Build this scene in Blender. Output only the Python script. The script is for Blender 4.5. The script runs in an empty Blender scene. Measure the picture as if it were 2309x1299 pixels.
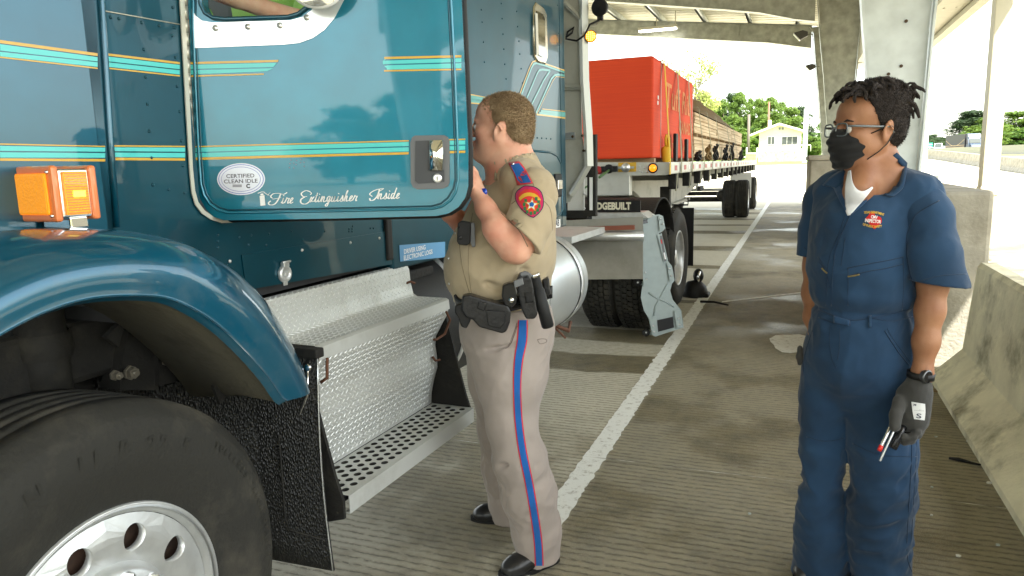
import bpy, bmesh, math, random
import numpy as np
from mathutils import Vector, Matrix, noise
from mathutils.bvhtree import BVHTree
random.seed(7); np.random.seed(7)
R_ = math.radians
SC = bpy.context.scene
COL = SC.collection
# ------------------------------------------------------------------ camera
CX, CY, FPX, HCAM = 1154.5, 649.5, 1640.0, 1.52
def cam_axes(vp=(1800, 360), roll=.026):
    Y = np.array([(vp[0]-CX)/FPX, (vp[1]-CY)/FPX, 1.]); Y /= np.linalg.norm(Y)
    s, c = math.sin(roll), math.cos(roll)
    U = np.array([-s, -c, (s*Y[0]+c*Y[1])/Y[2]]); U /= np.linalg.norm(U)
    return np.stack([np.cross(Y, U), Y, U], 1)
RC = cam_axes()
cd = bpy.data.cameras.new('camera'); cam = bpy.data.objects.new('camera', cd); COL.objects.link(cam)
m = Matrix.Identity(4)
for i in range(3):
    m[i][0] = RC[0][i]; m[i][1] = -RC[1][i]; m[i][2] = -RC[2][i]
m[2][3] = HCAM
cam.matrix_world = m
cd.sensor_width = 36; cd.lens = FPX/2309*36; cd.clip_start = .05; cd.clip_end = 3000
SC.camera = cam
# ------------------------------------------------------------------ light
SUN = Vector((.50, -.42, 1.0)).normalized()      # direction towards the sun
w = bpy.data.worlds.new('World'); SC.world = w; w.use_nodes = True
nt = w.node_tree; bg = nt.nodes['Background']
sky = nt.nodes.new('ShaderNodeTexSky'); sky.sky_type = 'NISHITA'; sky.sun_disc = False
sky.sun_elevation = math.asin(SUN.z); sky.sun_rotation = math.atan2(SUN.x, SUN.y)
sky.air_density = 1.0; sky.dust_density = 1.5; sky.ozone_density = 1.0; sky.altitude = 0
hs = nt.nodes.new('ShaderNodeHueSaturation'); hs.inputs['Saturation'].default_value = .42; nt.links.new(sky.outputs[0], hs.inputs['Color'])
wt = nt.nodes.new('ShaderNodeMix'); wt.data_type = 'RGBA'; wt.blend_type = 'MULTIPLY'; wt.inputs[0].default_value = 1; wt.inputs[7].default_value = (1, .985, .90, 1)
nt.links.new(hs.outputs[0], wt.inputs[6]); nt.links.new(wt.outputs[2], bg.inputs[0]); bg.inputs[1].default_value = .15
sl = bpy.data.lights.new('sun', 'SUN'); sl.energy = 4.6; sl.angle = R_(.5); sl.color = (1, .95, .86)
so = bpy.data.objects.new('sun', sl); COL.objects.link(so)
so.rotation_euler = SUN.to_track_quat('Z', 'Y').to_euler(); so.location = (0, 0, 30)
SC.view_settings.view_transform = 'Standard'; SC.view_settings.look = 'None'
SC.view_settings.exposure = 2.45; SC.view_settings.gamma = 1
# ------------------------------------------------------------------ pixel -> place helpers (each point gets its own real distance)
def ray(px, py): return Vector(RC.T @ np.array([(px-CX)/FPX, (py-CY)/FPX, 1.]))
def W(px, py, d):                       # point at camera depth d
    return ray(px, py)*d + Vector((0, 0, HCAM))
def GP(px, py, z=0.):                   # point on the level plane z
    r = ray(px, py); return r*((z-HCAM)/r.z) + Vector((0, 0, HCAM))
def YP(px, py, Y):
    r = ray(px, py); return r*(Y/r.y) + Vector((0, 0, HCAM))
def XP(px, py, X):
    r = ray(px, py); return r*(X/r.x) + Vector((0, 0, HCAM))
class Frame:                            # an upright frame: local x = n, local y = d
    def __init__(s, ang, ox=0, oy=0):
        s.a = ang; s.o = Vector((ox, oy, 0)); s.m = Matrix.Translation(s.o) @ Matrix.Rotation(-ang, 4, 'Z'); s.i = s.m.inverted()
    def at(s, px, py, u):               # pixel -> local point on plane local x = u
        o = s.i @ Vector((0, 0, HCAM)); r = s.i.to_3x3() @ ray(px, py); return o + r*((u-o.x)/r.x)
    def aty(s, px, py, v):
        o = s.i @ Vector((0, 0, HCAM)); r = s.i.to_3x3() @ ray(px, py); return o + r*((v-o.y)/r.y)
    def atz(s, px, py, z):
        o = s.i @ Vector((0, 0, HCAM)); r = s.i.to_3x3() @ ray(px, py); return o + r*((z-o.z)/r.z)
# ------------------------------------------------------------------ materials
MATS = {}
def mat(name, col, rough=.5, metal=0., bump=0., bscale=60., var=0., vscale=6., spec=.5, coat=0., col2=None, emit=0., trans=0., ior=1.45, aniso=0, sheen=0, dirt=None, dscale=3., damt=.5, alpha=1, coords='Object'):
    if name in MATS: return MATS[name]
    m = bpy.data.materials.new(name); m.use_nodes = True; MATS[name] = m
    nt = m.node_tree; b = nt.nodes['Principled BSDF']; L = nt.links.new
    I = b.inputs
    I['Base Color'].default_value = (*col, 1); I['Roughness'].default_value = rough; I['Metallic'].default_value = metal
    I['Specular IOR Level'].default_value = spec; I['Coat Weight'].default_value = coat; I['Coat Roughness'].default_value = .03
    I['Transmission Weight'].default_value = trans; I['IOR'].default_value = ior; I['Sheen Weight'].default_value = sheen; I['Alpha'].default_value = alpha
    if emit: I['Emission Color'].default_value = (*col, 1); I['Emission Strength'].default_value = emit
    tc = nt.nodes.new('ShaderNodeTexCoord'); cur = None
    if var or col2:
        n = nt.nodes.new('ShaderNodeTexNoise'); n.inputs['Scale'].default_value = vscale; n.inputs['Detail'].default_value = 6
        L(tc.outputs[coords], n.inputs['Vector'])
        rp = nt.nodes.new('ShaderNodeValToRGB'); c2 = col2 or tuple(c*(1-var) for c in col)
        c1 = col if col2 else tuple(min(1, c*(1+var)) for c in col)
        rp.color_ramp.elements[0].position = .33; rp.color_ramp.elements[1].position = .67
        rp.color_ramp.elements[0].color = (*c2, 1); rp.color_ramp.elements[1].color = (*c1, 1)
        L(n.outputs['Fac'], rp.inputs[0]); cur = rp.outputs[0]
    if dirt:
        n = nt.nodes.new('ShaderNodeTexNoise'); n.inputs['Scale'].default_value = dscale; n.inputs['Detail'].default_value = 9; n.inputs['Roughness'].default_value = .65
        L(tc.outputs[coords], n.inputs['Vector'])
        rp = nt.nodes.new('ShaderNodeMapRange'); rp.inputs[1].default_value = .5; rp.inputs[2].default_value = .75; rp.inputs[4].default_value = damt
        L(n.outputs['Fac'], rp.inputs[0])
        mx = nt.nodes.new('ShaderNodeMix'); mx.data_type = 'RGBA'; mx.inputs[7].default_value = (*dirt, 1)
        L(rp.outputs[0], mx.inputs[0])
        if cur: L(cur, mx.inputs[6])
        else: mx.inputs[6].default_value = (*col, 1)
        cur = mx.outputs[2]
        mr = nt.nodes.new('ShaderNodeMapRange'); mr.inputs[3].default_value = rough; mr.inputs[4].default_value = min(1, rough+.35)
        L(rp.outputs[0], mr.inputs[0]); L(mr.outputs[0], I['Roughness'])
    if cur: L(cur, I['Base Color'])
    if bump:
        n = nt.nodes.new('ShaderNodeTexNoise'); n.inputs['Scale'].default_value = bscale; n.inputs['Detail'].default_value = 4
        L(tc.outputs[coords], n.inputs['Vector'])
        bp = nt.nodes.new('ShaderNodeBump'); bp.inputs['Strength'].default_value = bump; bp.inputs['Distance'].default_value = .01
        L(n.outputs['Fac'], bp.inputs['Height']); L(bp.outputs[0], I['Normal'])
    return m
# ------------------------------------------------------------------ mesh building
class MB:
    def __init__(s): s.v = []; s.f = []; s.mi = []; s.mats = []; s.cur = 0; s.sm = []; s.smooth = False
    def use(s, m):
        if m not in s.mats: s.mats.append(m)
        s.cur = s.mats.index(m); return s
    def add(s, vs, fs, smooth=None):
        o = len(s.v); s.v += [tuple(v) for v in vs]
        for f in fs: s.f.append(tuple(i+o for i in f)); s.mi.append(s.cur); s.sm.append(s.smooth if smooth is None else smooth)
    def box(s, a, b, bev=0, M=None):
        x0, y0, z0 = (min(a[i], b[i]) for i in range(3)); x1, y1, z1 = (max(a[i], b[i]) for i in range(3))
        if bev:
            bm = bmesh.new(); bmesh.ops.create_cube(bm, size=1)
            for v in bm.verts: v.co = Vector(((x0+x1)/2+v.co.x*(x1-x0), (y0+y1)/2+v.co.y*(y1-y0), (z0+z1)/2+v.co.z*(z1-z0)))
            bmesh.ops.bevel(bm, geom=bm.edges[:], offset=bev, segments=2, affect='EDGES', profile=.5)
            bm.verts.index_update(); vs = [M @ v.co if M else v.co.copy() for v in bm.verts]
            s.add(vs, [[v.index for v in f.verts] for f in bm.faces]); bm.free(); return s
        vs = [Vector(p) for p in ((x0,y0,z0),(x1,y0,z0),(x1,y1,z0),(x0,y1,z0),(x0,y0,z1),(x1,y0,z1),(x1,y1,z1),(x0,y1,z1))]
        if M: vs = [M @ v for v in vs]
        s.add(vs, [(3,2,1,0),(4,5,6,7),(0,1,5,4),(1,2,6,5),(2,3,7,6),(3,0,4,7)]); return s
    def prism(s, pts, vec, smooth=None):     # planar outline pushed along vec
        n = len(pts); vec = Vector(vec); p0 = [Vector(p) for p in pts]; p1 = [p+vec for p in p0]
        s.add(p0+p1, [tuple(range(n))[::-1], tuple(range(n, 2*n))], False)
        o = len(s.v)-2*n
        for i in range(n):
            j = (i+1) % n; s.f.append((o+i, o+j, o+n+j, o+n+i)); s.mi.append(s.cur); s.sm.append(bool(smooth))
        return s
    def grid(s, P, smooth=True, closeu=False, closev=False):   # P[i][j]
        nu, nv = len(P), len(P[0]); vs = [p for r in P for p in r]; fs = []
        for i in range(nu if closeu else nu-1):
            for j in range(nv if closev else nv-1):
                a, b = i*nv+j, i*nv+(j+1) % nv; c, d = ((i+1) % nu)*nv+(j+1) % nv, ((i+1) % nu)*nv+j
                fs.append((a, b, c, d))
        s.add(vs, fs, smooth); return s
    def tube(s, path, r, n=8, cap=True, closed=False, smooth=True, flat=1., up=None):
        P = [Vector(p) for p in path]; rr = r if hasattr(r, '__len__') else [r]*len(P); rings = []; prev = None
        for i, p in enumerate(P):
            if closed: t = P[(i+1) % len(P)]-P[i-1]
            else: t = P[min(i+1, len(P)-1)]-P[max(i-1, 0)]
            t.normalize()
            if prev is None:
                a = Vector(up) if up else (Vector((0, 0, 1)) if abs(t.z) < .9 else Vector((1, 0, 0)))
                a = (a-t*a.dot(t)).normalized()
            else: a = (prev-t*prev.dot(t)).normalized()
            prev = a; b = t.cross(a)
            rings.append([p+(a*math.cos(2*math.pi*k/n)+b*math.sin(2*math.pi*k/n)*flat)*rr[i] for k in range(n)])
        s.grid(rings, smooth, closeu=closed, closev=True)
        if cap and not closed:
            for rg, rev in ((rings[0], True), (rings[-1], False)):
                s.add(rg, [tuple(range(n))[::-1] if rev else tuple(range(n))], False)
        return s
    def lathe(s, prof, c=(0,0,0), axis=(1,0,0), n=48, smooth=True, a0=0, a1=2*math.pi):   # prof: (along axis, radius)
        ax = Vector(axis).normalized(); a = Vector((0, 0, 1)) if abs(ax.z) < .9 else Vector((1, 0, 0)); a = (a-ax*a.dot(ax)).normalized(); b = ax.cross(a); c = Vector(c)
        full = abs(a1-a0-2*math.pi) < 1e-6; N = n if full else n+1
        rings = [[c+ax*x+(a*math.cos(a0+(a1-a0)*k/n)+b*math.sin(a0+(a1-a0)*k/n))*r for k in range(N)] for x, r in prof]
        s.grid(rings, smooth, closev=full); return s
    def disc(s, c, axis, r, n=24, z=0): return s.lathe([(z, 1e-5), (z, r)], c, axis, n, False)
    def cyl(s, c, axis, r, h, n=24, bev=0):
        s.lathe([(0, 1e-5), (0, r-bev)], c, axis, n, False)
        s.lathe([(0, r-bev), (bev, r), (h-bev, r), (h, r-bev)] if bev else [(0, r), (h, r)], c, axis, n, True)
        s.lathe([(h, r-bev), (h, 1e-5)], c, axis, n, False); return s
    def sphere(s, c, r, n=10, sc=(1,1,1), M=None):
        P = []
        for i in range(n+1):
            th = math.pi*i/n
            row = []
            for k in range(2*n):
                q = Vector((math.sin(th)*math.cos(math.pi*k/n)*r*sc[0], math.sin(th)*math.sin(math.pi*k/n)*r*sc[1], math.cos(th)*r*sc[2]))
                row.append(Vector(c)+(M @ q if M else q))
            P.append(row)
        s.grid(P, True, closev=True); return s
    def build(s, name, m=None, parent=None, fix=True, merge=0, sol=0):
        me = bpy.data.meshes.new(name); me.from_pydata(s.v, [], s.f)
        ms = s.mats or ([m] if m else [])
        for q in ms: me.materials.append(q)
        me.polygons.foreach_set('use_smooth', s.sm)
        if len(ms) > 1: me.polygons.foreach_set('material_index', s.mi)
        if fix:
            bm = bmesh.new(); bm.from_mesh(me)
            bmesh.ops.remove_doubles(bm, verts=bm.verts, dist=1e-5)
            bmesh.ops.recalc_face_normals(bm, faces=bm.faces); bm.to_mesh(me); bm.free()
        me.update(); o = bpy.data.objects.new(name, me); COL.objects.link(o)
        if parent: o.parent = parent
        if sol: md = o.modifiers.new('s', 'SOLIDIFY'); md.thickness = sol; md.offset = 0
        return o
def tag(o, label, cat, group=None, kind=None):
    if label: o['label'] = label
    if cat: o['category'] = cat
    if group: o['group'] = group
    if kind: o['kind'] = kind
    return o
def thing(name, label, cat, loc=(0,0,0), ang=0., group=None):
    o = bpy.data.objects.new(name, None); o.empty_display_size = .1; COL.objects.link(o)
    o.location = loc; o.rotation_euler = (0, 0, ang); return tag(o, label, cat, group)
def struct(o): o['kind'] = 'structure'; return o
def dup(o, parent=None):
    c = o.copy(); COL.objects.link(c); c.parent = parent
    for ch in [x for x in bpy.data.objects if x.parent == o]: dup(ch, c)
    return c
def text_mesh(txt, size, M, depth=.001, shear=0, spacing=1, bold=0, align='CENTER', nseg=3):
    """flat lettering -> list (verts, faces) transformed by M"""
    cu = bpy.data.curves.new('t', 'FONT'); cu.body = txt; cu.size = size; cu.shear = shear; cu.space_character = spacing
    cu.offset = bold; cu.align_x = align; cu.align_y = 'CENTER'; cu.resolution_u = nseg
    o = bpy.data.objects.new('t', cu); COL.objects.link(o); bpy.context.view_layer.update()
    me = o.to_mesh(); vs = [M @ v.co for v in me.vertices]; fs = [tuple(p.vertices) for p in me.polygons]
    o.to_mesh_clear(); bpy.data.objects.remove(o); bpy.data.curves.remove(cu); return vs, fs
# ================================================================== SETTING
M_steel = mat('galvanised_steel', (.29,.30,.255), .38, .55, bump=.25, bscale=9, var=.22, vscale=5)
M_steel_lt = mat('galvanised_steel_light', (.52,.56,.55), .42, .35, bump=.5, bscale=7, var=.12, vscale=4)
M_conc = mat('cast_concrete', (.29,.275,.225), .85, bump=.6, bscale=40, var=.2, vscale=4, dirt=(.12,.105,.07), dscale=2.5, damt=.7)
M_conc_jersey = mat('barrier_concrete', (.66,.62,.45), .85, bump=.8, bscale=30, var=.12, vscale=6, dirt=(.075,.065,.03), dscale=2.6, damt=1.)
M_beige = mat('beige_sheet_metal', (.40,.385,.30), .5, .1, var=.06)
M_roofdeck = mat('white_ribbed_deck', (.66,.63,.50), .5, var=.05)
M_grass = mat('grass', (.16,.26,.035), .95, var=.4, vscale=.8)
# ground: one sheet with grooved, partly wet concrete
def ground_mat():
    m = bpy.data.materials.new('grooved_concrete'); m.use_nodes = True; nt = m.node_tree; N = nt.nodes; L = nt.links.new; b = N['Principled BSDF']
    tc = N.new('ShaderNodeTexCoord')
    def nz(sc, det=5, vec=None, ro=.5, dist=0):
        n = N.new('ShaderNodeTexNoise'); n.inputs['Scale'].default_value = sc; n.inputs['Detail'].default_value = det; n.inputs['Roughness'].default_value = ro; n.inputs['Distortion'].default_value = dist
        L(vec or tc.outputs['Object'], n.inputs['Vector']); return n.outputs['Fac']
    def mp(s):
        n = N.new('ShaderNodeMapping'); n.inputs['Scale'].default_value = s; L(tc.outputs['Object'], n.inputs['Vector']); return n.outputs[0]
    def ma(op, a, c=None, d=None, cl=False):
        n = N.new('ShaderNodeMath'); n.operation = op; n.use_clamp = cl
        for i, q in enumerate((a, c, d)):
            if q is None: continue
            if isinstance(q, (int, float)): n.inputs[i].default_value = q
            else: L(q, n.inputs[i])
        return n.outputs[0]
    def rng(v, a, c, lo=0., hi=1.):
        n = N.new('ShaderNodeMapRange'); n.interpolation_type = 'SMOOTHSTEP'; L(v, n.inputs[0]); n.inputs[1].default_value = a; n.inputs[2].default_value = c; n.inputs[3].default_value = lo; n.inputs[4].default_value = hi; return n.outputs[0]
    sp = N.new('ShaderNodeSeparateXYZ'); L(tc.outputs['Object'], sp.inputs[0]); x, y = sp.outputs[0], sp.outputs[1]
    # wetness: broad blotches, more on the walkway (x>-1), strips across the lane
    wob = ma('MULTIPLY', ma('SUBTRACT', nz(1.3, 4), .5), 1.3)
    yy = ma('ADD', y, ma('MULTIPLY', wob, .25))
    bands = None
    for (c0, hw) in WETB:
        d = ma('ABSOLUTE', ma('SUBTRACT', yy, c0)); s_ = rng(d, hw*.8, hw, 1, 0); bands = s_ if bands is None else ma('MAXIMUM', bands, s_)
    left = rng(x, -1.02, -.9, 1, 0)
    bands = ma('MULTIPLY', bands, left)
    blotch = rng(nz(.9, 6, ro=.6), .42, .62)
    nearl = ma('MULTIPLY', ma('MULTIPLY', rng(y, 3.5, 4.4, 1, 0), left), rng(blotch, 0, 1, .12, .8))
    right = ma('MULTIPLY', rng(x, -.95, -.85, 0, 1), rng(blotch, 0, 1, .66, 1))
    wet = ma('MAXIMUM', ma('MAXIMUM', bands, nearl), right)
    wet = ma('MULTIPLY', wet, rng(y, 25.5, 29, 1, 0))
    grime = rng(nz(5, 8, ro=.7), .4, .7)
    fine = nz(260, 3)
    # tining: lines across the lane, broken and slightly wandering
    tv = ma('ADD', ma('MULTIPLY', y, 46.), ma('MULTIPLY', nz(.9, 2), 1.6))
    tv = ma('ADD', tv, ma('MULTIPLY', nz(20, 2), 1.1))
    tin = ma('POWER', ma('ABSOLUTE', ma('SINE', ma('MULTIPLY', tv, 1.55))), .42)
    brk = rng(nz(1, 4, mp((22, 60, 1)), ro=.75), .40, .54)
    groove = ma('MULTIPLY', ma('SUBTRACT', 1., tin), ma('MULTIPLY_ADD', brk, .95, .05))
    tfade = rng(y, 7, 18, 1, .0)
    groove = ma('MULTIPLY', groove, tfade)
    def mix(f, a, c):
        n = N.new('ShaderNodeMix'); n.data_type = 'RGBA'; L(f, n.inputs[0])
        for k, q in ((6, a), (7, c)):
            if isinstance(q, tuple): n.inputs[k].default_value = (*q, 1)
            else: L(q, n.inputs[k])
        return n.outputs[2]
    dry = mix(nz(3, 6, ro=.6), (.44,.41,.31), (.56,.525,.41))
    wetc = mix(grime, (.165,.135,.064), (.075,.061,.027))
    c = mix(wet, dry, wetc)
    c = mix(ma('MULTIPLY', rng(fine, .5, .62), .28), c, (.5,.47,.38))
    c = mix(ma('MULTIPLY', groove, 1.0, cl=True), c, (.07,.062,.036))
    spots = rng(nz(38, 5, ro=.7), .66, .76); c = mix(ma('MULTIPLY', spots, .45), c, (.07,.06,.035))
    L(c, b.inputs['Base Color'])
    pud = rng(nz(.55, 3), .5, .62)
    ro = ma('SUBTRACT', .85, ma('MULTIPLY', wet, ma('MULTIPLY_ADD', pud, .35, .22)))
    L(ro, b.inputs['Roughness'])
    h = ma('ADD', ma('MULTIPLY', groove, -1.), ma('MULTIPLY', fine, .5))
    h = ma('ADD', h, ma('MULTIPLY', nz(70, 3), .5))
    bp = N.new('ShaderNodeBump'); bp.inputs['Strength'].default_value = .9; bp.inputs['Distance'].default_value = .009
    L(h, bp.inputs['Height']); L(bp.outputs[0], b.inputs['Normal'])
    return m
WETB = [(6.3,.27), (5.35,.26), (8.1,.10), (10.9,.18), (13.3,.4), (16.4,.4), (18.3,.25), (20.2,.3), (22.5,.5), (24.6,.4)]
M_ground = ground_mat()
def gz(y): 
    t = min(1, max(0, (y-36)/74)); return 1.42*t*t*(3-2*t) + max(0, y-110)*.006
ys = [-400,-60,-20,-6,36]+[36+74*i/12 for i in range(1, 13)]+[130,180,260,400,900,2500]
xs = [-1500,-300,-80,-20,0,14,60,300,1500]
mb = MB(); mb.grid([[Vector((x, y, gz(y))) for x in xs] for y in ys]); g = struct(mb.build('ground', M_ground))
M_grass_far = M_grass
mb = MB(); mb.grid([[Vector((x, y, gz(y)+.03)) for x in (-200, -40, -4, 3.2)] for y in (84,90,98,104,110,130,200,500)]); struct(mb.build('grass_field', M_grass))
mb = MB(); mb.grid([[Vector((x, y, gz(y)+.03)) for x in (14.6, 20, 26)] for y in (-10,36,42,60,80,100,130,200,400)]); struct(mb.build('grass_verge', mat('dry_grass', (.20,.20,.05), .95, var=.35, vscale=.7)))
mb = MB(); mb.grid([[Vector((x, y, gz(y)+.45)) for x in (26.5, 60)] for y in (-10,36,42,60,80,100,130,200,400,900)]); struct(mb.build('highway', mat('highway_concrete', (.26,.26,.25), .9, var=.08)))
# white lane line, worn
def worn_white():
    m = mat('worn_road_paint', (.74,.74,.70), .6, bump=.4, bscale=150); nt = m.node_tree; N = nt.nodes; L = nt.links.new; b = N['Principled BSDF']
    tc = N.new('ShaderNodeTexCoord'); n = N.new('ShaderNodeTexNoise'); n.inputs['Scale'].default_value = 22; n.inputs['Detail'].default_value = 8; n.inputs['Roughness'].default_value = .75
    L(tc.outputs['Object'], n.inputs['Vector']); r = N.new('ShaderNodeValToRGB'); r.color_ramp.elements[0].position = .34; r.color_ramp.elements[1].position = .47
    r.color_ramp.elements[0].color = (.33,.31,.24,1); r.color_ramp.elements[1].color = (.74,.75,.70,1)
    L(n.outputs['Fac'], r.inputs[0]); L(r.outputs[0], b.inputs['Base Color']); return m
M_paintline = worn_white()
mb = MB(); P = []
for i in range(900):
    y = 1.2+i*.03 if i < 500 else 16.2+(i-500)*.05
    j = lambda s: noise.noise(Vector((y*16, s, 0)))*.016+noise.noise(Vector((y*50, s, 3)))*.010
    P.append([Vector((-1.0+j(1), y, .004)), Vector((-.885+j(5), y, .004))])
mb.grid(P, False); struct(mb.build('lane_line', M_paintline))
a, b_ = GP(1628, 681), GP(1860, 654)
mb = MB(); P = []
for i in range(60):
    t = i/59; p = a.lerp(b_, t); q = noise.noise(Vector((t*30, 1, 0)))*.02; P.append([Vector((p.x, p.y-.045+q, .004)), Vector((p.x, p.y+.03-q, .004))])
mb.grid(P, False); struct(mb.build('cross_line', M_paintline))
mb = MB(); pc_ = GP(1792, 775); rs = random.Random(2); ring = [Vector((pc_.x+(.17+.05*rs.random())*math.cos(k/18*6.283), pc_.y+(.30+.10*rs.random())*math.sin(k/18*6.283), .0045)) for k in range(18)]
mb.add(ring, [tuple(range(18))]); struct(mb.build('white_patch', M_paintline))  # irregular white patch, shares the lane line material
# slab joints on the ground (thin sealed cracks)
mb = MB()
for y in (3.52, 8.3, 12.9, 17.4, 21.8):
    P = []
    for i in range(160):
        x = -7+8*i/159; w_ = max(.0004, .002+.007*noise.noise(Vector((x*4, y, 0)))); yy = y+.012*noise.noise(Vector((x*3, y, 7))); P.append([Vector((x, yy-w_, .0075)), Vector((x, yy+w_, .0075))])
    mb.grid(P, False)
struct(mb.build('slab_joint', mat('joint_residue', (.62,.60,.52), .9, col2=(.10,.09,.06), vscale=14)))

# ------------------------------------------------------------------ canopy
canopy = thing('inspection_canopy', 'open steel canopy with white ribbed roof over the inspection lane', 'canopy', (.9, 6, 0))
def cbuild(mb, name, m, par=canopy):
    mb.v = [(v[0]-.9, v[1]-6, v[2]) for v in mb.v] if par is canopy else mb.v
    return mb.build(name, m, par)
ZB = 5.3
_a, _b = YP(1380, 47, 25.2), YP(1819, 58, 25.2)
def RZ(x): return _b.z+.25+(_b.x-x)*(_a.z-_b.z)/(_b.x-_a.x)
def column(Y, zb=1.25):
    # tapered web (faces the camera) between a lane-side flange and an outer flange
    zz = [zb, 2.0, 2.8, 3.5, 4.1, 4.6, 5.0, 5.4, RZ(.5)-.26]
    xl = [.74, .68, .58, .51, .43, .37, .33, .28, .2]
    xr = [1.13, 1.15, 1.17, 1.2, 1.22, 1.25, 1.27, 1.3, 1.33]
    mb = MB(); n = len(zz)
    for y0, y1 in ((Y-.011, Y+.011),):
        for i in range(n-1):
            a = [(xl[i]+.01, y0, zz[i]), (xr[i]-.01, y0, zz[i]), (xr[i+1]-.01, y0, zz[i+1]), (xl[i+1]+.01, y0, zz[i+1])]
            mb.prism(a, (0, y1-y0, 0))
    for xx, s in ((xl, -1), (xr, 1)):
        g0 = [[(x+s*0, Y-.125, z), (x+s*0, Y+.125, z)] for x, z in zip(xx, zz)]; g1 = [[(x+s*.022, Y-.125, z), (x+s*.022, Y+.125, z)] for x, z in zip(xx, zz)]
        mb.grid(g0, False); mb.grid(g1, False)
        mb.grid([[a[0], b[0]] for a, b in zip(g0, g1)], False); mb.grid([[a[1], b[1]] for a, b in zip(g0, g1)], False)
    # base plate
    mb.box((.5, Y-.22, zb-.03), (1.3, Y+.22, zb-.001))
    c = cbuild(mb, 'column', M_steel_lt if Y < 10 else M_steel)
    for q in ((.82, 2.35), (.93, 2.42), (.95, 2.85)):
        mb = MB(); mb.cyl((q[0], Y-.012, q[1]), (0, -1, 0), .016, .014, 12); b = mb.build('bolt', mat('bolt_rust', (.08,.05,.03), .6, .6), c); b.location = (-.9, -6, 0)
    return c
def beam(Y, px=((1380,4),(1702,26),(1817,48)), Yp=19.6):
    q = [YP(x, y, Yp) for x, y in px]; s0 = (q[0].z-q[1].z)/(q[1].x-q[0].x)
    xs_ = [-11, -6, -4.8, -3, -1.8, -1, -.2, .25, 1.3]; zl = [np.interp(x, [-11, q[0].x, q[1].x, q[2].x, 1.3], [q[0].z+s0*(q[0].x+11), q[0].z, q[1].z, q[2].z, q[2].z-.1]) for x in xs_]
    mb = MB()
    for i in range(len(xs_)-1):
        if i == 7: continue
        mb.prism([(xs_[i], Y-.01, zl[i]), (xs_[i+1], Y-.01, zl[i+1]), (xs_[i+1], Y-.01, RZ(xs_[i+1])-.25), (xs_[i], Y-.01, RZ(xs_[i])-.25)], (0, .02, 0))
        mb.prism([(xs_[i], Y-.12, zl[i]), (xs_[i+1], Y-.12, zl[i+1]), (xs_[i+1], Y-.12, zl[i+1]-.02), (xs_[i], Y-.12, zl[i]-.02)], (0, .24, 0))
    mb.prism([(x, Y-.12, RZ(x)-.25+d) for x, d in ((-11,0),(2.5,0),(2.5,.02),(-11,.02))], (0, .24, 0))
    mb.prism([(x, Y-.04, z) for x, z in ((1.31,4.3),(2.5,4.5),(2.5,RZ(2.5)-.26),(1.31,RZ(1.31)-.26))], (0, .08, 0))
    for x in (-7.5, -4.6, -1.9): mb.box((x-.01, Y-.11, RZ(x)-.6), (x+.01, Y-.02, RZ(x)-.26))
    return cbuild(mb, 'beam', M_steel)
for Y in (-6, 8.5, 19.6): column(Y, 1.33 if Y < 10 else 1.62); beam(Y)
beam(25.2, ((1380,78),(1734,96),(1825,108)), 25.2)
column(25.2, 1.3)
mb = MB()
# ribbed deck: profile runs along y, ribs along x
prof = []; y = -12.
while y < 27: prof += [(y, 6.25), (y+.17, 6.25), (y+.2, 6.29), (y+.27, 6.29)]; y += .3
mb.grid([[(-11.5, a, b+RZ(-11.5)-6.25), (2.6, a, b+RZ(2.6)-6.25)] for a, b in prof], False); cbuild(mb, 'roof_deck', M_roofdeck)
mb = MB()
mb.prism([(x, -12, RZ(x)+d) for x, d in ((-11.5,.06),(2.6,.06),(2.6,.1),(-11.5,.1))], (0, 39, 0)); cbuild(mb, 'roof_sheet', M_beige)
for x in (-10, -8.6, -7.2, -5.8, -4.4, -3.0, -1.6, -.2, 1.2, 2.6):
    mb = MB(); mb.box((x-.03, -12, RZ(x)-.22), (x+.03, 27, RZ(x)-.01)); mb.box((x-.03, -12, RZ(x)-.22), (x+.09, 27, RZ(x)-.2)); cbuild(mb, 'purlin', M_steel_lt)
mb = MB()
# eave: soffit, fascia and gutter along the outer edge
EX, EZ = 2.86, 4.08
mb.box((2.25, -12, EZ+.12), (EX, 27, EZ+.2)); mb.box((EX-.03, -12, EZ+.2), (EX+.02, 27, 6.75)); mb.box((EX-.12, -12, EZ), (EX+.06, 27, EZ+.1))
mb.box((1.6, -12, EZ+.30), (2.25, 27, EZ+.34))
mb.box((1.56, -12, EZ+.3), (1.6, 27, 5.2))
for y in range(-11, 27, 3):
    for x in (2.4, 2.6): mb.cyl((x, y, EZ+.12), (0, 0, -1), .02, .01, 8)
cbuild(mb, 'eave', M_beige)
mb = MB(); DY = 12.1; p = [YP(2243, 40, DY), YP(2283, 40, DY)]; bx = (p[0].x+p[1].x)/2; HW = (p[1].x-p[0].x)/2
zk = YP(2262, 512, DY).z; mb.box((bx-HW, DY, zk), (bx+HW, DY+.25, 4.05), .012)
mb.prism([(bx-HW, DY, zk), (bx+.02, DY, zk-.22), (bx+.34, DY, zk-.10), (bx+HW, DY, zk+.02)][::-1], (0, .25, 0))
mb.box((bx-HW-.01, DY-.01, zk+.45), (bx+HW+.01, DY+.26, zk+.57), .005)
mb.box((EX-.35, DY, 4.0), (bx+HW, DY+.25, 4.25), .01)
cbuild(mb, 'downspout', mat('downspout_metal', (.42,.40,.30), .5))
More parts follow.
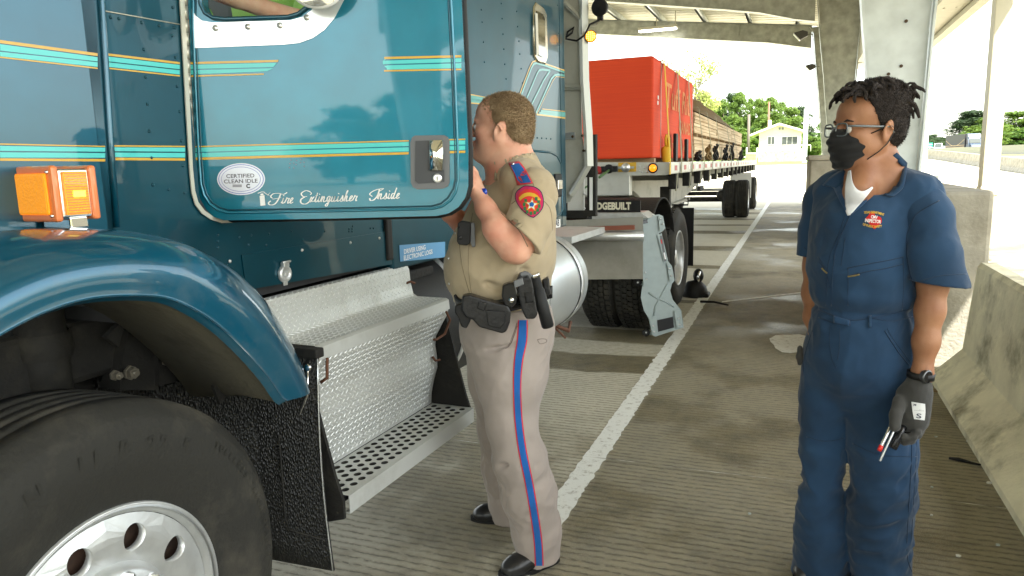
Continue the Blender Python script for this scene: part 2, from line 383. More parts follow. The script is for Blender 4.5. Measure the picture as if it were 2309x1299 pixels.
# ceiling lights (separate, hang from the roof)
def ceil_light(loc, ang, label):
    t = thing('ceiling_light', label, 'light', loc, ang, 'tube lights under the canopy')
    mb = MB(); mb.box((-.62, -.09, 0), (.62, .09, .09), .01); mb.box((-.05, -.05, .09), (-.03, .05, .6)); mb.box((.55, -.05, .09), (.57, .05, .6)); mb.build('housing', M_beige, t)
    mb = MB(); mb.box((-.6, -.08, -.05), (.6, .08, -.002), .02); mb.build('diffuser', mat('lit_diffuser', (1,.97,.88), .5, emit=3.), t)
p = YP(1483, 66, 24.5); ceil_light(p, 0, 'lit tube light under the canopy roof above the red bundle')
p = YP(1815, 62, 18.0)
# small floodlights on the column B side
def flood(p, label, s=1.):
    t = thing('floodlight', label, 'floodlight', p, 0)
    mb = MB(); mb.prism([(-.22*s, 0, .1*s), (.05*s, 0, .16*s), (.2*s, 0, .1*s), (.2*s, 0, -.02*s), (-.02*s, 0, -.12*s)], (0, .25*s, 0)); mb.build('housing', mat('dark_bronze', (.03,.028,.02), .5), t)
    mb = MB(); mb.tube([(.2*s, .12*s, .02), (.34*s, .12*s, .02)], .02*s); mb.box((.33*s, .04*s, -.05), (.36*s, .2*s, .1)); mb.build('bracket', M_steel, t)
    mb = MB(); mb.prism([(-.2*s, .01, .07*s), (-.02*s, .01, -.13*s), (-.05*s, .01, -.135*s), (-.225*s, .01, .06*s)], (0, .22*s, 0)); mb.build('lens', mat('pale_glass', (.7,.7,.65), .2), t)
flood(YP(1806, 80, 19.3), 'dark floodlight facing down beside the canopy beam end', .75)
flood(YP(1828, 152, 19.45), 'small dark floodlight low on the left side of the far column', .55)
# ------------------------------------------------------------------ concrete blocks and barriers
def block(name, label, x0, x1, y0, y1, z1, cap=0):
    t = thing(name, label, 'concrete block', ((x0+x1)/2, y0, 0), 0, 'column pedestals')
    mb = MB(); ox, oy = (x0+x1)/2, y0
    mb.box((x0-ox, y0-oy, 0), (x1-ox, y1-oy, z1), .03); 
    b = mb.build('pedestal_body', M_conc, t)
    if cap: mb = MB(); mb.box((x0-ox-.03, y0-oy-.03, z1), (x1-ox, y1-oy, z1+cap), .015); mb.build('cap', M_conc, t)
    return t
block('concrete_pedestal', 'grey concrete pedestal under the near steel column, behind the inspector', .25, 1.25, 5.8, 9.3, 1.28)
block('concrete_pedestal', 'tall concrete pedestal with stepped cap under the farther steel column', YP(1822, 480, 14.8).x, 1.4, 14.8, 20.4, 1.50, .09)
block('concrete_pedestal', 'farthest concrete pedestal at the end of the canopy', .45, 1.4, 24.6, 26, 1.2)
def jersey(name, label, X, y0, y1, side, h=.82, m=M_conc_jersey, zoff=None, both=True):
    t = MB(); prof = [(-.25,0), (-.25,.04), (-.07,.23), (-.02,h-.03), (.0,h), (.08,h), (.10,h-.03), (.12,.27), (.27,.05), (.27,0)] if side > 0 and y1 < 6 else [(-.30,0), (-.30,.075), (-.13,.33), (-.075,h-.02), (-.05,h), (.05,h), (.075,h-.02), (.13,.33), (.30,.075), (.30,0)]
    n = max(2, int((y1-y0)/1.)) ; n = min(n, 60)
    P = [[Vector((a, (y1-y0)*i/n, b+(gz(y0+(y1-y0)*i/n) if zoff is None else zoff))) for a, b in prof] for i in range(n+1)]
    t.grid(P, False); t.add(P[0], [tuple(range(10))]); t.add(P[-1], [tuple(range(10))[::-1]])
    o = t.build(name, m); o.location = (X, y0, 0); return tag(o, label, 'barrier')
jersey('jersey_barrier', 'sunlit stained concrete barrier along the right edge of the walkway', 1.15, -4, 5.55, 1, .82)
jersey('jersey_barrier', 'long low concrete barrier across the empty truck apron', 13.8, 5, 140, 1, .95, M_conc)
mb = MB(); 
P = [[Vector((x, y-20, z+gz(y))) for x, z in ((0, 0), (0, 1.25), (.25, 1.25), (.25, 0))] for y in (0, 20,36,42,60,80,100,130,200,400)]
mb.grid(P, False); o = mb.build('highway_wall', mat('white_barrier_wall', (.42,.41,.37), .8, var=.05)); o.location = (26.4, 20, 0); tag(o, 'pale concrete wall along the edge of the far highway', 'wall')
# ================================================================== TRACTOR
T = Frame(R_(1.8)); TO = Vector((-2.6, 2.5, 0))
tr = thing('semi_truck', 'teal conventional semi truck with open driver door and turquoise pinstripes', 'truck', T.m @ TO, -R_(1.8))
def tb(mb, name, m=None, par=None, **k):
    mb.v = [(v[0]-TO.x, v[1]-TO.y, v[2]-TO.z) for v in mb.v]; return mb.build(name, m, par or tr, **k)
def W2T(p): return T.i @ p
def paint(name, col, flake=.25):
    m = mat(name, col, .34, .45, coat=1., var=.08, vscale=9, bump=.012, bscale=14); nt = m.node_tree; return m
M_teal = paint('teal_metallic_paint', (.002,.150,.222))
M_teal_shade = paint('teal_paint_shaded', (.001,.054,.082))  # same teal as the door, cab and sleeper shade put into the colour
M_teal_shade.node_tree.nodes['Principled BSDF'].inputs['Coat Weight'].default_value = .35
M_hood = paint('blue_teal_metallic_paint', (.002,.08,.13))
M_fend = mat('fender_paint_scuffed', (.002,.088,.155), .3, .4, coat=1., dirt=(.13,.16,.17), dscale=9, damt=.35)
M_ylw = mat('pinstripe_yellow', (.62,.36,.03), .35, coat=.6); M_turq = mat('pinstripe_turquoise', (.07,.56,.54), .35, coat=.6)
M_turq2 = mat('pinstripe_dull_turquoise', (.05,.33,.32), .35, coat=.6)
M_chrome = mat('chrome', (.85,.85,.85), .08, 1.); M_alu = mat('brushed_aluminium', (.62,.63,.62), .40, .72, var=.08, vscale=20, bump=.05, bscale=120)
M_alu_w = mat('polished_trim_plate', (.80,.81,.80), .28, .7, var=.05, vscale=9, dirt=(.4,.4,.38), dscale=4, damt=.25)
M_tread = mat('tread_plate_aluminium', (.56,.57,.54), .5, .35, dirt=(.36,.35,.30), dscale=6, damt=.5)
M_lug = mat('tread_plate_raised', (.80,.81,.79), .4, .4)
M_black = mat('black_plastic', (.012,.012,.012), .5, spec=.3, bump=.1, bscale=200); M_blackg = mat('black_gloss', (.012,.012,.013), .2)
M_frame = mat('chassis_black', (.020,.019,.017), .7, bump=.4, bscale=50, spec=.25, dirt=(.065,.06,.045), dscale=7, damt=.6)
M_rubber = mat('tyre_rubber', (.026,.025,.021), .7, bump=.25, bscale=90, spec=.25, dirt=(.085,.076,.058), dscale=4, damt=.9)
M_rubber_l = mat('tyre_lettering', (.042,.041,.038), .6)
M_grime = mat('grimy_underside', (.085,.078,.055), .85, bump=.4, bscale=60, dirt=(.035,.03,.022), dscale=8, damt=.8)
M_rust = mat('rusty_clip', (.13,.055,.03), .8); M_hingem = mat('hinge_metal', (.55,.53,.45), .4, .6)
M_cream = mat('jamb_seal_metal', (.55,.53,.45), .4, .4)
M_grey = mat('grey_plastic', (.13,.135,.14), .5); M_white = mat('decal_white', (.8,.8,.78), .4); M_ink = mat('decal_ink', (.05,.05,.07), .5)
M_glass = mat('window_glass', (.8,.9,.85), .02, trans=1., ior=1.1)
def quad(mb, F, u, q, off=0):          # q: four pixel corners on plane u
    mb.add([F.at(x, y, u) for x, y in q], [(0,1,2,3)], False)
def band(mb, F, u, x0, a, b, x1, c, d, m, n=8, fn=None):
    mb.use(m); P = []
    for i in range(n+1):
        t = i/n; P.append([fn(F.at(x0+(x1-x0)*t, a+(c-a)*t, u)) if fn else F.at(x0+(x1-x0)*t, a+(c-a)*t, u), fn(F.at(x0+(x1-x0)*t, b+(d-b)*t, u)) if fn else F.at(x0+(x1-x0)*t, b+(d-b)*t, u)])
    mb.grid(P, False)
def rivet(mb, p, ax, r=.0042): mb.lathe([(0, r), (r*.4, r*.85), (r*.75, r*.45), (r*.85, 1e-5)], p, ax, 8)
UC = -1.66
K = 1/2.4986
# ---- hood side + cowl
mb = MB(); hp = [T.at(x, y, UC) for x, y in ((-260,-300),(214,-300),(214,0),(224,150),(240,330),(258,520),(-100,560))]
mb.prism([Vector((p.x, p.y, p.z)) for p in hp], (-.03, 0, 0)); 
mb.box((-3.3, -.35, 2.2), (UC-.03, 1.27, 2.25), .02); mb.box((-3.3, -.35, .9), (-3.25, 1.27, 2.2)); mb.box((-3.3, -.4, .8), (UC-.03, -.36, 2.2))
hood = tb(mb, 'hood', M_hood)
mb = MB()
for a in ((225,243,300,316,M_ylw,0),):
    pass
hz = [(225,243,300,316,M_ylw),(249,285,322,346,M_turq),(292,317,351,377,M_turq),(318,326,381,389,M_ylw),(808,815,822,828,M_ylw),(822,850,832,855,M_turq),(858,888,863,889,M_turq),(892,906,896,910,M_ylw)]
for a, b, c, d, m in hz[:4]: band(mb, T, UC+.0015, 0, a*K, b*K, (550 if a < 700 else 593)*K, c*K, d*K, m)
tb(mb, 'pinstripe', None, hood, fix=False); mb = MB()
for a, b, c, d, m in hz[4:]: band(mb, T, UC+.0015, 0, a*K, b*K, 593*K, c*K, d*K, m)
for a, b, c, d, m in ():          # the stripes go on towards the radiator, out of the frame
    s1 = (a-c)/(550 if a < 700 else 593)
    band(mb, T, UC+.0015, -60, a*K+s1*60, b*K+s1*60, 0, a*K, b*K, m, 2)
tb(mb, 'pinstripe', None, hood, fix=False)
# bevelled rear edge of the hood and gap
mb = MB(); mb.tube([T.at(x, y, UC+.004) for x, y in ((226,-300),(229,0),(239,150),(250,320),(264,512))], .0075, 10); tb(mb, 'hood_edge', M_hood, hood)
mb = MB(); mb.tube([T.at(x, y, UC-.012) for x, y in ((218,-300),(220,0),(230,150),(244,330),(260,515))], .010, 6); tb(mb, 'seal', M_blackg, hood)
# ---- cab shell
cab = MB()
def panel(mb, pts, th=.03): mb.prism([T.at(x, y, UC) for x, y in pts], (-th, 0, 0))
p1 = T.at(248, 330, UC).y
z_sk = lambda v: 1.16-.03*(v-1.7)
v0, vh, vd, vs = 1.29, 1.60, 2.46, 2.60
def side(pts, th=.04, u=UC): cab.prism([(u, v, z) for v, z in pts], (-th, 0, 0))
side([(v0, 1.36), (1.45, 1.30), (vh-.005, 1.17), (vh-.005, 2.75), (v0, 2.3)])              # cowl panel ahead of the hinge
side([(vh-.005, 1.165), (vd+.1, 1.14), (vd+.1, 1.372), (vh+.05, 1.39), (vh-.005, 1.42)])      # sill below the door
side([(vd, 1.372), (vd+.1, 1.372), (vd+.1, 2.9), (vd, 2.9)])
side([(vh-.005, 2.66), (vd, 2.80), (vd+.1, 2.95), (vh-.005, 2.9)])

cab.prism([(UC-.04, v0, 2.74), (UC-.04, vd+.1, 2.92), (UC-.04, vd+.1, 2.96), (UC-.04, v0, 2.78)], (-1.84, 0, 0))
cab.box((-3.58, v0, 1.16), (-3.54, vd+.1, 2.0))
# rivets on the cowl and the sill
for x, y in ((249,39),(268,42),(319,51),(358,58),(392,62),(389,17),(388,80),(324,112),(395,129),(328,174),(399,195),(332,235),(405,252),(336,296),(409,318),(341,356),(412,374),(344,417),(380,427),(416,435)): rivet(cab, T.at(x, y, UC), (1,0,0), .0048)
for x, y in ((491,530),(491,544),(491,558),(539,535),(566,530),(606,528),(657,522),(732,522),(683,541),(745,545),(795,510),(787,516),(794,516),(787,522),(794,522),(835,515),(842,515),(835,530),(862,512),(869,512),(869,525),(560,552),(600,552)): rivet(cab, T.at(x, y, UC), (1,0,0), .0045)
cabo = tb(cab, 'cab', M_teal_shade)
mb = MB(); mb.box((UC-.05, v0+.1, 1.12), (-3.54, vd+.1, 1.16)); mb.box((UC-.05, v0-.02, 1.36), (-3.54, v0, 2.3)); tb(mb, 'cab_floor', mat('cab_interior_dark', (.03,.03,.032), .8), cabo)
mb = MB(); mb.use(M_teal_shade); mb.prism([T.at(x, y, UC+.004) for x, y in ((545,575),(884,520),(884,596),(556,654))], (-.003, 0, 0))
for x, y in ((518,589),(681,564),(790,547),(855,537),(876,559),(876,577)): mb.use(M_alu); rivet(mb, T.at(x, y, UC+.004), (1,0,0), .006)
tb(mb, 'skirt_panel', None, cabo)
mb = MB(); cz = [(300,313,350,362,M_ylw),(318,345,366,390,M_turq),(351,376,396,420,M_turq),(380,388,424,432,M_ylw),(818,826,822,829,M_ylw),(830,852,832,855,M_turq),(860,885,862,888,M_turq),(888,903,892,905,M_ylw)]
for a, b, c, d, m in cz[:4]: band(mb, T, UC+.0015, 604*K, a*K, b*K, 1013*K, c*K, d*K, m)
tb(mb, 'pinstripe', None, cabo, fix=False); mb = MB()
for a, b, c, d, m in cz[4:]: band(mb, T, UC+.0015, 640*K, a*K, b*K, 1043*K, c*K, d*K, m)
tb(mb, 'pinstripe', None, cabo, fix=False)
mb = MB(); mb.tube([T.at(232, 24, UC+.002), T.at(405, 55, UC+.002)], .0016, 6); tb(mb, 'panel_seam', M_cream, cabo)
# jamb metal strip round the door corner
mb = MB(); P = []
jp = [(403,-300),(405,0),(412,120),(419,250),(427,380),(432,436),(440,462),(455,482),(475,495),(500,503),(540,501)]
jq = [(413,-300),(415,0),(421,120),(428,250),(434,380),(439,430),(446,455),(460,474),(478,487),(500,496),(540,496)]
for a, b in zip(jp, jq): P.append([T.at(*a, UC+.006), T.at(*b, UC+.006)])
mb.grid(P, False); tb(mb, 'door_jamb', M_cream, cabo, sol=.004)
# black rubber post between cab and sleeper, label plate
mb = MB(); mb.box((UC-.03, vd+.085, 1.15), (UC+.015, vd+.13, 2.9), .008); tb(mb, 'cab_gasket', M_black, cabo)
# drain cover / plug on the skirt
mb = MB(); c = T.at(640, 617, UC+.006); mb.use(M_alu)
mb.lathe([(0,.030),(.006,.030),(.012,.026),(.013,.018),(.009,.016),(.009,1e-5)], c, (1,0,0), 20); mb.box((c.x, c.y-.014, c.z+.022), (c.x+.016, c.y+.014, c.z+.040), .003); mb.box((c.x, c.y-.010, c.z-.04), (c.x+.006, c.y+.010, c.z-.026), .002); mb.tube([(c.x+.014, c.y-.02, c.z+.04), (c.x+.014, c.y+.02, c.z+.04)], .004, 8)
mb.box((c.x+.008, c.y-.008, c.z-.008), (c.x+.015, c.y+.008, c.z+.008), .002)
tb(mb, 'socket_cover', None, cabo)
# ---- sleeper
SL = -1.66; s0, s1 = vs, 4.88
mb = MB()
mb.box((SL-1.9, s0, 1.10), (SL, s1, 3.3), .012)
rx = [(1085,22),(1087,50),(1090,95),(1092,140),(1130,8),(1132,42),(1134,77),(1136,111),(1138,145),(1141,178),(1165,26),(1167,60),(1170,93),(1172,122),(1175,155),(1178,187),(1257,12),(1259,75),(1261,102)]
for x, y in rx: rivet(mb, T.at(x, y, SL), (1,0,0), .0055)
for i in range(5): rivet(mb, T.at(1201+i*10.2, 310+i*.8, SL), (1,0,0), .006)
slp = tb(mb, 'sleeper', M_teal_shade)
mb = MB(); 
for x in (1262,): mb.box((SL, T.at(x, 100, SL).y-.003, 1.12), (SL+.003, T.at(x, 100, SL).y+.003, 3.28))
mb.box((SL, vs+.62, 1.12), (SL+.004, vs+.66, 3.28)); tb(mb, 'panel_seam', M_teal_shade, slp)
K5 = 1/3.093
def q5(x, y): return (1000+x*K5, y*K5)
mb = MB()
def pl(pts, w, m, u=SL+.003):
    mb.use(m); c = [T.at(*q5(*p), u) for p in pts]; P = []
    for i in range(len(c)):
        t = c[min(i+1, len(c)-1)]-c[max(i-1, 0)]; nn = Vector((0, -t.z, t.y)).normalized()*w/2; P.append([c[i]+nn, c[i]-nn])
    mb.grid(P, False)
pl([(520,690),(605,462),(622,432),(645,424),(700,442),(770,466),(845,492)], .009, M_ylw); pl([(533,690),(612,478),(628,448),(648,440),(700,455),(770,480),(845,505)], .012, M_turq2)
pl([(575,700),(655,510),(668,490),(690,485),(745,492)], .011, M_turq2); pl([(745,492),(700,560),(610,740)], .011, M_turq2); pl([(645,790),(752,550),(775,525),(800,520),(845,528)], .013, M_turq2); pl([(655,790),(765,560),(785,535),(845,540)], .004, M_ylw)
pl([(160,656),(310,684)], .008, M_ylw); pl([(160,675),(310,698)], .022, M_turq2); pl([(160,700),(310,718)], .022, M_turq2); pl([(160,716),(300,728)], .006, M_ylw)
pl([(690,760),(850,778)], .005, M_ylw); pl([(680,775),(850,792)], .016, M_turq2); pl([(668,788),(850,808)], .016, M_turq2); pl([(650,798),(850,824)], .010, M_ylw)
pl([(160,1025),(240,1030)], .02, M_turq2); pl([(160,1045),(240,1050)], .02, M_turq2); pl([(160,1083),(240,1092)], .01, M_ylw)
tb(mb, 'pinstripe', None, slp, fix=False)
# sleeper window (vent) : frame, glass
mb = MB(); c0 = [T.at(*q5(*p), SL) for p in ((628,55),(640,30),(690,65),(708,105),(716,395),(700,440),(650,425),(632,395))]
mb.tube(c0, .012, 8, closed=True, smooth=True); 
mb.prism([p+Vector((.004,0,0)) for p in c0], (.008,0,0)); w1 = tb(mb, 'side_window', mat('window_chrome_frame', (.6,.56,.45), .2, .9), slp)
mb = MB(); mb.prism([T.at(*q5(*p), SL+.014) for p in ((650,75),(690,100),(705,130),(710,385),(690,400),(662,385))], (.003,0,0)); tb(mb, 'pane', mat('dark_glass_brown', (.09,.08,.05), .05, coat=1.), w1)
mb = MB(); mb.prism([T.at(*q5(*p), SL+.016) for p in ((636,90),(652,96),(660,380),(644,385))], (.005,0,0)); tb(mb, 'slider', M_cream, w1)
# luggage door low on the sleeper
mb = MB(); lp = [(1196,340),(1240,344),(1255,352),(1264,370),(1268,470),(1262,484),(1240,494),(1180,505)]
mb.tube([T.at(x, y, SL+.003) for x, y in lp], .008, 8); mb.prism([T.at(x, y, SL+.002) for x, y in ([(1120,345)]+lp+[(1120,515)])], (.004,0,0))
ld = tb(mb, 'luggage_door', M_teal_shade, slp)
mb = MB(); a = T.at(1250, 392, SL); b = T.at(1259, 444, SL); mb.box((SL+.004, a.y-.03, b.z), (SL+.02, b.y+.03, a.z), .01); h = tb(mb, 'latch', M_black, ld)
mb = MB(); mb.box((SL+.018, a.y+.0, b.z+.05), (SL+.03, b.y+.01, a.z-.04), .006); tb(mb, 'latch_paddle', M_chrome, h)
# "OCAB" style stencil plate on the lower rear corner
mb = MB(); a = T.at(1246, 497, SL); b = T.at(1263, 514, SL); mb.use(M_white); mb.prism([T.at(x, y, SL+.004) for x, y in ((1225,500),(1263,494),(1263,512),(1225,520))], (.002,0,0))
mb.use(M_ink); c = T.at(1252, 505, SL+.0075); Mx = Matrix.Translation(c) @ Matrix(((0,0,1),(1,0,0),(0,1,0))).to_4x4(); v, f = text_mesh('DCAB', .062, Mx, bold=.001); mb.add(v, f)
tb(mb, 'plate', None, slp, fix=False)
# electronic logs sticker
mb = MB(); mb.use(mat('sticker_blue', (.11,.30,.52), .5)); mb.prism([T.at(x, y, UC+.002) for x, y in ((900,553),(1003,545),(1003,580),(902,590))], (.0015,0,0)); mb.use(M_white)
for tx, px, py in (('DRIVER USING', 936, 563), ('ELECTRONIC LOGS', 944, 575)):
    c = T.at(px, py, UC+.0045); v, f = text_mesh(tx, .029, Matrix.Translation(c) @ Matrix(((0,0,1),(1,0,0),(0,1,0))).to_4x4(), bold=.0005); mb.add(v, f, False)
tb(mb, 'sticker', None, slp, fix=False)
# ---- fender
lip = [(-60,800),(0,757),(92,709),(185,678),(277,668),(369,672),(431,697),(492,737),(554,795),(603,851),(633,894),(646,904)]
crest = [(-60,545),(0,531),(61,521),(185,515),(300,522),(400,543),(474,577),(523,608),(578,660),(625,735),(658,801),(675,869)]
P = []
for i, (a, b) in enumerate(zip(lip, crest)):
    A = T.at(*a, -1.36); B = T.at(*b, -1.50); k = i/(len(lip)-1)
    tail = max(0, (k-.62)/.38)
    C = B+Vector((-.30+.16*tail, .0+.03*tail, -.015-.02*tail))
    A2 = A.lerp(B, .04)
    m1 = A.lerp(B, .33); m2 = A.lerp(B, .68); out = Vector((.055, .02*k, .028*(1-tail)))
    Ai = A+Vector((-.018, -.012*k, -.010))
    P.append([Ai, A, A2+Vector((.006,0,0)), m1+out*.8, m2+out*.75, B+Vector((0,0,.0)), B.lerp(C, .4)+Vector((0,0,.004)), C])
# smooth the outline by subdividing
def cr(a, b, c, d, t): return .5*((2*b)+(c-a)*t+(2*a-5*b+4*c-d)*t*t+(3*b-a-3*c+d)*t**3)
def refine(P, n=4):
    out = []
    for i in range(len(P)-1):
        for k in range(n):
            t = k/n; out.append([cr(P[max(i-1,0)][j], P[i][j], P[i+1][j], P[min(i+2,len(P)-1)][j], t) for j in range(len(P[0]))])
    out.append(P[-1]); return out
P = refine(P, 4); P2 = refine([list(r) for r in zip(*P)], 3)
mb = MB(); mb.grid(P2, True); fen = tb(mb, 'fender', M_fend)
# inner return of the fender tail (its concave side faces forward)
mb = MB(); ri = []
for i, (a, b) in enumerate(zip(lip, crest)):
    if i < 4: continue
    A = T.at(*a, -1.375); k = (i-4)/(len(lip)-5); ri.append([A+Vector((-.01,-.004,-.004)), A+Vector((-.18, .02, -.006)), A+Vector((-.40, .045, -.02-.02*k))])
ri = refine(ri, 3); mb.grid(ri, True); tb(mb, 'fender_liner', M_grime, fen, sol=.006)
# dust strip of the mudguard hanging from the fender
mb = MB(); mb.prism([T.at(x, y, -1.62) for x, y in ((480,868),(512,868),(515,890),(497,912))], (-.01,0,0)); tb(mb, 'liner_tab', M_frame, fen)
# ---- turn signal
def sig():
    A0, B0, C0 = W2T(W(22, 378, 1.64)), W2T(W(118, 380, 1.58)), W2T(W(172, 378, 1.664)); A1, B1, C1 = W2T(W(25, 496, 1.64)), W2T(W(121, 500, 1.58)), W2T(W(172, 492, 1.664))
    zt, zb = (A0.z+B0.z)/2, (A1.z+B1.z)/2
    A = Vector((A0.x, A0.y, 0)); B = Vector((B0.x, B0.y, 0)); ab = (B-A); wd = ab.length; ab.normalize(); nb = Vector((-ab.y, ab.x, 0)); 
    if nb.dot(Vector((C0.x, C0.y, 0))-B) < 0: nb = -nb
    dp = .095
    M = Matrix.Translation(A+Vector((0,0,zb))) @ Matrix((ab, nb, (0,0,1))).transposed().to_4x4()
    h = zt-zb
    mb = MB(); mb.box((.002, .012, .004), (wd-.002, dp-.012, h-.004), .004, M); mb.box((wd*.3, .03, -.022), (wd*.95, dp-.02, .004), .004, M); s = tb(mb, 'turn_signal', M_chrome)
    amb = mat('amber_lens', (.95,.33,.008), .3, coat=.3, emit=.07, bump=.3, bscale=160)
    fr = mat('amber_lens_rim', (.75,.20,.05), .3, coat=1.)
    for y0, y1 in ((-.006, .012), (dp-.012, dp+.006)):
        mb = MB(); mb.box((-.004, y0, -.004), (wd+.002, y1, h+.004), .006, M); l = tb(mb, 'lens', fr, s)
        mb = MB(); mb.box((.012, y0-.006 if y0 < 0 else y1, .012), (wd-.014, y0 if y0 < 0 else y1+.006, h-.012), .005, M); tb(mb, 'led_panel', amb, l)
        mb = MB()
        for a, b in ((.008,.010),(wd-.012,.010),(.008,h-.010),(wd-.012,h-.010)): rivet(mb, M @ Vector((a, y0 if y0 < 0 else y1, b)), M.to_3x3() @ Vector((0,-1 if y0 < 0 else 1,0)), .0045)
        tb(mb, 'screw', M_chrome, l)
    mb = MB(); mb.box((wd-.002, .020, .010), (wd+.004, dp-.020, h-.010), .002, M); l = tb(mb, 'side_reflector', amb, s)
    for k in range(14):
        pass
    mb = MB()
    for k in range(16): zz = .014+(h-.028)*k/15; mb.box((wd+.004, .022, zz-.0010), (wd+.0055, dp-.022, zz+.0010), 0, M)
    tb(mb, 'lens_ribs', fr, l)
    mb = MB(); mb.box((wd+.003, dp*.38, h*.42), (wd+.009, dp*.68, h*.55), .002, M); tb(mb, 'bulb', mat('bulb_glow', (1,.62,.08), .2, emit=.35), l)
sig()
# ---- wheels
def holecell(mb, fn, a0, a1, b0, b1, ra, rb, dep, n=16, ca=None, cb=None, wm=None):
    ca = (a0+a1)/2 if ca is None else ca; cb = (b0+b1)/2 if cb is None else cb; O = []; I = []; D = []
    for k in range(n):
        t = 2*math.pi*k/n; c, s = math.cos(t), math.sin(t); q = 1/max(abs(c), abs(s)); q2 = q
        O.append(fn(ca+c*q*(a1-a0)/2, cb+s*q*(b1-b0)/2, 0)); I.append(fn(ca+c*ra, cb+s*rb, 0)); D.append(fn(ca+c*ra, cb+s*rb, dep))
    # square corners
    mb.grid([O, I], False, closev=True)
    m0 = mb.cur
    if wm: mb.use(wm)
    mb.grid([I, D], True, closev=True); mb.cur = m0
def tyre_mb(R=.525, wd=.27, rim=.293):
    w = wd; pr = []
    side = [(0.004, rim-.012), (.012, rim+.006), (.020, rim+.03), (.034, rim+.075), (.040, rim+.11), (.036, rim+.15), (.028, rim+.175), (.024, rim+.19), (.018, R-.034), (.006, R-.022), (-.006, R-.010), (-.016, R-.003)]
    pr += side
    for g in (.055, .10, .145, .19):
        pr += [(-g+.006, R), (-g+.004, R-.012), (-g-.004, R-.012), (-g-.006, R)]
    pr += [(-w+.012, R-.003)]+[(-w-a, r) for a, r in side[::-1]]
    return pr
def wheel(par, u, v, z=.515, R=.525, dual=False, drive=False, name='wheel', detail=True, dark=False, frame=tb, rimm=None):
    c = Vector((u, v, z)); ax = (1, 0, 0); pr = tyre_mb(R)
    mb = MB(); mb.use(M_rubber)
    mb.lathe(pr, c, ax, 96)
    if drive:                    # chunky lugs
        for k in range(60):
            a = 2*math.pi*k/60
            for x, o in ((-.03, 0), (-.08, .5), (-.13, 0), (-.18, .5), (-.235, 0)):
                aa = a+o*math.pi/30; M = Matrix.Translation(c) @ Matrix.Rotation(aa, 4, 'X'); mb.box((x-.02, -.017, R-.008), (x+.02, .017, R+.012), 0, M)
    wh = frame(mb, name, None, par)
    mb = MB(); mb.use(rimm or M_alu)
    lip_ = .293
    if not drive and detail:
        # steer wheel: lip, shallow well, disc face with ten hand holes
        mb.lathe([(-.02, lip_-.02), (.012, lip_-.012), (.018, lip_-.004), (.016, lip_), (.0, lip_+.002)], c, ax, 96)
        mb.lathe([(.012, lip_-.012), (.006, lip_-.018), (-.004, .268)], c, ax, 96)
        def fn(a, b, d): return c+Vector((-.004+.012*math.sin((.268-b)/.108*math.pi)+d*-1, b*math.sin(a), b*math.cos(a)))
        n = 10
        for k in range(n):
            a0 = 2*math.pi*(k+.08)/n; holecell(mb, fn, a0, a0+2*math.pi/n, .160, .268, .135, .031, .022, 24, cb=.213)
        mb.lathe([(-.004, .160), (.012, .150), (.024, .140), (.026, .100), (.026, .086)], c, ax, 64)
        mb.lathe([(.026, .086), (.055, .084), (.062, .078), (.062, .05), (.068, .03), (.07, 1e-4)], c, ax, 32)
    else:
        mb.lathe([(.0, lip_+.002), (.016, lip_), (.018, lip_-.006), (.010, lip_-.016), (-.03, .272), (-.10, .262), (-.125, .25)], c, ax, 64)
        mb.lathe([(-.125, .25), (-.13, .2), (-.12, .15), (-.115, .11), (-.06, .105), (-.05, .09), (-.02, .085), (-.02, 1e-4)], c, ax, 32)
    rim = frame(mb, 'rim', None, wh)
    mb = MB(); mb.use(mat('dark_inside', (.02,.017,.013), .8, col2=(.10,.05,.03), vscale=10)); mb.lathe([(-.05, .27), (-.05, 1e-4)], c, ax, 32) if not drive else None
    if mb.v: frame(mb, 'brake_drum', None, wh)
    if not drive and detail:
        for k in range(10):
            a = 2*math.pi*(k+.35)/10; p = c+Vector((.024, .118*math.sin(a), .118*math.cos(a))); mb = MB()
            mb.lathe([(0, .026), (.004, .026), (.006, .021), (.040, .020), (.048, .012), (.048, 1e-4)], p, ax, 6, False)
            mb.lathe([(0, .028), (.005, .027)], p, ax, 20); frame(mb, 'lug_nut', M_chrome, wh)
    return wh
steer = wheel(tr, -1.415, .995)
# sidewall lettering following the tyre
mb = MB()
def arc_text(mb, txt, c, r, a0, size, du, step):
    for i, ch in enumerate(txt):
        if ch == ' ': continue
        a = a0+i*step; M = Matrix.Translation(c+Vector((du, r*math.sin(a), r*math.cos(a)))) @ Matrix.Rotation(-a, 4, 'X') @ Matrix(((0,0,1),(1,0,0),(0,1,0))).to_4x4()
        v, f = text_mesh(ch, size, M, shear=.15, bold=.0012); mb.add(v, f, False)
arc_text(mb, 'N  11 R 22.5', Vector((-1.415, .995, .515)), .425, -.36, .052, .0395, .080)
arc_text(mb, 'TUBELESS  REGROOVABLE', Vector((-1.415, .995, .515)), .455, .75, .022, .0365, .045)
tb(mb, 'lettering', M_rubber, steer, fix=False)
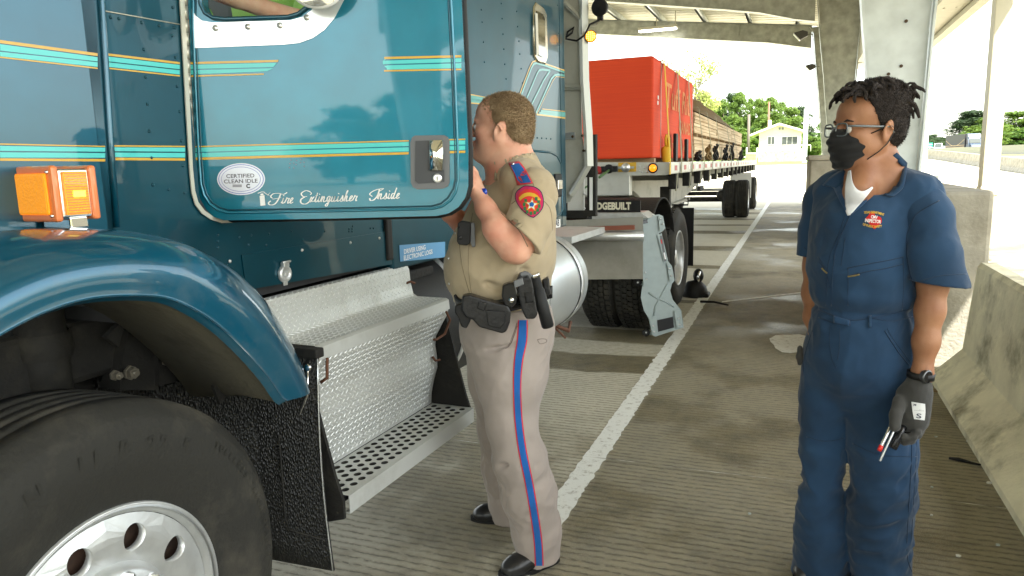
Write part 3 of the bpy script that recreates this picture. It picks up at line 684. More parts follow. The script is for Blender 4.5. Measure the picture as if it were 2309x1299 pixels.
# ---- things in the wheel well
mb = MB(); mb.box((-2.15, -.5, .72), (-2.03, 2.6, .98), .01); mb.box((-3.2, -.5, .72), (-3.08, 9.0, .98), .01); mb.box((-2.15, 2.6, .72), (-2.03, 9.0, .98), .01)
for v in (2.4, 4.0, 5.6, 7.4): mb.box((-3.1, v, .76), (-2.1, v+.12, .94))
mb.tube([(-3.0, 1.0, .5), (-1.7, 1.0, .5)], .06, 12)
chs = tb(mb, 'chassis', M_frame)
mb = MB(); a = T.at(160, 770, -1.9); b = T.at(160, 860, -1.9); cc = T.at(110, 815, -1.9)
mb.cyl((cc.x-.02, cc.y, cc.z-.15), (0,0,1), .062, .3, 24); mb.lathe([(0,.07),(.02,.074),(.05,.074),(.07,.068)], (cc.x-.02, cc.y, cc.z+.01), (0,0,1), 24); tb(mb, 'air_spring', M_frame, chs)
mb = MB()
mb.prism([T.at(x, y, -1.86) for x, y in ((290,748),(330,742),(352,790),(358,880),(270,880),(278,800))], (-.08,0,0)); mb.prism([T.at(x, y, -1.80) for x, y in ((240,760),(275,725),(283,728),(268,782))], (-.02,0,0)); mb.prism([T.at(x, y, -1.84) for x, y in ((355,760),(405,770),(400,860),(360,870))], (-.1,0,0))
tb(mb, 'spring_bracket', M_frame, chs)
for x, y, r in ((257,846,.012), (292,840,.017), (372,815,.01)):
    mb = MB(); p = T.at(x, y, -1.83); mb.lathe([(0,r*1.3),(.006,r*1.3),(.006,r),(.022,r),(.022,1e-4)], p, (1,0,0), 6, False); mb.cyl(p, (1,0,0), r*.5, .032, 10); tb(mb, 'hub_bolt', mat('dull_bolt', (.20,.18,.14), .5, .5), chs)
for k, pts in enumerate((((180,700),(260,720),(330,700),(420,720)), ((300,735),(340,790),(390,800),(430,770)))):
    mb = MB(); mb.tube([T.at(x, y, -1.95) for x, y in pts], .014, 8); tb(mb, 'hose', M_frame, chs)
mb = MB(); mb.box((-3.1, -.3, .95), (-1.9, 1.6, 1.12), .02); tb(mb, 'inner_wing', M_frame, chs)
# rough black inner mat behind the wheel
M_mat = mat('textured_rubber_mat', (.013,.013,.012), .42, bump=1.0, bscale=170, spec=.7)
def flapmat():
    nt = M_mat.node_tree; N = nt.nodes; L = nt.links.new; b = N['Principled BSDF']
    tc = N.new('ShaderNodeTexCoord'); v = N.new('ShaderNodeTexVoronoi'); v.inputs['Scale'].default_value = 120; L(tc.outputs['Object'], v.inputs['Vector'])
    mp = N.new('ShaderNodeMapping'); mp.inputs['Scale'].default_value = (1.3, 1, .7); L(tc.outputs['Object'], mp.inputs[0]); L(mp.outputs[0], v.inputs['Vector'])
    bp = N.new('ShaderNodeBump'); bp.inputs['Strength'].default_value = 1; bp.inputs['Distance'].default_value = .012; L(v.outputs['Distance'], bp.inputs['Height']); L(bp.outputs[0], b.inputs['Normal'])
flapmat()
vf = 1.765
mb = MB(); P = []
for i in range(9):
    t = i/8; z = .965-.72*t; bow = .02*math.sin(t*math.pi)
    P.append([Vector((-1.415+.004*i/8, vf-bow, z)), Vector((-1.6, vf-.012-bow, z-.0)), Vector((-1.8, vf-.02-bow, z)), Vector((-2.0, vf-.02, z))])
mb.grid(P, True); fl = tb(mb, 'mud_flap', M_mat, sol=.008)
mb = MB(); mb.tube([(-1.413, vf-.02*math.sin(t/8*math.pi)-.004, .965-.72*t/8) for t in range(9)], .0022, 6); tb(mb, 'flap_edge', M_alu_w, fl)
mb = MB(); mb.box((-2.0, vf-.02, .955), (-1.405, vf+.02, .985), .004); tb(mb, 'flap_bracket', M_frame, fl)
mb = MB(); mb.use(M_chrome); mb.lathe([(0,.013),(.005,.013),(.008,.008),(.008,1e-4)], (-1.445, vf-.012, .925), (0,-1,0), 14); mb.tube([(-1.445, vf-.015, .92), (-1.448, vf-.02, .84), (-1.50, vf-.02, .74)], .004, 6); tb(mb, 'flap_hook', None, fl)
mb = MB(); mb.tube([(-1.56, vf-.036, .70), (-1.56, vf-.04, .42), (-1.545, vf-.04, .38), (-1.42, vf-.03, .365)], .0035, 6); tb(mb, 'flap_wire', M_frame, fl)
mb = MB(); P = []
for i in range(7):
    t = i/6; P.append([Vector((-1.62-.02*t, 1.70+.02*t, .93-.75*t)), Vector((-1.78, 1.66, .95-.75*t)), Vector((-1.95, 1.56, 1.0-.75*t)), Vector((-2.05, 1.45, 1.05-.75*t))])
mb.grid(P, True); tb(mb, 'inner_flap', M_mat, fl, sol=.006)
# ---- step box
va, vb = 1.83, 2.72
prof = [(-1.70, 1.10), (-1.685, 1.115), (-1.665, 1.11), (-1.655, 1.09), (-1.65, 1.03), (-1.64, .985), (-1.62, .973), (-1.478, .972), (-1.465, .965), (-1.462, .925)]
def along(pts, sh=0):
    P = []
    n = 12
    for i in range(n+1): v = va+(vb-va)*i/n; P.append([Vector((u, v+sh*(1.0-z), z)) for u, z in pts])
    return P
mb = MB(); mb.use(M_tread); mb.grid(along(prof), False)
def lugs(mb, pts, du, skip=.0):
    # raised bars on a surface that runs along v
    seg = [(Vector(pts[i]), Vector(pts[i+1])) for i in range(len(pts)-1)]; tot = sum((b-a).length for a, b in seg)
    r = 0; s = .008
    while s < tot-.006:
        d = s
        for a, b in seg:
            if d <= (b-a).length: break
            d -= (b-a).length
        t = (b-a).normalized(); p = a+t*d; nn = Vector((-t.y, t.x)) ; nn = nn if nn.x*1+nn.y*.6 > 0 else -nn
        T3 = Vector((t.x, 0, t.y)); N3 = Vector((nn.x, 0, nn.y)); V3 = Vector((0,1,0))
        v = va+.012+(.014 if r % 2 else 0)
        while v < vb-.012:
            sg = 1 if (r % 2) else -1
            dirn = (V3*.82+T3*.57*sg).normalized(); per = dirn.cross(N3)
            o = Vector((p.x, v, p.y)); L_, W_ = .0110, .0024
            mb.add([o+dirn*L_, o+per*W_, o-dirn*L_, o-per*W_, o+N3*.0018+dirn*L_*.5, o+N3*.0018-dirn*L_*.5], [(0,1,4),(1,2,5,4),(2,3,5),(3,0,4,5)], False)
            v += .028
        s += .0135; r += 1
mb.use(M_lug); lugs(mb, prof[1:8], 0)
stp = tb(mb, 'step_box', None, sol=0)
face = [(-1.468, .925), (-1.475, .90), (-1.50, .86), (-1.535, .80), (-1.54, .76), (-1.535, .71), (-1.535, .66), (-1.555, .60), (-1.57, .54), (-1.575, .49)]
mb = MB(); mb.use(M_tread); mb.grid(along(face), True); mb.use(M_lug); lugs(mb, face, 0); tb(mb, 'front_cover', None, stp)
mb = MB(); mb.use(M_frame)
for v in (va-.006, vb+.002): mb.prism([(u, v, z) for u, z in ([(-2.0, 1.0)]+[(a-.004, b-.004) for a, b in prof[3:]]+[(a-.004, b) for a, b in face]+[(-2.0, .45)])], (0, .004, 0))
mb.box((-2.0, va, .44), (-1.62, vb, .96)); tb(mb, 'battery_box', None, stp)
# side brackets holding the tread
for v in (va-.03, vb+.012):
    mb = MB(); mb.prism([(-1.49, v, .89), (-1.41, v, .55), (-1.385, v, .47), (-1.385, v, .41), (-1.45, v, .39), (-1.62, v, .40), (-1.62, v, .89)], (0, .012, 0)); tb(mb, 'side_bracket', M_frame, stp)
# perforated tread
mb = MB(); mb.use(M_tread); u0, u1 = -1.575, -1.372; nu, nv = 5, 19; ta, tb_ = va-.015, vb+.01
def fn(a, b, d): return Vector((a, b, .487-d))
for i in range(nu):
    for j in range(nv+1):
        cu, cv = (u1-u0-.03)/nu, (tb_-ta-.02)/nv; off = .5*cv if i % 2 else 0
        a0 = u0+.01+cu*i; b0 = ta+.01+cv*j-off
        lo, hi = max(b0, ta+.01), min(b0+cv, tb_-.01)
        if hi-lo < cv*.99:
            if hi > lo: mb.add([fn(a0, lo, 0), fn(a0+cu, lo, 0), fn(a0+cu, hi, 0), fn(a0, hi, 0)], [(0,1,2,3)])
        else: holecell(mb, fn, a0, a0+cu, b0, b0+cv, .0125, .0145, .009, 16, wm=M_frame)  # hole walls coloured black to deepen the shade inside
for b in ((u0, ta, u0+.01, tb_), (u1-.02, ta, u1, tb_), (u0+.01, ta, u1-.02, ta+.01), (u0+.01, tb_-.01, u1-.02, tb_)): mb.add([fn(b[0], b[1], 0), fn(b[2], b[1], 0), fn(b[2], b[3], 0), fn(b[0], b[3], 0)], [(0,1,2,3)])
mb.box((u1-.001, ta, .425), (u1+.002, tb_, .4865)); mb.box((u0, ta, .43), (u0+.004, tb_, .486)); mb.box((u1-.02, ta, .425), (u1, tb_, .428))
tb(mb, 'tread', None, stp)
mb = MB(); mb.box((u0+.006, ta+.01, .46), (u1-.022, tb_-.01, .474)); tb(mb, 'tread_hole_shade', mat('hole_shade_black', (.008,.008,.008), .9), stp)  # black sheet added under the tread, stands for shade in the holes
for x, y in ((700,805),):
    pass
def clip(pts): mb = MB(); mb.tube(pts, .0055, 6); tb(mb, 'clip', M_rust, stp)
clip([(-1.458, va+.035, .925), (-1.45, va+.02, .90), (-1.46, va+.03, .86), (-1.48, va+.02, .845)])
clip([(-1.458, vb-.04, .92), (-1.452, vb-.02, .88), (-1.475, vb-.03, .82), (-1.49, vb-.08, .805), (-1.49, vb-.10, .81)])
clip([(-1.53, vb-.05, .72), (-1.52, vb-.04, .70), (-1.51, vb-.02, .70)]); clip([(-1.66, vb-.04, 1.03), (-1.64, vb-.02, 1.04), (-1.63, vb, 1.03)])
mb = MB(); P = []
mb.tube([(-1.70, va+.0, 1.10), (-1.72, va-.1, 1.05)], .02, 8)
# black edge lip above the box
mb = MB(); mb.box((-2.02, va-.03, 1.02), (-1.70, vb+.3, 1.07), .01); tb(mb, 'catwalk', M_frame, stp)
# ---- black cylinder tank and aluminium fuel tank
mb = MB(); mb.use(M_black); mb.lathe([(0, 1e-4), (.005, .29), (.02, .345), (.05, .375), (.09, .385), (1.20, .385), (1.24, .37), (1.25, 1e-4)], (-1.99, 2.32, .77), (0,1,0), 64)
bt = tb(mb, 'black_tank', None)
mb = MB(); mb.lathe([(.80,.386),(.80,.391),(.84,.391),(.84,.386)], (-1.99, 2.32, .77), (0,1,0), 64); tb(mb, 'strap', M_alu, bt)
M_tank = mat('fuel_tank_aluminium', (.62,.65,.65), .36, .7, dirt=(.5,.5,.46), dscale=3, damt=.3)
mb = MB(); mb.use(M_tank); tc_ = (-1.735, 3.64, .76)
mb.lathe([(0, 1e-4), (.01, .27), (.03, .30), (.06, .315), (.95, .315), (.985, .305), (1.01, .27), (1.02, 1e-4)], tc_, (0,1,0), 72); ft = tb(mb, 'fuel_tank', None)
for q in (.15, .80):
    mb = MB(); mb.use(M_alu); mb.lathe([(q,.316),(q,.323),(q+.05,.323),(q+.05,.316)], tc_, (0,1,0), 72); mb.use(M_blackg); mb.lathe([(q-.012,.316),(q-.012,.320),(q,.320),(q,.316)], tc_, (0,1,0), 72); mb.lathe([(q+.05,.316),(q+.05,.320),(q+.062,.320),(q+.062,.316)], tc_, (0,1,0), 72); tb(mb, 'strap', None, ft)
mb = MB(); c = Vector((-1.60, 4.2, 1.04)); mb.cyl(c, (.35,0,.94), .055, .03, 20, .006); mb.cyl(c+Vector((.012,0,.03)), (.35,0,.94), .035, .02, 12, .004); mb.tube([c+Vector((.01,-.05,.05)), c+Vector((.01,.05,.05))], .009, 6); tb(mb, 'filler_cap', M_alu, ft)
mb = MB(); mb.tube([(-1.62, 4.40, .50), (-1.52, 4.47, .44), (-1.55, 4.6, .47)], .014, 6); mb.tube([(-1.62, 4.4, .5), (-1.5, 4.35, .42)], .008, 6); tb(mb, 'tank_bracket', M_rust, ft)
# ---- rack behind the sleeper
M_rack = mat('white_painted_rack', (.42,.42,.37), .5, dirt=(.25,.22,.15), dscale=6, damt=.4)
vr = 5.1
def rp(x, y): return T.aty(x, y, vr)
mb = MB(); mb.prism([rp(x, y) for x, y in ((1240,-220),(1306,-220),(1306,30),(1312,300),(1322,385),(1285,455),(1240,470))], (0,.01,0)); rk = tb(mb, 'cab_rack', M_rack)
mb = MB()
for pts in (((1316,-220),(1316,60),(1318,180),(1326,300),(1328,375)),): mb.tube([T.aty(x, y, vr-.03) for x, y in pts], .034, 4, smooth=False)
mb.tube([T.aty(x, y, vr-.03) for x, y in ((1328,372),(1288,440))], .024, 4, smooth=False); mb.tube([T.aty(x, y, vr-.03) for x, y in ((1272,5),(1312,45))], .016, 4, smooth=False)
mb.tube([T.aty(x, y, vr-.02) for x, y in ((1270,197),(1312,197))], .02, 4, smooth=False); tb(mb, 'rack_post', mat('aluminium_rack_post', (.42,.43,.39), .45, .4), rk)
mb = MB(); c = T.aty(1285, 308, vr); mb.box((c.x-.03, c.y-.006, c.z-.02), (c.x+.04, c.y, c.z+.03)); tb(mb, 'rack_bracket', M_alu, rk)
for x, y in ((1291,308),(1313,306),(1316,340)): mb = MB(); mb.sphere(T.aty(x, y, vr-.045 if x > 1300 else vr-.01), .010, 6); tb(mb, 'bolt', mat('bolt_rust', (.08,.05,.03), .6, .6), rk)
# lower black framed box
mb = MB()
def fbox(a, b, y0, y1, d, ex=.12): mb.prism([T.aty(x, y, vr+.02-d) for x, y in ((a,y0),(b,y0),(b,y1),(a,y1))], (0,ex,0))
fbox(1324, 1343, 303, 488, .0, .05); fbox(1285, 1324, 382, 400, 0, .03); fbox(1268, 1324, 475, 492, 0, .04); tb(mb, 'tool_rack_frame', M_frame, rk)
mb = MB(); fbox(1280, 1316, 399, 475, -.03, .03); tb(mb, 'tool_box', mat('white_box_panel', (.62,.62,.58), .5, var=.05), rk)
mb = MB(); fbox(1329, 1336, 400, 474, .004, .01); tb(mb, 'marker_strip', M_white, rk)
for y in (395, 437, 470): mb = MB(); mb.sphere(T.aty(1318, y, vr+.015), .008, 6); tb(mb, 'bolt', M_alu, rk)
# work lamp with cable and amber marker
c = T.aty(1353, 17, vr-.05); mb = MB(); mb.lathe([(-.05,.02),(-.04,.045),(0,.058),(.012,.06),(.016,.052),(.02,1e-4)], c, (-.2,-1,-.1), 28); mb.box((c.x-.02, c.y-.01, c.z-.085), (c.x+.02, c.y+.02, c.z-.05), .004); wl = tb(mb, 'work_lamp', M_black, rk)
mb = MB(); mb.tube([c+Vector((0,0,-.08)), T.aty(1330, 55, vr-.06), T.aty(1318, 80, vr-.07), T.aty(1300, 92, vr-.07), T.aty(1276, 88, vr-.06), T.aty(1280, 72, vr-.05), T.aty(1294, 62, vr-.05), T.aty(1290, 74, vr-.06), T.aty(1276, 84, vr-.06)], .007, 6); tb(mb, 'cable', M_black, wl)
mb = MB(); mb.tube([c+Vector((0,0,-.08)), T.aty(1345, 55, vr-.02), T.aty(1318, 62, vr-.02)], .01, 4, smooth=False); tb(mb, 'lamp_bracket', M_rack, wl)
c = T.aty(1332, 82, vr-.05); mb = MB(); mb.use(M_black); mb.lathe([(-.02,.035),(0,.042),(.002,.038)], c, (.15,-1,0), 28); mk = tb(mb, 'marker_light', None, rk)
mb = MB(); mb.lathe([(0,.038),(.006,.036),(.010,1e-4)], c, (.15,-1,0), 28); tb(mb, 'lens', mat('amber_marker', (.9,.28,.01), .2, coat=1, emit=.25), mk)
mb = MB()
for i in range(-2, 3):
    for j in range(-2, 3):
        if i*i+j*j < 6: mb.sphere(c+Vector((i*.013+.001, -.011, j*.013)), .0045, 4)
tb(mb, 'led_dots', mat('led_glow', (1,.6,.1), .3, emit=1.), mk)
# ---- rear half of the tractor
wheel(tr, -1.41, 6.72, drive=True, detail=False); wheel(tr, -1.41, 7.80, drive=True, detail=False)
wheel(tr, -1.72, 6.72, drive=True, detail=False); wheel(tr, -1.72, 7.80, drive=True, detail=False)
wheel(tr, -3.55, 6.72, drive=True, detail=False); wheel(tr, -3.55, 7.80, drive=True, detail=False); wheel(tr, -3.55, .995)
mb = MB(); mb.tube([(-3.6, 6.55, .5), (-1.5, 6.55, .5)], .09, 10); mb.tube([(-3.6, 7.9, .5), (-1.5, 7.9, .5)], .09, 10); mb.sphere((-2.6, 6.55, .5), .25, 8); mb.sphere((-2.6, 7.9, .5), .25, 8); tb(mb, 'axle', M_frame, chs)
M_qf = mat('stainless_quarter_fender', (.50,.49,.44), .33, .75, dirt=(.22,.20,.15), dscale=3, damt=.5)
# metal guard in front of the drive wheels
vg = 6.02
def gp(x, y, v=vg): return T.aty(x, y, v)
mb = MB(); P = [[gp(x, y), gp(x2, y2)] for x, y, x2, y2 in ((1215,500,1450,489),(1215,548,1450,541),(1215,631,1450,629))]
mb.grid(P, False)
qf = tb(mb, 'quarter_fender', M_qf, sol=.01)
mb = MB(); P = [[gp(x, y, v) for x in (1215, 1330, 1452)] for y, v in ((543,5.96),(535,5.93),(527,5.94),(522,6.0))]
mb.grid(P, True); tb(mb, 'guard_step', M_alu, qf, sol=.004)
mb = MB(); mb.prism([gp(x, y, 5.99) for x, y in ((1290,512),(1430,508),(1430,518),(1290,522))], (0,.02,0)); tb(mb, 'red_strip', mat('rusty_red_strip', (.22,.07,.04), .7), qf)
mb = MB(); mb.prism([gp(x, y, 6.08) for x, y in ((1343,450),(1444,452),(1444,479),(1343,479))], (0,.015,0)); pb = tb(mb, 'name_flap', M_black, qf)
a, b = gp(1346, 465, 6.07), gp(1423, 466, 6.07); cpt = (a+b)/2; mb = MB(); v, f = text_mesh('DGEBUILT', .10, Matrix.Translation(cpt+Vector((0,-.002,0))) @ Matrix(((1,0,0),(0,0,-1),(0,1,0))).to_4x4(), bold=.005, spacing=1.0)
xs_ = [q.x for q in v]; sc_ = (b.x-a.x)/(max(xs_)-min(xs_)); v = [Vector((cpt.x+(q.x-(max(xs_)+min(xs_))/2)*sc_, q.y, cpt.z+(q.z-cpt.z)*.82)) for q in v]; mb.add(v, f, False); tb(mb, 'lettering', mat('cream_letters', (.60,.57,.44), .6), pb, fix=False)
mb = MB(); mb.prism([gp(x, y, 6.05) for x, y in ((1335,480),(1445,480),(1462,492),(1335,494))], (0,.3,0)); tb(mb, 'guard_cap', M_alu, qf)
# half-round black wing over the wheels
mb = MB(); P = []
for i in range(25):
    a = math.pi*(1.02-1.04*i/24); P.append([Vector((u, 6.86+.62*math.cos(a)*(1 if i else 1), .62+.58*math.sin(a))) for u in (-1.38, -1.4, -1.7, -2.0)])
mb.grid(P, True); tb(mb, 'wheel_wing', M_frame, qf, sol=.01)
mb = MB(); mb.box((-3.2, 8.9, .55), (-2.0, 8.95, .95)); mb.box((-3.3, 6.6, 1.02), (-1.95, 8.0, 1.16), .03); tb(mb, 'fifth_wheel', M_frame, chs)
mb = MB(); p0 = T.at(1554, 525, -1.42); mb.box((-1.85, 8.62, .32), (-1.38, 8.635, 1.0)); tb(mb, 'rear_flap', M_black, chs)
mb = MB(); mb.box((-3.3, 5.1, .95), (-1.7, 6.2, 1.0)); tb(mb, 'deck_plate', M_tread, chs)
# ---- open driver door
ca = RC.T @ np.array([1, 0, 0]); DA = math.atan2(ca[0], ca[1]); D0 = W(436, 300, 2.1)
D = Frame(DA+R_(.3), 0, 0); du = (D.i @ D0).x; DI = T.i @ D.m
def DP(x, y, o=0.): return DI @ (D.at(x, y, du) + Vector((o, 0, 0)))
NV = (DI.to_3x3() @ Vector((1, 0, 0))).normalized()
def bar(b, *a, **k): return tb(b, *a, **k)
outl = [(424,-420),(418,-100),(427,60),(433,200),(440,330),(445,425),(452,450),(465,473),(482,489),(505,497),(750,493),(985,487),(1012,481),(1034,467),(1049,446),(1056,420),(1056,340),(1049,180),(1041,0),(1034,-420)]
notch = [(735,-420),(712,-40),(703,-8),(692,14),(672,30),(650,36),(510,42),(480,38),(462,27),(454,8),(452,-20),(452,-420)]
mb = MB(); mb.prism([DP(x, y, -.05) for x, y in outl+notch], NV*.05)
mb.prism([DP(x, y, -.05) for x, y in ((424,-420),(1034,-420),(1026,-470),(432,-470))], NV*.05)
# raised rim following the edge
def inset(k): return [(433+k,-400),(436+k,60),(441+k,200),(447+k,330),(453+k,415),(460+k,440-k*.4),(474+k*.8,461-k*.7),(493+k*.5,474-k),(515,480-k),(750,476-k),(975-k*.2,471-k),(998-k*.6,465-k),(1016-k,452-k),(1028-k,432-k),(1033-k,405),(1032-k,340),(1026-k,180),(1017-k,0),(1010-k,-400)]
mb.tube([DP(x, y, .0005) for x, y in inset(0)], .0042, 6, up=NV); 
door = tb(mb, 'door', M_teal)
mb = MB(); mb.tube([DP(x, y, -.0005) for x, y in inset(6)], .0030, 6, up=NV); tb(mb, 'door_groove', M_teal_shade, door)
mb = MB(); 
eo = [(x+ (9 if x > 1000 else 0), y+(3 if y > 440 else 0)) for x, y in outl]; mb.tube([DP(x, y, -.062) for x, y in outl[5:]], .011, 8); tb(mb, 'door_seal', M_black, door)
# hinge
mb = MB(); hx = [(414,-420),(417,0),(423,120),(430,260),(436,380),(438,432)]
for i in range(-14, 15):
    y0, y1 = i*30+15, i*30+44
    if y1 > 436: break
    X = lambda y: np.interp(y, [q[1] for q in hx], [q[0] for q in hx])
    mb.tube([DP(X(y0), y0, .006), DP(X(y1), y1, .006)], .0085, 10)
tb(mb, 'hinge', M_hingem, door)
# trim plate, window surround
mb = MB(); tp = [(433,20),(442,36),(456,47),(480,51),(520,50),(655,46),(685,38),(704,22),(714,0),(722,-40),(800,-60),(786,-20),(771,10),(754,42),(732,68),(706,86),(676,97),(640,101),(436,109)]
mb.prism([DP(x, y, .001) for x, y in tp], NV*.002)
for x, y in ((487,64),(560,61),(632,58),(692,40)): mb.lathe([(0,.009),(.004,.008),(.006,1e-4)], DP(x, y, .003), NV, 14)
tb(mb, 'window_trim', M_alu_w, door)
mb = MB(); mb.tube([DP(x, y, .004) for x, y in ((451,-420),(451,-20),(454,10),(464,30),(482,41),(510,44),(650,39),(674,32),(694,16),(705,-8),(714,-40),(735,-420))], .0065, 8); wf = tb(mb, 'window_frame', M_hood, door)
mb = MB(); mb.prism([DP(x, y, -.022) for x, y in ((446,-425),(740,-425),(712,-20),(690,25),(640,42),(480,42),(450,20))], NV*.004); tb(mb, 'window_glass', M_glass, door)
# mirror at the top of the frame
mb = MB(); c = DP(728, -42, .06); mb.use(M_white); mb.lathe([(-.03,.05),(-.015,.078),(0,.086),(.008,.088),(.012,.082)], c, NV, 40); mi = tb(mb, 'mirror', None, door)
mb = MB(); mb.use(mat('mirror_glass', (.5,.52,.5), .03, 1.)); mb.lathe([(.010,.082),(.018,.05),(.020,1e-4)], c, NV, 32); tb(mb, 'mirror_glass', None, mi)
# stripes on the door
mb = MB()
def z2(x, y): return (400+x*K, y*K)
def dband(x0, a, b, x1, c, d, m, cut=0):
    mb.use(m); A, B, C, E_ = z2(x0, a), z2(x1, c), z2(x1-cut, d), z2(x0, b); mb.add([DP(*A, .0015), DP(*B, .0015), DP(*C, .0015), DP(*E_, .0015)], [(0,1,2,3)], False)
for a, b, c, d, m in ((823,830,790,797,M_ylw),(833,857,800,823,M_turq),(863,887,830,853,M_turq),(888,902,857,870,M_ylw)):
    dband(103, a, b, 1304, c, d, m); s_ = (c-a)/1200; dband(1530, c+s_*228, d+s_*228, 1622, c+s_*320, d+s_*320, m)
dband(70,350,362,570,338,350,M_ylw,3); dband(72,366,390,562,354,378,M_turq,20); dband(74,396,420,541,385,402,M_turq,35); dband(75,425,434,488,414,422,M_ylw)
dband(1166,321,334,1600,311,324,M_ylw); dband(1158,343,362,1600,328,350,M_turq); dband(1180,369,393,1600,357,384,M_turq); dband(1165,395,404,1600,387,396,M_ylw)
for pts in (((1166,334),(1175,334),(1158,350)), ((1158,352),(1172,362),(1160,364)), ((1165,372),(1184,371),(1184,388))): mb.use(M_turq); mb.add([DP(*z2(*p), .0018) for p in pts], [(0,1,2)], False)
tb(mb, 'pinstripe', None, door, fix=False)
# handle set in its pocket
mb = MB(); hp = [(930,310),(936,306),(1002,305),(1010,309),(1014,318),(1014,412),(1010,420),(1000,425),(942,427),(932,422),(927,412),(926,322)]
mb.prism([DP(x, y, .0) for x, y in hp], NV*.007); hd = tb(mb, 'handle', M_grey, door)
mb = MB(); mb.prism([DP(x, y, .0075) for x, y in ((938,318),(1000,316),(1003,410),(944,414),(937,408))], NV*.002); tb(mb, 'recess', mat('dark_recess', (.05,.053,.058), .5), hd)
mb = MB(); P = [[DP(x, y, o) for y in (317, 350, 384)] for x, o in ((967,.010),(972,.019),(985,.022),(998,.020),(1002,.012))]; mb.grid(P, True); tb(mb, 'handle_paddle', mat('polished_paddle', (.9,.9,.88), .05, 1.), hd, sol=.002)
mb = MB(); mb.lathe([(0,.0135),(.004,.013),(.005,.009),(.0045,1e-4)], DP(987, 402, .009), NV, 24); lk = tb(mb, 'lock', M_alu_w, hd)
mb = MB(); mb.box((-.0012,-.006,0),(.0012,.006,.002), 0, Matrix.Translation(DP(987,402,.0135)) @ Matrix((NV.cross(Vector((0,0,1))), Vector((0,0,1)), NV)).transposed().to_4x4()); tb(mb, 'keyhole', M_ink, lk)
# lettering and stickers
DX = (DI.to_3x3() @ Vector((0,1,0))).normalized(); DM = Matrix((DX, Vector((0,0,1)), NV)).transposed().to_4x4()
def dtext(mb, txt, px, py, size, wpx=None, off=.0022, shear=0, bold=0, spacing=1, tilt=0):
    c = DP(px, py, off); v, f = text_mesh(txt, size, Matrix.Identity(4), shear=shear, bold=bold, spacing=spacing)
    if wpx: xs = [q.x for q in v]; s = wpx*2.1/FPX/(max(xs)-min(xs)); cxm = (max(xs)+min(xs))/2; v = [Vector(((q.x-cxm)*s, q.y, q.z)) for q in v]
    mb.add([(Matrix.Translation(c) @ DM @ Matrix.Rotation(tilt, 4, 'Z')) @ q for q in v], f, False)
mb = MB(); mb.use(mat('silver_sticker', (.66,.70,.78), .3, .3))
def ell(cx, cy, a, b, off, n=40, th=.0004): mb.prism([DP(cx+a*math.cos(2*math.pi*k/n), cy+b*math.sin(2*math.pi*k/n), off) for k in range(n)], NV*th)
ell(544, 404, 54, 36, .0010); mb.use(mat('sticker_line', (.10,.14,.45), .4)); ell(544, 404, 51, 33.5, .0015); mb.use(MATS['silver_sticker']); ell(544, 404, 49.5, 32, .0020); mb.use(MATS['sticker_line']); ell(544, 404, 44.5, 28, .0025); mb.use(MATS['silver_sticker']); ell(544, 404, 43.5, 27, .0030)
mb.use(M_ink); dtext(mb, 'CERTIFIED', 543, 397, .0155, 64, .0038, bold=.0002); dtext(mb, 'CLEAN IDLE', 544, 409, .0155, 77, .0038, bold=.0002)
for k in range(9): q = [(526+k*2.3, 416), (527.3+k*2.3, 416), (527.3+k*2.3, 422), (526+k*2.3, 422)]; mb.add([DP(x, y, .0038) for x, y in q], [(0,1,2,3)], False)
dtext(mb, 'C', 560.5, 420, .016, 9, .0038, bold=.001); tb(mb, 'clean_idle_sticker', None, door, fix=False)
# flowing white lettering: italic capitals with swashes
mb = MB(); mb.use(M_white)
def strokes(pts, w, n=6):
    # calligraphic stroke through pixel points
    c = [Vector((*p, 0)) for p in pts]; P = []
    for i in range(len(c)-1):
        for k in range(n+(i == len(c)-2)):
            t = k/n; P.append(cr(c[max(i-1,0)], c[i], c[i+1], c[min(i+2, len(c)-1)], t))
    G = []
    for i, p in enumerate(P):
        t = P[min(i+1, len(P)-1)]-P[max(i-1, 0)]; ww = w*(.35+.65*abs(t.y)/(t.length+1e-6)); nn = Vector((-t.y, t.x, 0)).normalized()*ww/2; G.append([DP((p+nn).x, (p+nn).y, .0022), DP((p-nn).x, (p-nn).y, .0022)])
    mb.grid(G, False)
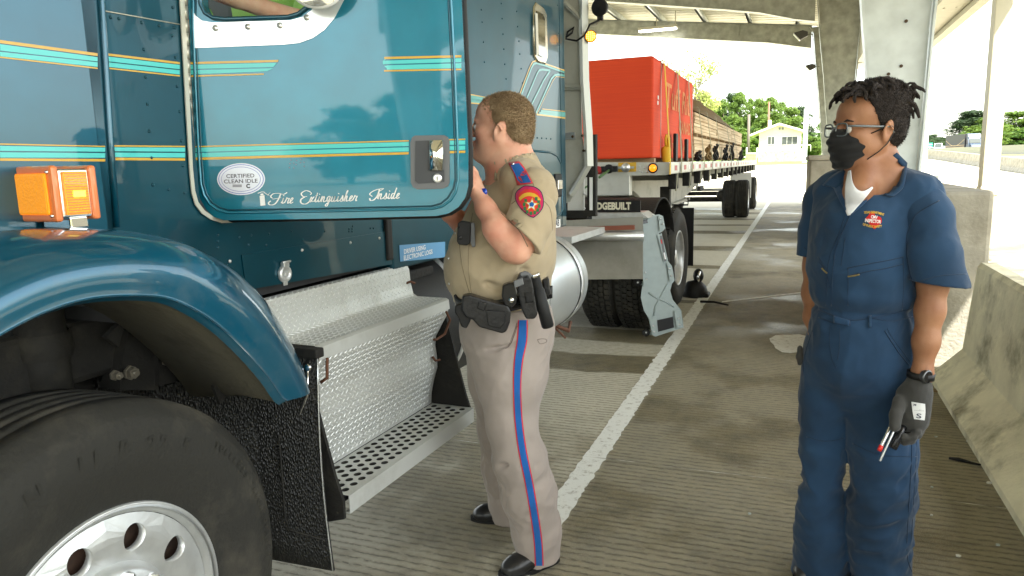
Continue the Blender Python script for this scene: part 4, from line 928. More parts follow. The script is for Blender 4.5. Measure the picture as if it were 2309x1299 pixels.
# lower-case letters as strokes: (x, y) in units of x-height, y down from baseline 0 to -1
LT = {'i': (.55, [[(0,-.1),(.2,-.45),(.32,-1),(.2,-.3),(.28,0),(.5,-.2)]], [(.42,-1.5)]),
 'r': (.75, [[(0,-.1),(.25,-.8),(.32,-1.05),(.42,-.85),(.7,-.9),(.55,-.4),(.55,-.02),(.75,-.2)]], []),
 'e': (.65, [[(0,-.1),(.35,-.45),(.55,-.85),(.42,-1),(.22,-.7),(.15,-.25),(.3,0),(.65,-.25)]], []),
 'x': (.75, [[(0,-.15),(.25,-.95),(.38,-.6),(.4,-.1),(.75,-.2)],[(.7,-1),(.4,-.5),(.1,0)]], []),
 't': (.5, [[(0,-.1),(.25,-.7),(.45,-1.7),(.2,-.3),(.3,0),(.5,-.2)],[(.15,-1.15),(.55,-1.2)]], []),
 'n': (.95, [[(0,-.1),(.2,-.95),(.28,-.9),(.12,0)],[(.14,-.2),(.45,-.95),(.6,-.85),(.5,-.2),(.6,0),(.95,-.2)]], []),
 'g': (.75, [[(.6,-.85),(.4,-1),(.15,-.7),(.15,-.15),(.35,-.1),(.6,-.8)],[(.62,-.95),(.4,.3),(.2,.8),(-.05,.7),(.1,.4),(.75,-.2)]], []),
 'u': (.9, [[(0,-.15),(.22,-.95),(.12,-.2),(.25,0),(.5,-.3),(.65,-1)],[(.65,-1),(.52,-.2),(.62,0),(.9,-.2)]], []),
 's': (.65, [[(0,-.1),(.35,-.7),(.45,-1.1),(.5,-.6),(.48,-.1),(.3,.02),(.15,-.1)],[(.4,-.02),(.65,-.2)]], []),
 'h': (.85, [[(0,-.1),(.35,-1.2),(.55,-1.9),(.42,-1.8),(.12,0)],[(.16,-.25),(.42,-.95),(.55,-.85),(.45,-.2),(.55,0),(.85,-.2)]], []),
 'd': (.85, [[(.55,-.85),(.35,-1),(.12,-.65),(.12,-.12),(.3,-.05),(.55,-.7)],[(.85,-2.0),(.5,-.3),(.6,0),(.85,-.2)]], [])}
def script(txt, x, y, xh, tilt=-.028, w=2.6):
    for ch in txt:
        if ch == ' ': x += xh*.7; continue
        adv, ss, dots = LT[ch]
        for s_ in ss: strokes([(x+a*xh*1.12+(-b)*xh*.12, y+b*xh+tilt*(a*xh)) for a, b in s_], w, 4)
        for a, b in dots: strokes([(x+a*xh*1.12-1, y+b*xh), (x+a*xh*1.12+1.6, y+b*xh+1.4)], 2.6, 2)
        x += adv*xh*1.12; y += tilt*adv*xh*1.12
    return x
x = script('ire', 634, 459, 12.5); strokes([(648,434),(640,438),(628,436),(617,437),(611,443),(615,447)], 2.8); strokes([(634,436),(628,450),(620,460),(610,462),(606,458),(611,453)], 3.4); strokes([(615,449),(628,447),(634,445)], 2.2)
script('xtinguisher', 698, 456, 12.2); strokes([(699,432),(690,430),(680,436),(684,443),(693,443)], 3); strokes([(688,444),(679,450),(680,458),(690,460),(700,453)], 3.4); strokes([(699,432),(703,436),(700,439)], 2)
script('nside', 851, 449, 12.2); strokes([(866,425),(852,427),(840,432),(834,438),(840,443)], 2.6); strokes([(856,427),(852,440),(844,450),(836,452),(834,447)], 3.4); strokes([(866,425),(858,430),(854,432)], 2)
# little extinguisher pictogram
mb.prism([DP(x, y, .0020) for x, y in ((586,442),(597,440),(599,463),(588,464))], NV*.0004); mb.prism([DP(x, y, .0020) for x, y in ((588,437),(594,436),(595,440),(588,441))], NV*.0004); strokes([(582,436),(590,433),(597,433)], 2.5, 3); strokes([(596,434),(604,439),(607,438)], 2, 3); strokes([(604,440),(610,434)], 1, 2); strokes([(604,441),(611,441)], 1, 2)
tb(mb, 'door_lettering', None, door, fix=False)
mb = MB()
for x, y in ((656,361),(669,362),(679,360),(663,368),(654,369),(653,378),(663,379),(678,367),(686,366),(686,375),(668,371)): mb.prism([DP(x+1.6*math.cos(k), y+1.3*math.sin(k), .001) for k in range(6)], NV*.0003)
tb(mb, 'adhesive_spots', mat('adhesive_residue', (.25,.16,.2), .8), door)
# ================================================================== FAR THINGS
def leafmat(name, c1, c2):
    m = mat(name, c1, .6, col2=c2, vscale=.5, spec=.3); nt = m.node_tree; N = nt.nodes; L = nt.links.new; b = N['Principled BSDF']
    t = N.new('ShaderNodeBsdfTranslucent'); t.inputs[0].default_value = (c1[0]*1.4, c1[1]*1.3, c1[2], 1); a = N.new('ShaderNodeMixShader'); a.inputs[0].default_value = .35
    L(b.outputs[0], a.inputs[1]); L(t.outputs[0], a.inputs[2]); L(a.outputs[0], N['Material Output'].inputs[0]); return m
LF = [leafmat('leaves_bright', (.11,.18,.03), (.045,.09,.016)), leafmat('leaves_mid', (.075,.15,.025), (.03,.075,.014)), leafmat('leaves_pine', (.035,.065,.026), (.016,.034,.014)), leafmat('leaves_pale', (.22,.27,.07), (.12,.16,.04))]
M_bark = mat('bark', (.10,.08,.055), .9, bump=.8, bscale=8, var=.3)
def crown_mesh(seed, H, R, zlo, ncl, nl, leaf, top=1.6, shape='oval'):
    rs = np.random.RandomState(seed); V = []; Fq = []
    for c in range(ncl):
        t = rs.rand(); zz = zlo+(H-zlo)*t**.85
        rad = R*(math.sin(min(1, (t*.92+.10))*math.pi)**.6 if shape == 'oval' else (1.05-t)**.7)*(.55+.55*rs.rand())
        a = rs.rand()*6.283; rr = rad*rs.rand()**.45
        cc = np.array([rr*math.cos(a), rr*math.sin(a), zz]); cr_ = R*(.20+.22*rs.rand())
        n = int(nl*(.5+rs.rand()))
        d = rs.normal(size=(n, 3)); d /= np.linalg.norm(d, axis=1)[:, None]; p = cc+d*cr_*(.55+.5*rs.rand(n))[:, None]*np.array([1, 1, .75])
        nr = d+rs.normal(size=(n, 3))*.6+np.array([0, 0, .4]); nr /= np.linalg.norm(nr, axis=1)[:, None]
        u = np.cross(nr, rs.normal(size=(n, 3))); u /= np.linalg.norm(u, axis=1)[:, None]; v = np.cross(nr, u); s = leaf*(.6+.8*rs.rand(n))[:, None]
        base = len(V)*1
        q = np.stack([p-u*s, p-v*s*.6, p+u*s, p+v*s*.6], 1).reshape(-1, 3); b0 = sum(len(x) for x in V); V.append(q); Fq.append(np.arange(len(q)).reshape(-1, 4)+b0)
    V = np.concatenate(V); Fq = np.concatenate(Fq); me = bpy.data.meshes.new('crown'); me.from_pydata(V.tolist(), [], Fq.tolist()); me.update(); return me
def trunk_mesh(seed, H, r, nb, R):
    rs = random.Random(seed); mb = MB(); mb.tube([(0,0,-.3), (.1,0,H*.3), (-.05,.1,H*.6), (.05,0,H*.92)], [r, r*.8, r*.5, r*.15], 8)
    for i in range(nb):
        z = H*(.28+.6*i/nb); a = rs.random()*6.28; L_ = R*(.9-.5*i/nb); mb.tube([(0,0,z), (L_*.5*math.cos(a), L_*.5*math.sin(a), z+L_*.3), (L_*math.cos(a), L_*math.sin(a), z+L_*.7)], [r*.35, r*.22, r*.06], 5)
    me_o = mb.build('trunk', M_bark); me = me_o.data; bpy.data.objects.remove(me_o); return me
CR = {'a': (crown_mesh(1, 12, 2.6, 1.2, 70, 130, .17), 0), 'b': (crown_mesh(2, 12, 3.0, 1.0, 80, 120, .18), 0), 'c': (crown_mesh(3, 12, 2.2, 1.5, 60, 120, .16), 0), 'p': (crown_mesh(4, 14, 3.6, 2.6, 90, 130, .16, shape='cone'), 2), 'm': (crown_mesh(5, 12, 3.2, 1.0, 75, 120, .18), 1)}
TK = trunk_mesh(3, 12, .22, 12, 2.2)
def tree(px, ytop, Y, k, wpx, label, group='trees beyond the inspection yard', lm=None, zb=None):
    p = YP(px, ytop, Y); z0 = gz(Y) if zb is None else zb; h = p.z-z0; me, mi_ = CR[k]; H = 14 if k == 'p' else 12
    t = thing('tree' if k != 'p' else 'pine_tree', label, 'tree', (p.x, Y, z0), random.random()*6.28, group)
    wpx *= 1.35; sxy = wpx*(Y/FPX)/(2*(3.0 if k != 'p' else 3.4)); t.scale = (sxy, sxy, h/H)
    me2 = me.copy(); me2.materials.clear(); me2.materials.append(LF[mi_ if lm is None else lm]); c = bpy.data.objects.new('crown', me2); COL.objects.link(c); c.parent = t
    tk = bpy.data.objects.new('trunk', TK); COL.objects.link(tk); tk.parent = t; return t
tl = [(1600,262,120,'b',50,0,'low bright tree filling the gap right of the pale tree beside the red bundle'),(1655,262,124,'a',50,0,'bright tree in front of the tallest tree left of the utility pole'),(1770,272,122,'b',46,0,'low bright tree left of the guard house ridge'),(1722,262,122,'a',44,0,'bright tree just left of the guard house chimney'),(1836,312,128,'b',40,0,'low bright bush beyond the gantry beside the pedestal'),(1585,212,95,'b',62,3,'pale yellow-green leafy tree just right of the red bundle'),(1612,262,128,'a',50,None,'leafy tree over the front of the timber stack, left of the taller bright tree'),(1632,228,134,'c',48,None,'bright green narrow tree over the middle of the timber stack'),(1650,214,150,'m',44,2,'dark topped tree standing behind the bright tree over the timber stack'),(1668,213,131,'a',46,None,'tallest bright green tree left of the dark utility pole'),(1692,226,136,'c',44,None,'bright tree directly above the dark utility pole'),(1712,226,130,'m',40,0,'rounded bright tree top between the utility pole and the rusty pole'),(1738,224,134,'a',50,None,'tall green tree behind the rusty pole of the guard house'),(1760,236,140,'b',50,None,'broad green tree behind the guard house ridge'),(1783,247,128,'b',56,None,'low rounded bright tree over the right roof slope of the guard house'),(1806,243,150,'m',44,2,'dark green tree just left of the steel gantry post'),(1828,300,150,'m',44,None,'low tree right of the steel gantry post'),(1850,280,165,'c',34,1,'thin tree seen right of the gantry beside the canopy column'),(1645,290,120,'b',60,None,'low bright tree behind the rear end of the timber stack'),(1672,300,118,'m',46,0,'low bushy tree left of the dark utility pole foot'),(1700,290,122,'a',40,1,'small darker tree between the utility pole and the guard house wall'),(1610,232,160,'m',60,2,'dull green tree behind the pale tree beside the red bundle')]
for a in tl: tree(a[0], a[1], a[2], a[3], a[4], a[6], lm=a[5])
for px, yt, Y, k, w_, lm, lb in ((2195,252,250,'p',88,2,'huge dark pine tree behind the black truck on the highway'),(2232,268,235,'b',70,0,'bright green tree left of the beige downspout'),(2255,285,232,'a',60,0,'bright green tree directly behind the beige downspout'),(2290,255,240,'b',84,0,'bright green tree right of the beige downspout'),(2330,270,240,'m',80,1,'tree at the right edge of the picture beyond the highway'),(2165,305,300,'b',50,1,'low green tree at the left foot of the huge pine'),(2222,292,225,'m',60,0,'low bright bushy tree right of the black highway truck cab'),(2305,296,232,'m',70,1,'low green tree behind the right end of the highway wall')):
    tree(px, yt, Y, k, w_, lb, 'trees beyond the highway', lm)
for i, (px, yt) in enumerate(((2078,300),(2092,306),(2106,304),(2120,310),(2133,312),(2146,316))):
    tree(px, yt, 420+10*i, 'm', 26, ['hazy far tree right beside the near steel column','hazy far tree above the left end of the green road sign','hazy far tree above the right end of the green road sign','hazy far tree midway between the green sign and the highway truck','hazy far tree a little left of the highway truck','hazy far tree touching the rear of the highway truck'][i], 'far trees along the highway', 2)
# trees behind and beside the camera (seen only mirrored in the paint of the door and the hood)
for i, (x, y, h, r) in enumerate(((30,-88,16,3.0),(42,-92,13,2.6),(52,-88,14,3),(20,-95,11,2.6),(63,-90,11,3),(74,-84,13,3),(12,-90,9,2.4),(84,-70,11,3))):
    t = thing('tree', 'tree behind the photographer, mirrored in the door paint', 'tree', (x, y, 0), i, 'trees behind the photographer'); t.scale = (r, r, h/12)
    c = bpy.data.objects.new('crown', CR['b'][0].copy()); c.data.materials.append(LF[1]); COL.objects.link(c); c.parent = t
    tk = bpy.data.objects.new('trunk', TK); COL.objects.link(tk); tk.parent = t
# bare branched tree over the red bundle
t = thing('tree', 'sparse tree with bare twigs and few new leaves rising behind the red bundle', 'tree', YP(1556, 430, 60)*1, 0); o0 = Vector(t.location); o0.z = gz(60); t.location = o0
mb = MB(); lv = MB(); rs = random.Random(11)
def br(p, d, L_, r, k):
    q = p+d*L_; mid = p.lerp(q, .5)+Vector((rs.uniform(-.1,.1),0,rs.uniform(-.05,.12)))*L_; mb.tube([p, mid, q], [r, r*.8, r*.55], 5, cap=False)
    if k == 0 or rs.random() < .1:
        for _ in range(7): a = q+Vector((rs.gauss(0,.25), rs.gauss(0,.2), rs.gauss(0,.16))); u = Vector((rs.gauss(0,1), rs.gauss(0,1), rs.gauss(0,1))).normalized()*.10; v = u.orthogonal().normalized()*.07; lv.add([a-u, a-v, a+u, a+v], [(0,1,2,3)], False)
    if k == 0: return
    for _ in range(3 if k > 2 else 2):
        dd = (d+Vector((rs.uniform(-.8,.8), rs.uniform(-.6,.6), rs.uniform(-.3,.55)))).normalized(); br(q if rs.random() < .7 else mid, dd, L_*rs.uniform(.6,.85), r*.55, k-1)
mb.tube([(0,0,-.2),(0,0,4.6)], [.2,.15], 8)
for px, py in ((1530,175),(1585,165),(1600,215),(1560,190),(1545,140),(1578,150)): 
    e = YP(px, py, 60)-o0; s_ = Vector((0,0,4.2)); d = (e-s_); br(s_, d.normalized(), d.length*.42, .08, 4)
mb.build('trunk', M_bark, t); lv.build('crown', LF[3], t, fix=False)
# light pole, utility poles
def pole(px, ytop, Y, r, label, m, cat='pole', name='light_pole', extra=None):
    p = YP(px, ytop, Y); t = thing(name, label, cat, (p.x, Y, gz(Y))); H = p.z-gz(Y)
    mb = MB(); mb.tube([(0,0,0),(0,0,H)], [r, r*.85], 12); mb.build('shaft', m, t)
    mb = MB(); mb.cyl((0,0,0), (0,0,1), r*1.8, .12, 12); mb.build('base_plate', m, t)
    if extra: extra(t, H)
M_pole = mat('pole_steel', (.30,.36,.36), .5, .3); M_wood = mat('pole_wood', (.10,.085,.07), .9)
def arms(t, H): mb = MB(); mb.tube([(-1.2,0,H),(1.2,0,H)], .06, 6); mb.box((-1.6,-.2,H-.08),(-1.0,.2,H+.08),.03); mb.box((1.0,-.2,H-.08),(1.6,.2,H+.08),.03); mb.build('lamp_arm', M_pole, t)
pole(1511, -60, 58, .085, 'grey steel light pole behind the red bundle, cut by the canopy', M_pole, extra=arms)
pole(1689, 258, 112, .22, 'dark wooden utility pole left of the guard house', M_wood, name='utility_pole')
pole(1734.5, 230, 106, .13, 'thin rusty pole rising behind the guard house roof', mat('rusty_pole', (.18,.08,.05), .8), name='utility_pole')
# ---- guard house
def H(px, py, Y=100): return YP(px, py, Y)
hb = thing('guard_house', 'cream ribbed guard house with white railed ramp at the far end of the yard', 'building', (H(1757, 360).x, 100, 0)); HO = Vector((H(1757, 360).x, 100, 0))
def hbuild(mb, name, m=None, par=None, **k): mb.v = [(v[0]-HO.x, v[1]-HO.y, v[2]-HO.z) for v in mb.v]; return mb.build(name, m, par or hb, **k)
M_crm = mat('cream_ribbed_wall', (.60,.58,.40), .7, var=.04)
xl, xr = H(1711, 330).x, H(1806, 330).x; zb, ze = H(1757, 340).z, H(1711, 297).z; xc, zr = H(1757, 283).x, H(1757, 281).z; ze2 = H(1806, 293).z
mb = MB(); mb.prism([(xl,100,zb),(xr,100,zb),(xr,100,ze2),(xc,100,zr),(xl,100,ze)], (0,6,0))
for i in range(26):
    x = xl+(xr-xl)*(i+.5)/26; zt = min(ze+(zr-ze)*(x-xl)/(xc-xl) if x < xc else zr+(ze2-zr)*(x-xc)/(xr-xc), 99)-.1; mb.box((x-.025, 99.97, zb), (x+.025, 100, zt))
hw = hbuild(mb, 'wall', M_crm)
mb = MB(); a, b, c = H(1691, 303, 99.3), H(1757, 277, 99.3), H(1813, 293, 99.3)
mb.prism([a, b, b+Vector((0,0,-.25)), a+Vector((0,0,-.22))], (0,7.2,0)); mb.prism([b, c, c+Vector((0,0,-.22)), b+Vector((0,0,-.25))], (0,7.2,0)); rf = hbuild(mb, 'roof', mat('cream_roof', (.68,.66,.50), .6))
mb = MB(); p = H(1735.5, 285, 102); mb.box((p.x-.2,102,p.z-.2),(p.x+.2,102.4,H(1735,271,102).z)); hbuild(mb, 'chimney', M_crm, rf)
M_wg = mat('dark_window_glass', (.05,.06,.055), .08)
def win(x0, x1, y0, y1, n):
    A, B = H(x0, y0), H(x1, y1); mb = MB(); mb.box((A.x-.06, 99.9, B.z-.06), (B.x+.06, 99.96, A.z+.06)); f = hbuild(mb, 'window', mat('window_white', (.75,.74,.66), .5))
    for i in range(n): w_ = (B.x-A.x)/n; mb = MB(); mb.box((A.x+w_*i+.03, 99.86, B.z), (A.x+w_*(i+1)-.03, 99.895, A.z)); hbuild(mb, 'pane', M_wg, f)
win(1731.5, 1747, 309, 325, 2); win(1763, 1798, 309, 325, 3)
for px in (1758, 1765): mb = MB(); p = H(px, 290); mb.box((p.x-.12, 99.9, p.z-.15), (p.x+.12, 99.98, p.z+.15)); hbuild(mb, 'vent', M_grey)
mb = MB(); mb.prism([H(1709,345,97.5)+Vector((0,0,.15)), H(1812,337,97.5), H(1812,364,97.5), H(1709,366,97.5)], (0,2.4,0)); hbuild(mb, 'ramp', M_conc)
mb = MB()
for ya, yb in ((336,327),(344,336)): mb.tube([H(1709,ya,97.5), H(1812,yb,97.5)], .035, 6)
for i in range(6): px = 1709+103*i/5; mb.tube([H(px, 336-9*i/5, 97.5), H(px, 352-8*i/5, 97.5)], .035, 6)
mb.tube([H(1812,327,97.5), H(1828,327,97.5), H(1828,341,97.5)], .035, 6)
hbuild(mb, 'railing', mat('white_railing', (.75,.74,.66), .5))
mb = MB()
for k in range(6): mb.box((H(1684,350,97).x, 97-.3*k*.3, H(1690,360,97).z-.2+k*.18), (H(1707,350,97).x, 97.9, H(1690,360,97).z-.05+k*.18))
hbuild(mb, 'stairs', mat('bleached_wood', (.52,.47,.38), .8))
mb = MB()
for px in (1684, 1708): mb.tube([H(px, 333, 97), H(px-2, 362, 97)], .07, 6)
hbuild(mb, 'stair_rail', MATS['white_railing'])
# ---- gantry
g0 = YP(1814, 362, 90); t = thing('sign_gantry', 'grey steel gantry post with trussed arm reaching right behind the column', 'gantry', (g0.x, 90, gz(90)-.1)); z1 = YP(1814, 246, 90).z-t.location.z; z2_ = YP(1814, 265, 90).z-t.location.z
mb = MB(); mb.box((-.24,-.2,0),(.24,.2,z1)); mb.box((-.4,-.4,0),(.4,.4,.12)); mb.build('post', M_steel_lt, t)
mb = MB(); mb.box((.24,-.06,z1-.12),(12,.06,z1)); mb.box((.24,-.06,z2_-.1),(12,.06,z2_))
for i in range(6): x = .3+i*1.95; mb.tube([(x,0,z1-.05),(x+1.9,0,z2_)], .04, 5, smooth=False)
mb.build('truss_arm', M_steel_lt, t)
mb = MB(); mb.box((11.8,-.2,0),(12.2,.2,z1)); mb.build('post', M_steel_lt, t)
# ---- highway truck
def hz_(px, py): return YP(px, py, 170)
p = hz_(2190, 341); ht = thing('highway_truck', 'black and gold semi truck driving on the highway beyond the pale wall', 'truck', (p.x, 170, p.z-.55), R_(4)); sc_ = 170/FPX
M_blk = mat('truck_black_paint', (.02,.02,.022), .6); M_gold = mat('truck_gold', (.45,.26,.06), .4); M_navy = mat('truck_dark_blue_paint', (.03,.05,.08), .5)
mb = MB(); mb.box((-1.25, .0, 1.1), (1.25, 14.5, 4.0), .03); tl_ = mb.build('box_trailer', M_blk, ht)
ht.scale = (1, 1, 1)
mb = MB()
for k, z in enumerate((1.35, 1.75)): mb.box((-1.262, .3, z), (-1.25, 14.2, z+.14-.05*k))
P = [[Vector((-1.258, .4+13.6*i/24, 2.9-1.2*math.sin(i/24*math.pi)+dz)) for dz in (0,.09)] for i in range(25)]; mb.grid(P, False); mb.build('gold_stripes', M_gold, tl_)
mb = MB(); mb.use(M_gold); v, f = text_mesh('FREIGHT', 1.0, Matrix.Translation((-1.262, 9.5, 3.2)) @ Matrix(((0,0,-1),(-1,0,0),(0,1,0))).to_4x4(), bold=.02)
mb = MB(); mb.prism([(-1.1,-1.6,.6),(-1.1,-1.6,3.3),(-1.1,-1.2,3.9),(-1.1,-.4,4.0),(-1.1,-.4,.6)], (2.2,0,0)); mb.prism([(-1.15,-2.9,.5),(-1.15,-2.9,1.5),(-1.15,-1.9,2.1),(-1.15,-1.6,2.9),(-1.15,-1.3,2.9),(-1.15,-1.3,.5)], (2.3,0,0)); mb.prism([(-1.0,-3.9,.55),(-1.0,-4.0,1.3),(-1.0,-3.6,1.75),(-1.0,-2.0,2.05),(-1.0,-2.0,.55)], (2.0,0,0)); cb = mb.build('cab', M_navy, ht)
mb = MB(); mb.prism([(-.95,-2.02,2.12),(-.95,-1.68,2.85),(.95,-1.68,2.85),(.95,-2.02,2.12)], (0,-.03,0)); mb.build('windscreen', M_wg, cb)
mb = MB(); mb.box((-.6,-4.04,.7),(.6,-4.0,1.35)); mb.box((-.9,-1.63,2.98),(.9,-1.6,3.6)); mb.build('grille', M_chrome, cb)
for s_ in (-1, 1):
    mb = MB(); mb.box((s_*.75-.15,-4.03,.85),(s_*.75+.15,-3.95,1.1),.02); mb.build('headlight', M_alu_w, cb)
    mb = MB(); mb.box((s_*1.35-.12,-1.9,1.9),(s_*1.35+.12,-1.8,2.8),.02); mb.build('mirror', M_blk, cb)
    for v_ in (-3.2, 1.2, 12.4, 13.6): mb = MB(); mb.lathe([(0,1e-3),(0,.5),(.28,.5),(.28,1e-3)], (s_*1.2-(.28 if s_ > 0 else 0), v_, .5), (1,0,0), 20); mb.build('wheel', M_rubber, ht)
# ---- road sign, distant cars
p0, p1 = YP(2085, 322, 260), YP(2103, 334, 260); t = thing('road_sign', 'green overhead road sign far along the highway', 'sign', ((p0.x+p1.x)/2, 260, 2)); w_ = (p1.x-p0.x)/2
mb = MB(); mb.box((-w_,-.05,p1.z-2),(w_,.05,p0.z-2)); sg_ = mb.build('sign_panel', mat('sign_green', (.02,.28,.17), .5), t)
mb = MB(); mb.tube([(-w_*.8,.1,0),(-w_*.8,.1,p0.z-2)], .12, 8); mb.tube([(w_*.8,.1,0),(w_*.8,.1,p0.z-2)], .12, 8); mb.build('post', M_pole, t)
mb = MB(); mb.box((-w_*.8,-.07,p0.z-2.7),(w_*.8,-.055,p0.z-2.45)); mb.box((-w_*.7,-.07,p0.z-3.4),(w_*.6,-.055,p0.z-3.15)); mb.build('legend', M_white, sg_)
def car(px, py, Y, col, label, rot=0, van=False):
    p = YP(px, py, Y); t = thing('car', label, 'car', (p.x, Y, p.z-.7), rot, 'cars far along the highway')
    hh = 2.2 if van else 1.42
    prof = [(-.9,-2.2,.35),(-.9,-2.25,.8),(-.9,-1.3,.95),(-.9,-.6,hh),(-.9,1.2,hh),(-.9,2.0,.95 if not van else hh),(-.9,2.25,.9),(-.9,2.2,.35)]
    mb = MB(); mb.prism(prof, (1.8,0,0)); mb.build('body', col, t)
    mb = MB(); mb.prism([(-.8,-1.27,.98),(-.8,-.66,hh-.08),(.8,-.66,hh-.08),(.8,-1.27,.98)], (0,-.03,.02)); mb.build('windscreen', M_wg, t)
    for a in (-1, 1):
        for b in (-1.4, 1.4): mb = MB(); mb.lathe([(0,1e-3),(0,.33),(.2,.33),(.2,1e-3)], (a*.82-(.1), b, .33), (1,0,0), 16); mb.build('wheel', M_rubber, t)
cw = mat('car_white', (.75,.76,.76), .3, coat=1.); cs = mat('car_silver', (.45,.47,.48), .3, metal=.5); 
car(2115, 336, 230, cw, 'white van just left of the bright far lane marker', R_(-8), True); car(2130, 333, 280, cs, 'silver car midway between green sign and highway truck', R_(-8)); car(2139, 336, 220, cs, 'grey car close behind the highway truck trailer', R_(-8)); car(2236, 334, 150, cw, 'white car half hidden behind the beige downspout', R_(-8)); car(2103, 338, 240, cw, 'white car below the green road sign', R_(-8)); car(2080, 337, 250, cw, 'white car emerging beside the near steel column', R_(-8))
# ================================================================== FLATBED TRAILER (its own frame: parallel to the lane)
XT = -1.27; Y0, Y1 = 7.9, 25.4; L0 = Vector((-2.57, 7.9, 0))
tlr = thing('flatbed_trailer', 'aluminium flatbed trailer carrying a red bundle and stacked timber', 'trailer', L0)
def lb(mb, name, m=None, par=None, **k): mb.v = [(v[0]-L0.x, v[1]-L0.y, v[2]-L0.z) for v in mb.v]; return mb.build(name, m, par or tlr, **k)
M_rail = mat('trailer_rail_aluminium', (.60,.60,.55), .4, .5, dirt=(.33,.31,.25), dscale=4, damt=.4)
mb = MB(); mb.box((-3.87, Y0, 1.40), (XT, Y1, 1.53), .012)
mb.box((-3.87, Y0-.02, 1.18), (XT-.42, Y0+.1, 1.52), .01)
deck = lb(mb, 'deck', M_rail)
mb = MB()
for x in (-2.9, -2.15): mb.prism([(x,Y0+.3,1.4),(x,Y1,1.4),(x,Y1,1.22),(x,18,1.15),(x,14.5,.80),(x,11.5,.80),(x,10.0,1.15),(x,Y0+.3,1.2)], (.06,0,0))
mb.box((-3.0, 11.5, .78), (-2.0, 15, .82))
for i in range(16): mb.box((-3.7, Y0+.9+i*1.05, 1.32), (XT-.06, Y0+.98+i*1.05, 1.40))
lb(mb, 'frame_beam', mat('trailer_frame', (.42,.41,.36), .5, .5, dirt=(.15,.14,.11), dscale=4, damt=.5))
# winches and straps' tails under the rail
for i in range(15):
    y = Y0+.75+i*1.12; mb = MB(); mb.use(M_frame); mb.box((XT-.12, y-.10, 1.22), (XT-.03, y+.10, 1.40), .01); mb.cyl((XT-.075, y-.13, 1.27), (0,1,0), .035, .26, 10); mb.use(mat('strap_grey', (.30,.29,.20), .8)); mb.prism([(XT-.03, y-.045, 1.40), (XT-.02, y-.045, 1.40), (XT-.03, y-.055-.03, 1.20), (XT-.045, y-.055-.03, 1.20)], (0,.05,0)); lb(mb, 'winch', None, deck)
# front bulkhead details
def fr(x, y, d=.0): return YP(x, y, Y0-.03-d)
mb = MB(); mb.prism([fr(x, y) for x, y in ((1343,366),(1508,366),(1511,372),(1511,392),(1500,395),(1343,397))], (0,.05,0)); hdp = lb(mb, 'headboard', M_rail)
mb = MB(); mb.prism([fr(x, y, .01) for x, y in ((1394,367),(1434,366),(1434,387),(1394,388))], (0,.01,0)); pc = lb(mb, 'placard_holder', mat('placard_yellow', (.55,.33,.03), .6, dirt=(.3,.2,.05), dscale=9, damt=.5), hdp)
mb = MB(); c = fr(1411, 378, .02); mb.lathe([(-.012,.012),(0,.05),(.01,.048),(.012,.03),(.02,.028),(.02,1e-4)], c, (0,-1,0), 20); mb.box((c.x-.09,c.y,c.z-.012),(c.x+.09,c.y+.01,c.z+.012)); lb(mb, 'coupling', M_alu, pc)
mb = MB(); c = fr(1374, 381, .01); mb.cyl(c, (0,-1,0), .05, .05, 12, .005); mb.box((c.x-.09,c.y-.04,c.z-.03),(c.x+.09,c.y+.01,c.z+.03),.008); lb(mb, 'socket_cover', M_black, hdp)
mb = MB(); c = fr(1350, 384, .02); mb.cyl(c, (0,-1,0), .045, .03, 12, .005); lb(mb, 'glad_hand', mat('red_paint', (.35,.02,.02), .5), hdp)
mb = MB(); mb.tube([c, c+Vector((-.05,-.2,-.15)), c+Vector((-.12,-.6,-.25))], .012, 6); mb.tube([fr(1374,384,.05), fr(1362,392,.15), fr(1352,400,.3)], .015, 6); lb(mb, 'air_hose', mat('green_hose', (.08,.16,.06), .5), hdp)
c = fr(1472, 379, .01); mb = MB(); mb.use(M_blackg); mb.lathe([(0,.055),(.012,.052),(.014,.040)], c, (.25,-1,0), 24); mk = lb(mb, 'marker_light', None, hdp)
mb = MB(); mb.lathe([(.006,.042),(.018,.036),(.026,1e-4)], c, (.25,-1,0), 24); lb(mb, 'lens', MATS['amber_marker'], mk)
for x, y in ((1443,375),(1453,378),(1448,388),(1458,388),(1443,386)): mb = MB(); rivet(mb, fr(x, y, .002), (0,-1,0), .012); lb(mb, 'rivet', M_alu, hdp)
# reflective tape
k = 0; y = Y0+.35
while y < Y1-.3:
    mb = MB(); wq = .17; mb.box((XT+.001, y, 1.437), (XT+.003, y+wq, 1.492)); lb(mb, 'reflector_red' if k % 2 == 0 else 'reflector_white', mat('tape_red', (.42,.05,.06), .4) if k % 2 == 0 else mat('tape_white', (.75,.72,.70), .4), deck); y += .36; k += 1
for q in (0,): pass
# stake pockets
# landing gear
mb = MB(); mb.box((-1.75, 10.1, .45), (-1.62, 10.23, 1.2)); mb.box((-3.5, 10.1, .45), (-3.37, 10.23, 1.2)); mb.tube([(-1.6,10.16,.95),(-1.38,10.16,.95),(-1.38,10.16,1.05),(-1.33,10.16,1.05)], .012, 6); mb.box((-1.82,10.0,.42),(-1.55,10.33,.46)); mb.box((-3.5,10.12,.8),(-1.7,10.2,.9)); lb(mb, 'landing_gear', M_frame)
